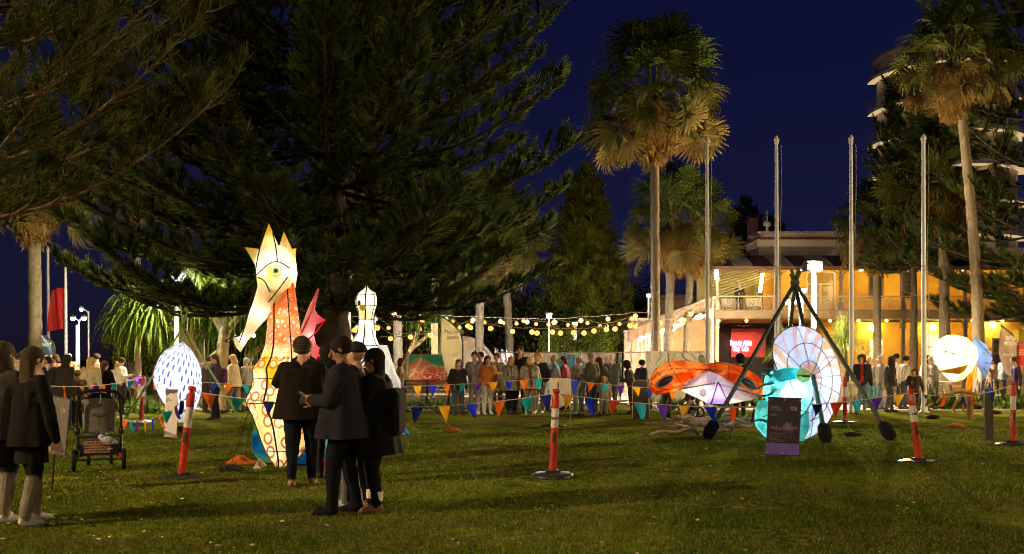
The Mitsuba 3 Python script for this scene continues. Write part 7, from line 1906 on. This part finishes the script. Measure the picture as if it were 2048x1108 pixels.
# tall dark board seen nearly edge-on at the right
dd = 18.4; s = dd / FPX; c = pt(1977, 832, dd)
k, W, P = board('notice_board', 'tall plain dark board standing right of the round bird lantern', c, 17 * s, 106 * s, .1, 0, -.012, (.045, .040, .035), 'notice board', th=.05)
P('blue_tape', M().box((0, 0, 52 * s), (12 * s, .06, 10 * s), (.04, .10, .45)))
part(k, 'stake', M().tube([gx(1976, dd, -.05), pt(1976, 860, dd)], .02, (.05, .05, .05), 6), 'metal')
# white banner at the far middle bollard and blackboard A-frame
dd = 21.6; s = dd / FPX
for i, (xc, w_, col) in enumerate(((1107, 16, (.60, .58, .56)), (1130, 24, (.56, .51, .46)))):
    k, W, P = board('white_banner', ('narrow white cloth hung behind the far middle bollard', 'wider white cloth hung right of the far middle bollard')[i], pt(xc, 784, dd), w_ * s, 54 * s, 0, 0, 0, col, 'banner', mat='cloth', th=.008)
    part(k, 'stake', M().tube([gx(xc + w_ / 2 - 1, dd + .03, -.03), pt(xc + w_ / 2 - 1, 760, dd + .03)], .012, (.3, .28, .26), 6), 'metal')
dd = 25.0; s = dd / FPX
k, W, P = board('a_frame_sign', 'black A-frame blackboard on the lawn left of the orange fish lantern', gx(1281, dd, .48), 34 * s, .95, 0, -.16, 0, (.035, .028, .020), 'sandwich board')
P('top', M().prism([(-.2, .46), (-.12, .53), (.12, .53), (.2, .46)], .02, (.035, .028, .02)))
P('trim', M().tube([(-.23, -.01, -.48), (-.2, -.01, .47), (-.12, -.01, .54), (.12, -.01, .54), (.2, -.01, .47), (.23, -.01, -.48)], .012, (.45, .36, .22), 6))
k2 = part(k, 'rear_leg', M().bar(gx(1268, dd + .5, 0), gx(1270, dd + .14, .98), .05, .02, (.05, .04, .03)).bar(gx(1292, dd + .5, 0), gx(1290, dd + .14, .98), .05, .02, (.05, .04, .03)), 'paint', kind='stuff')
# red open sign and yellow box at the right edge
dd = 44.0; s = dd / FPX
k, W, P = board('open_sign', 'red sign reading OPEN at the right edge of the picture', pt(2044, 698, dd), 20 * s, 66 * s, 0, 0, 0, (.58, .03, .025), 'sign')
words(P, 'OPEN', -10 * s + .05, .22, .12, (.85, .8, .75)); words(P, 'U', -.08, .52, .22, (.85, .8, .75)); lines(P, -.18, .18, [-.05, -.15, -.25], .03, (.8, .72, .68))
part(k, 'post', M().tube([gx(2038, dd + .06, 0), pt(2038, 700, dd + .06)], .03, (.2, .18, .16), 6).tube([gx(2050, dd + .06, 0), pt(2050, 700, dd + .06)], .03, (.2, .18, .16), 6), 'paint', kind='stuff')
k = thing('yellow_box', 'yellow box above the red OPEN sign', 'box'); c = pt(2044, 672, 43.8)
put(k, M().box(c, (.55, .4, .55), (.62, .48, .03)), 'paint')


# ---- feather flags
def feather(lab, x, d, ytop, ybot, yfoot, wpx, col0, col1, texts=(), group='feather flags', flip=1, mat='leaf', emblem=True):
    k = thing('feather_flag', lab, 'flag', group)
    s = d / FPX; zt, zb = EYE + (HOR - ytop) * s, EYE + (HOR - ybot) * s
    X0 = gx(x, d)[0]; w = wpx * s; H = zt - zb
    t = np.linspace(0, 1, 40)
    edge = lambda v: w * (1 - np.sqrt(np.clip(1 - np.clip((v) / .45, 0, 1), 0, 1)) ** 1.3) if False else w * np.clip(1 - (np.clip(.46 - v, 0, 1) / .46) ** 2.2, 0, 1) ** 1.0
    mast = lambda v: -flip * (w - edge(v)) * 0
    rows = []
    for v in t:
        # mast side curves over at the top: x of mast goes from the tip (v=0) to the pole (v>.45)
        xm = -flip * w * .95 * (np.clip((.46 - v) / .46, 0, 1)) ** 2.4
        xl = -flip * w * (.95 + .03 * v) + flip * w * .30 * max(0, v - .55) / .45
        u = np.linspace(0, 1, 12)
        rows.append(np.stack([X0 + xm + (xl - xm) * u, d + .05 * np.sin(u * 5 + v * 6) * u, zt - H * v + 0 * u - .10 * H * (1 - u) * 0 + (.07 * H * u * max(0, v - .8) / .2)], -1))
    cc = np.asarray(col0)[None] * (1 - t[:, None]) + np.asarray(col1)[None] * t[:, None]
    part(k, 'cloth', M().grid(np.array(rows), np.repeat(cc[:, None], 12, 1)), mat)
    pm = np.array([[r[0][0] + flip * .012, d, r[0][2]] for r in rows] + [[X0 + flip * .012, d, zb - .2], [X0 + flip * .012, d, EYE + (HOR - yfoot) * s if yfoot else 0]])
    part(k, 'pole', M().tube(pm, .02 * max(1, d / 26), (.03, .03, .03), 7), 'gloss')
    for txt, v, size, off in texts:
        tm = meshkit.text_mesh(txt, size, .003, True); vv = np.array(tm.vertices)[np.array(tm.faces).ravel()]
        part(k, 'lettering', M().add(np.stack([vv[:, 0] + X0 - flip * w * .5 - vv[:, 0].max() / 2 + off, d - .075 - vv[:, 2], vv[:, 1] + zt - H * v], -1), np.arange(len(vv)).reshape(-1, 3), (.88, .85, .8)), 'matte')
    return k


kf = feather('tall curved translucent event flag reading art walk, right of the red mural', 925, 29.0, 633, 760, 822, 44, (.42, .36, .15), (.36, .27, .16), [('the arts', .27, .13, .06), ('walk', .36, .13, .06), ('2 0 2 3', .62, .07, .02)])
feather('dark brown event flag reading art walk at the right edge', 2034, 31.0, 650, 756, 792, 36, (.13, .085, .05), (.10, .08, .07), [('arts', .28, .15, .04), ('walk', .38, .15, .04), ('2 0 2 3', .58, .07, -.05)])
feather('blue and white feather flag beside the far left palm trunk', 109, 30.0, 670, 733, 800, 26, (.30, .42, .60), (.05, .14, .42), [('surf', .35, .12, 0), ('club', .75, .12, .05)])
for i, (x, yt, yb, w, col) in enumerate(((978, 699, 744, 13, (.30, .18, .20)), (1001, 697, 744, 12, (.30, .19, .19)), (1024, 700, 744, 12, (.70, .62, .60)), (982 + 0, 702, 746, 8, (.34, .22, .24)), (1052 - 70, 705, 746, 8, (.34, .22, .24)), (985, 701, 745, 9, (.36, .25, .36)), (1012, 700, 745, 10, (.40, .28, .40)), (1030, 702, 745, 10, (.40, .28, .40)))):
    if i in (3, 4, 5): continue
    feather(('small dusky feather flag left of the pale trunk', 'small dusky feather flag touching the pale trunk', 'small white feather flag right of the pale trunk', '', '', '', 'small mauve feather flag with dark emblem', 'rightmost small mauve feather flag')[i], x, 41.0, yt - 2, yb + 8, None, w, col, np.array(col) * .9, [('*', .5, .18, 0)] if i > 5 else (), 'small feather flags')


# ---- benches
def bench(lab, x0_, x1_, d, zs=.45):
    k = thing('bench', lab, 'bench', 'slatted timber benches')
    a, b = gx(x0_, d)[0], gx(x1_, d)[0]; c = (a + b) / 2; w = b - a; col = (.26, .18, .10)
    for i in range(4): part(k, 'seat_slat', M().box((c, d + .09 * i - .05, zs), (w, .07, .035), np.array(col) * (.9 + .07 * i)), 'paint')
    for i in range(4): part(k, 'back_slat', M().box((c, d + .36 + .02 * i, zs + .13 + .105 * i), (w, .03, .085), np.array(col) * (1.1 - .06 * i)), 'paint')
    for x in (a + .12, c, b - .12):
        part(k, 'leg', M().box((x, d - .02, zs / 2 - .02), (.06, .06, zs - .05), (.05, .05, .05)).box((x, d + .36, (zs + .5) / 2), (.05, .05, zs + .5), (.05, .05, .05)).box((x, d + .15, zs - .04), (.05, .45, .04), (.05, .05, .05)), 'metal')


bench('slatted bench in front of the red mural', 800, 905, 28.9)
bench('slatted bench between orange jacket and plaid shawl people', 975, 1030, 28.9)
bench('slatted bench behind the grey-haired man', 1155, 1225, 29.3)
bench('green-grey slatted bench by the right event flag', 2000, 2044, 29.6)
k = thing('bucket', 'light blue plastic tub under the bench in the middle', 'tub'); put(k, M().lathe([(0, 0), (.17, 0), (.22, .3), (.235, .3), (.235, .33), (.2, .33), (.16, .03), (0, .03)], (.12, .38, .48), 16, gx(977, 28.0, .012)), 'paint')
for i, x in enumerate((1697, 1774)):
    k = thing('light_toy', ('violet glowing toy by the walker child at the seat wall', 'violet glowing toy carried along the path by the walkers')[i], 'light toy', 'glowing toys')
    m = M().ball(pt(x, 770 - i * 8, 32.8), (.10, .10, .12), (.3, .1, .8), 10).box(pt(x, 780 - i * 8, 32.8), (.06, .06, .16), (.2, .1, .4)); put(k, m, 'matte', emit=(.5, .14, 2.2), weight=.2)
k = thing('bubble_blanket', 'strip of violet lit fabric on a low rail behind the left bunting', 'fabric'); t = np.linspace(0, 1, 20)
P_ = np.stack([np.stack([gx(222 + 70 * u, 27.6)[0] + 0 * t[:4], 27.6 + 0 * t[:4], .78 + .05 * math.sin(u * 9) + np.linspace(0, .26, 4)], -1) for u in t])
part(k, 'cloth', M().grid(P_, (.22, .08, .62)), 'leaf'); part(k, 'rail', M().tube([gx(220, 27.65, .98), gx(293, 27.65, .98)], .02, (.3, .3, .3), 6).tube([gx(222, 27.65, 0), gx(222, 27.65, 1.0)], .02, (.3, .3, .3), 6).tube([gx(291, 27.65, 0), gx(291, 27.65, 1.0)], .02, (.3, .3, .3), 6), 'metal')


# ---- strollers
def wheel(k, c, r, w, A=np.eye(3), col=(.015, .015, .016)):
    wk = part(k, 'wheel', M().lathe([(r * .72, -w / 2), (r * .9, -w * .55), (r, -w * .3), (r, w * .3), (r * .9, w * .55), (r * .72, w / 2), (r * .70, 0), (r * .72, -w / 2)], col, 24, c, A @ rot([0, 1, 0], math.pi / 2)), 'matte')
    m = M().lathe([(0, -w * .4), (r * .2, -w * .4), (r * .2, w * .4), (0, w * .4)], (.12, .12, .13), 12, c, A @ rot([0, 1, 0], math.pi / 2))
    for a in range(5): d = A @ np.array([0, math.cos(a * 1.257), math.sin(a * 1.257)]); m.bar(c + d * r * .15, c + d * r * .74, .02, .02, (.10, .10, .11))
    part(wk, 'rim', m, 'gloss')


def stroller(lab, o, s, yaw, fab, simple=False):
    k = thing('stroller', lab, 'stroller', 'baby strollers')
    A = rotz(yaw) * s; W = lambda v: np.asarray(v, float) @ A.T + o; BLK = (.014, .014, .016)
    def P(nm, m, mat='matte', **kw): v, f, c = m.arrays(); return part(k, nm, (W(v), f, c), mat, **kw)
    for sx in (-1, 1):
        P('frame', M().tube(curve([(sx * .27, -.38, .20), (sx * .28, -.20, .48), (sx * .27, -.28, .85), (sx * .25, -.36, 1.00)], 14), .017, BLK, 8), 'gloss')
        P('frame', M().tube(curve([(sx * .24, .48, .14), (sx * .27, .15, .38), (sx * .28, -.18, .58)], 10), .017, BLK, 8), 'gloss')
        P('joint', M().ball((sx * .28, -.20, .55), (.04, .06, .06), BLK, 8), 'gloss')
    a = np.linspace(math.pi, 0, 16)
    P('handle', M().tube(np.stack([.255 * np.cos(a), -.36 - .02 * np.sin(a), 1.0 + .11 * np.sin(a) ** .6], -1), .022, BLK, 8), 'matte')
    P('axle', M().tube([(-.30, -.38, .17), (.30, -.38, .17)], .015, BLK, 8), 'gloss')
    for sx in (-1, 1):
        wheel(k, W((sx * .31, -.38, .155)), .155 * s, .05 * s, rotz(yaw)); wheel(k, W((sx * .15, .48, .11)), .105 * s, .04 * s, rotz(yaw))
    # hooded seat seen from behind
    u, v = np.meshgrid(np.linspace(0, 1, 18), np.linspace(0, 1, 22))
    th_ = math.pi * (u * 1.0); wx = .225 * (1 - .10 * v)
    X = -wx * np.cos(th_); Y = -.20 - .13 * np.sin(th_) ** .8 * (1 - .3 * v) + .10 * v; Z = .97 - .46 * v + .03 * np.sin(th_)
    P('seat_back', M().grid(np.stack([X, Y, Z], -1), np.asarray(fab)), 'cloth', label='grey fabric seat back')
    u, v = np.meshgrid(np.linspace(0, np.pi, 20), np.linspace(-.1, 1.25, 14))
    X = .245 * -np.cos(u); Z = .80 + .28 * np.sin(u) * np.cos(v * .9) ; Y = -.24 + .36 * np.sin(u) * np.sin(v)
    P('hood', M().grid(np.stack([X, Y, Z], -1), np.asarray(fab) * .42), 'cloth')
    for xx in (-.10, .0, .10): P('seam', M().tube(curve([(xx * .5, -.338, .80), (xx * 1.3, -.335, .72), (xx * 1.1, -.315, .62)], 8), .005, np.asarray(fab) * .35, 5), 'matte')
    P('seat_pocket', M().tube(curve([(-.17, -.30, .84), (-.05, -.345, .76), (.05, -.345, .76), (.17, -.30, .84)], 12), .007, np.asarray(fab) * .3, 5), 'matte')
    P('basket', M().box((0, -.14, .24), (.46, .44, .03), BLK).box((0, -.355, .30), (.46, .02, .15), BLK).box((-.23, -.14, .30), (.02, .44, .15), BLK).box((.23, -.14, .30), (.02, .44, .15), BLK), 'cloth')
    P('cross_bar', M().tube([(-.28, -.27, .47), (.28, -.27, .47)], .018, BLK, 8), 'gloss')
    if not simple:
        mm = M()
        for i in range(6):
            for j_ in range(5): mm.tube([(-.19 + .055 * i, -.37, .26 + .035 * j_), (-.165 + .055 * i, -.372, .278 + .035 * j_), (-.14 + .055 * i, -.37, .26 + .035 * j_)], .005, (.55, .32, .24), 4)
        bag = P('patterned_bag', M().ball((-.06, -.30, .34), (.15, .07, .12), (.06, .035, .035), 12), 'cloth', label='dark bag with pale lattice pattern in the basket')
        v_, f_, c_ = mm.arrays(); part(bag, 'lattice', (W(v_), f_, c_), 'cloth', kind='stuff')
        P('blanket', M().ball((.10, -.30, .42), (.10, .07, .06), (.30, .34, .40), 10).ball((.03, -.29, .46), (.05, .05, .05), (.30, .34, .40), 8).ball((.17, -.31, .38), (.06, .05, .05), (.28, .32, .38), 8), 'cloth', label='pale folded blanket')
        P('shoe', M().ball((.13, -.32, .31), (.09, .05, .035), (.34, .22, .26), 8), 'cloth')
        P('toy', M().ball((.02, -.375, .93), (.022, .02, .035), (.02, .05, .22), 8).tube([(.02, -.37, 1.05), (.02, -.375, .95)], .006, (.1, .3, .3), 5), 'gloss')
        P('brake', M().box((.27, -.36, .21), (.06, .09, .07), (.42, .03, .02)), 'gloss')


stroller('black pram with grey seat back and loaded basket, near left', gp(199, 938), 1.02, .40, (.15, .135, .125))
stroller('dark far pram under the left orange fish head', gp(1366, 836), .95, 1.1, (.03, .03, .03), True)
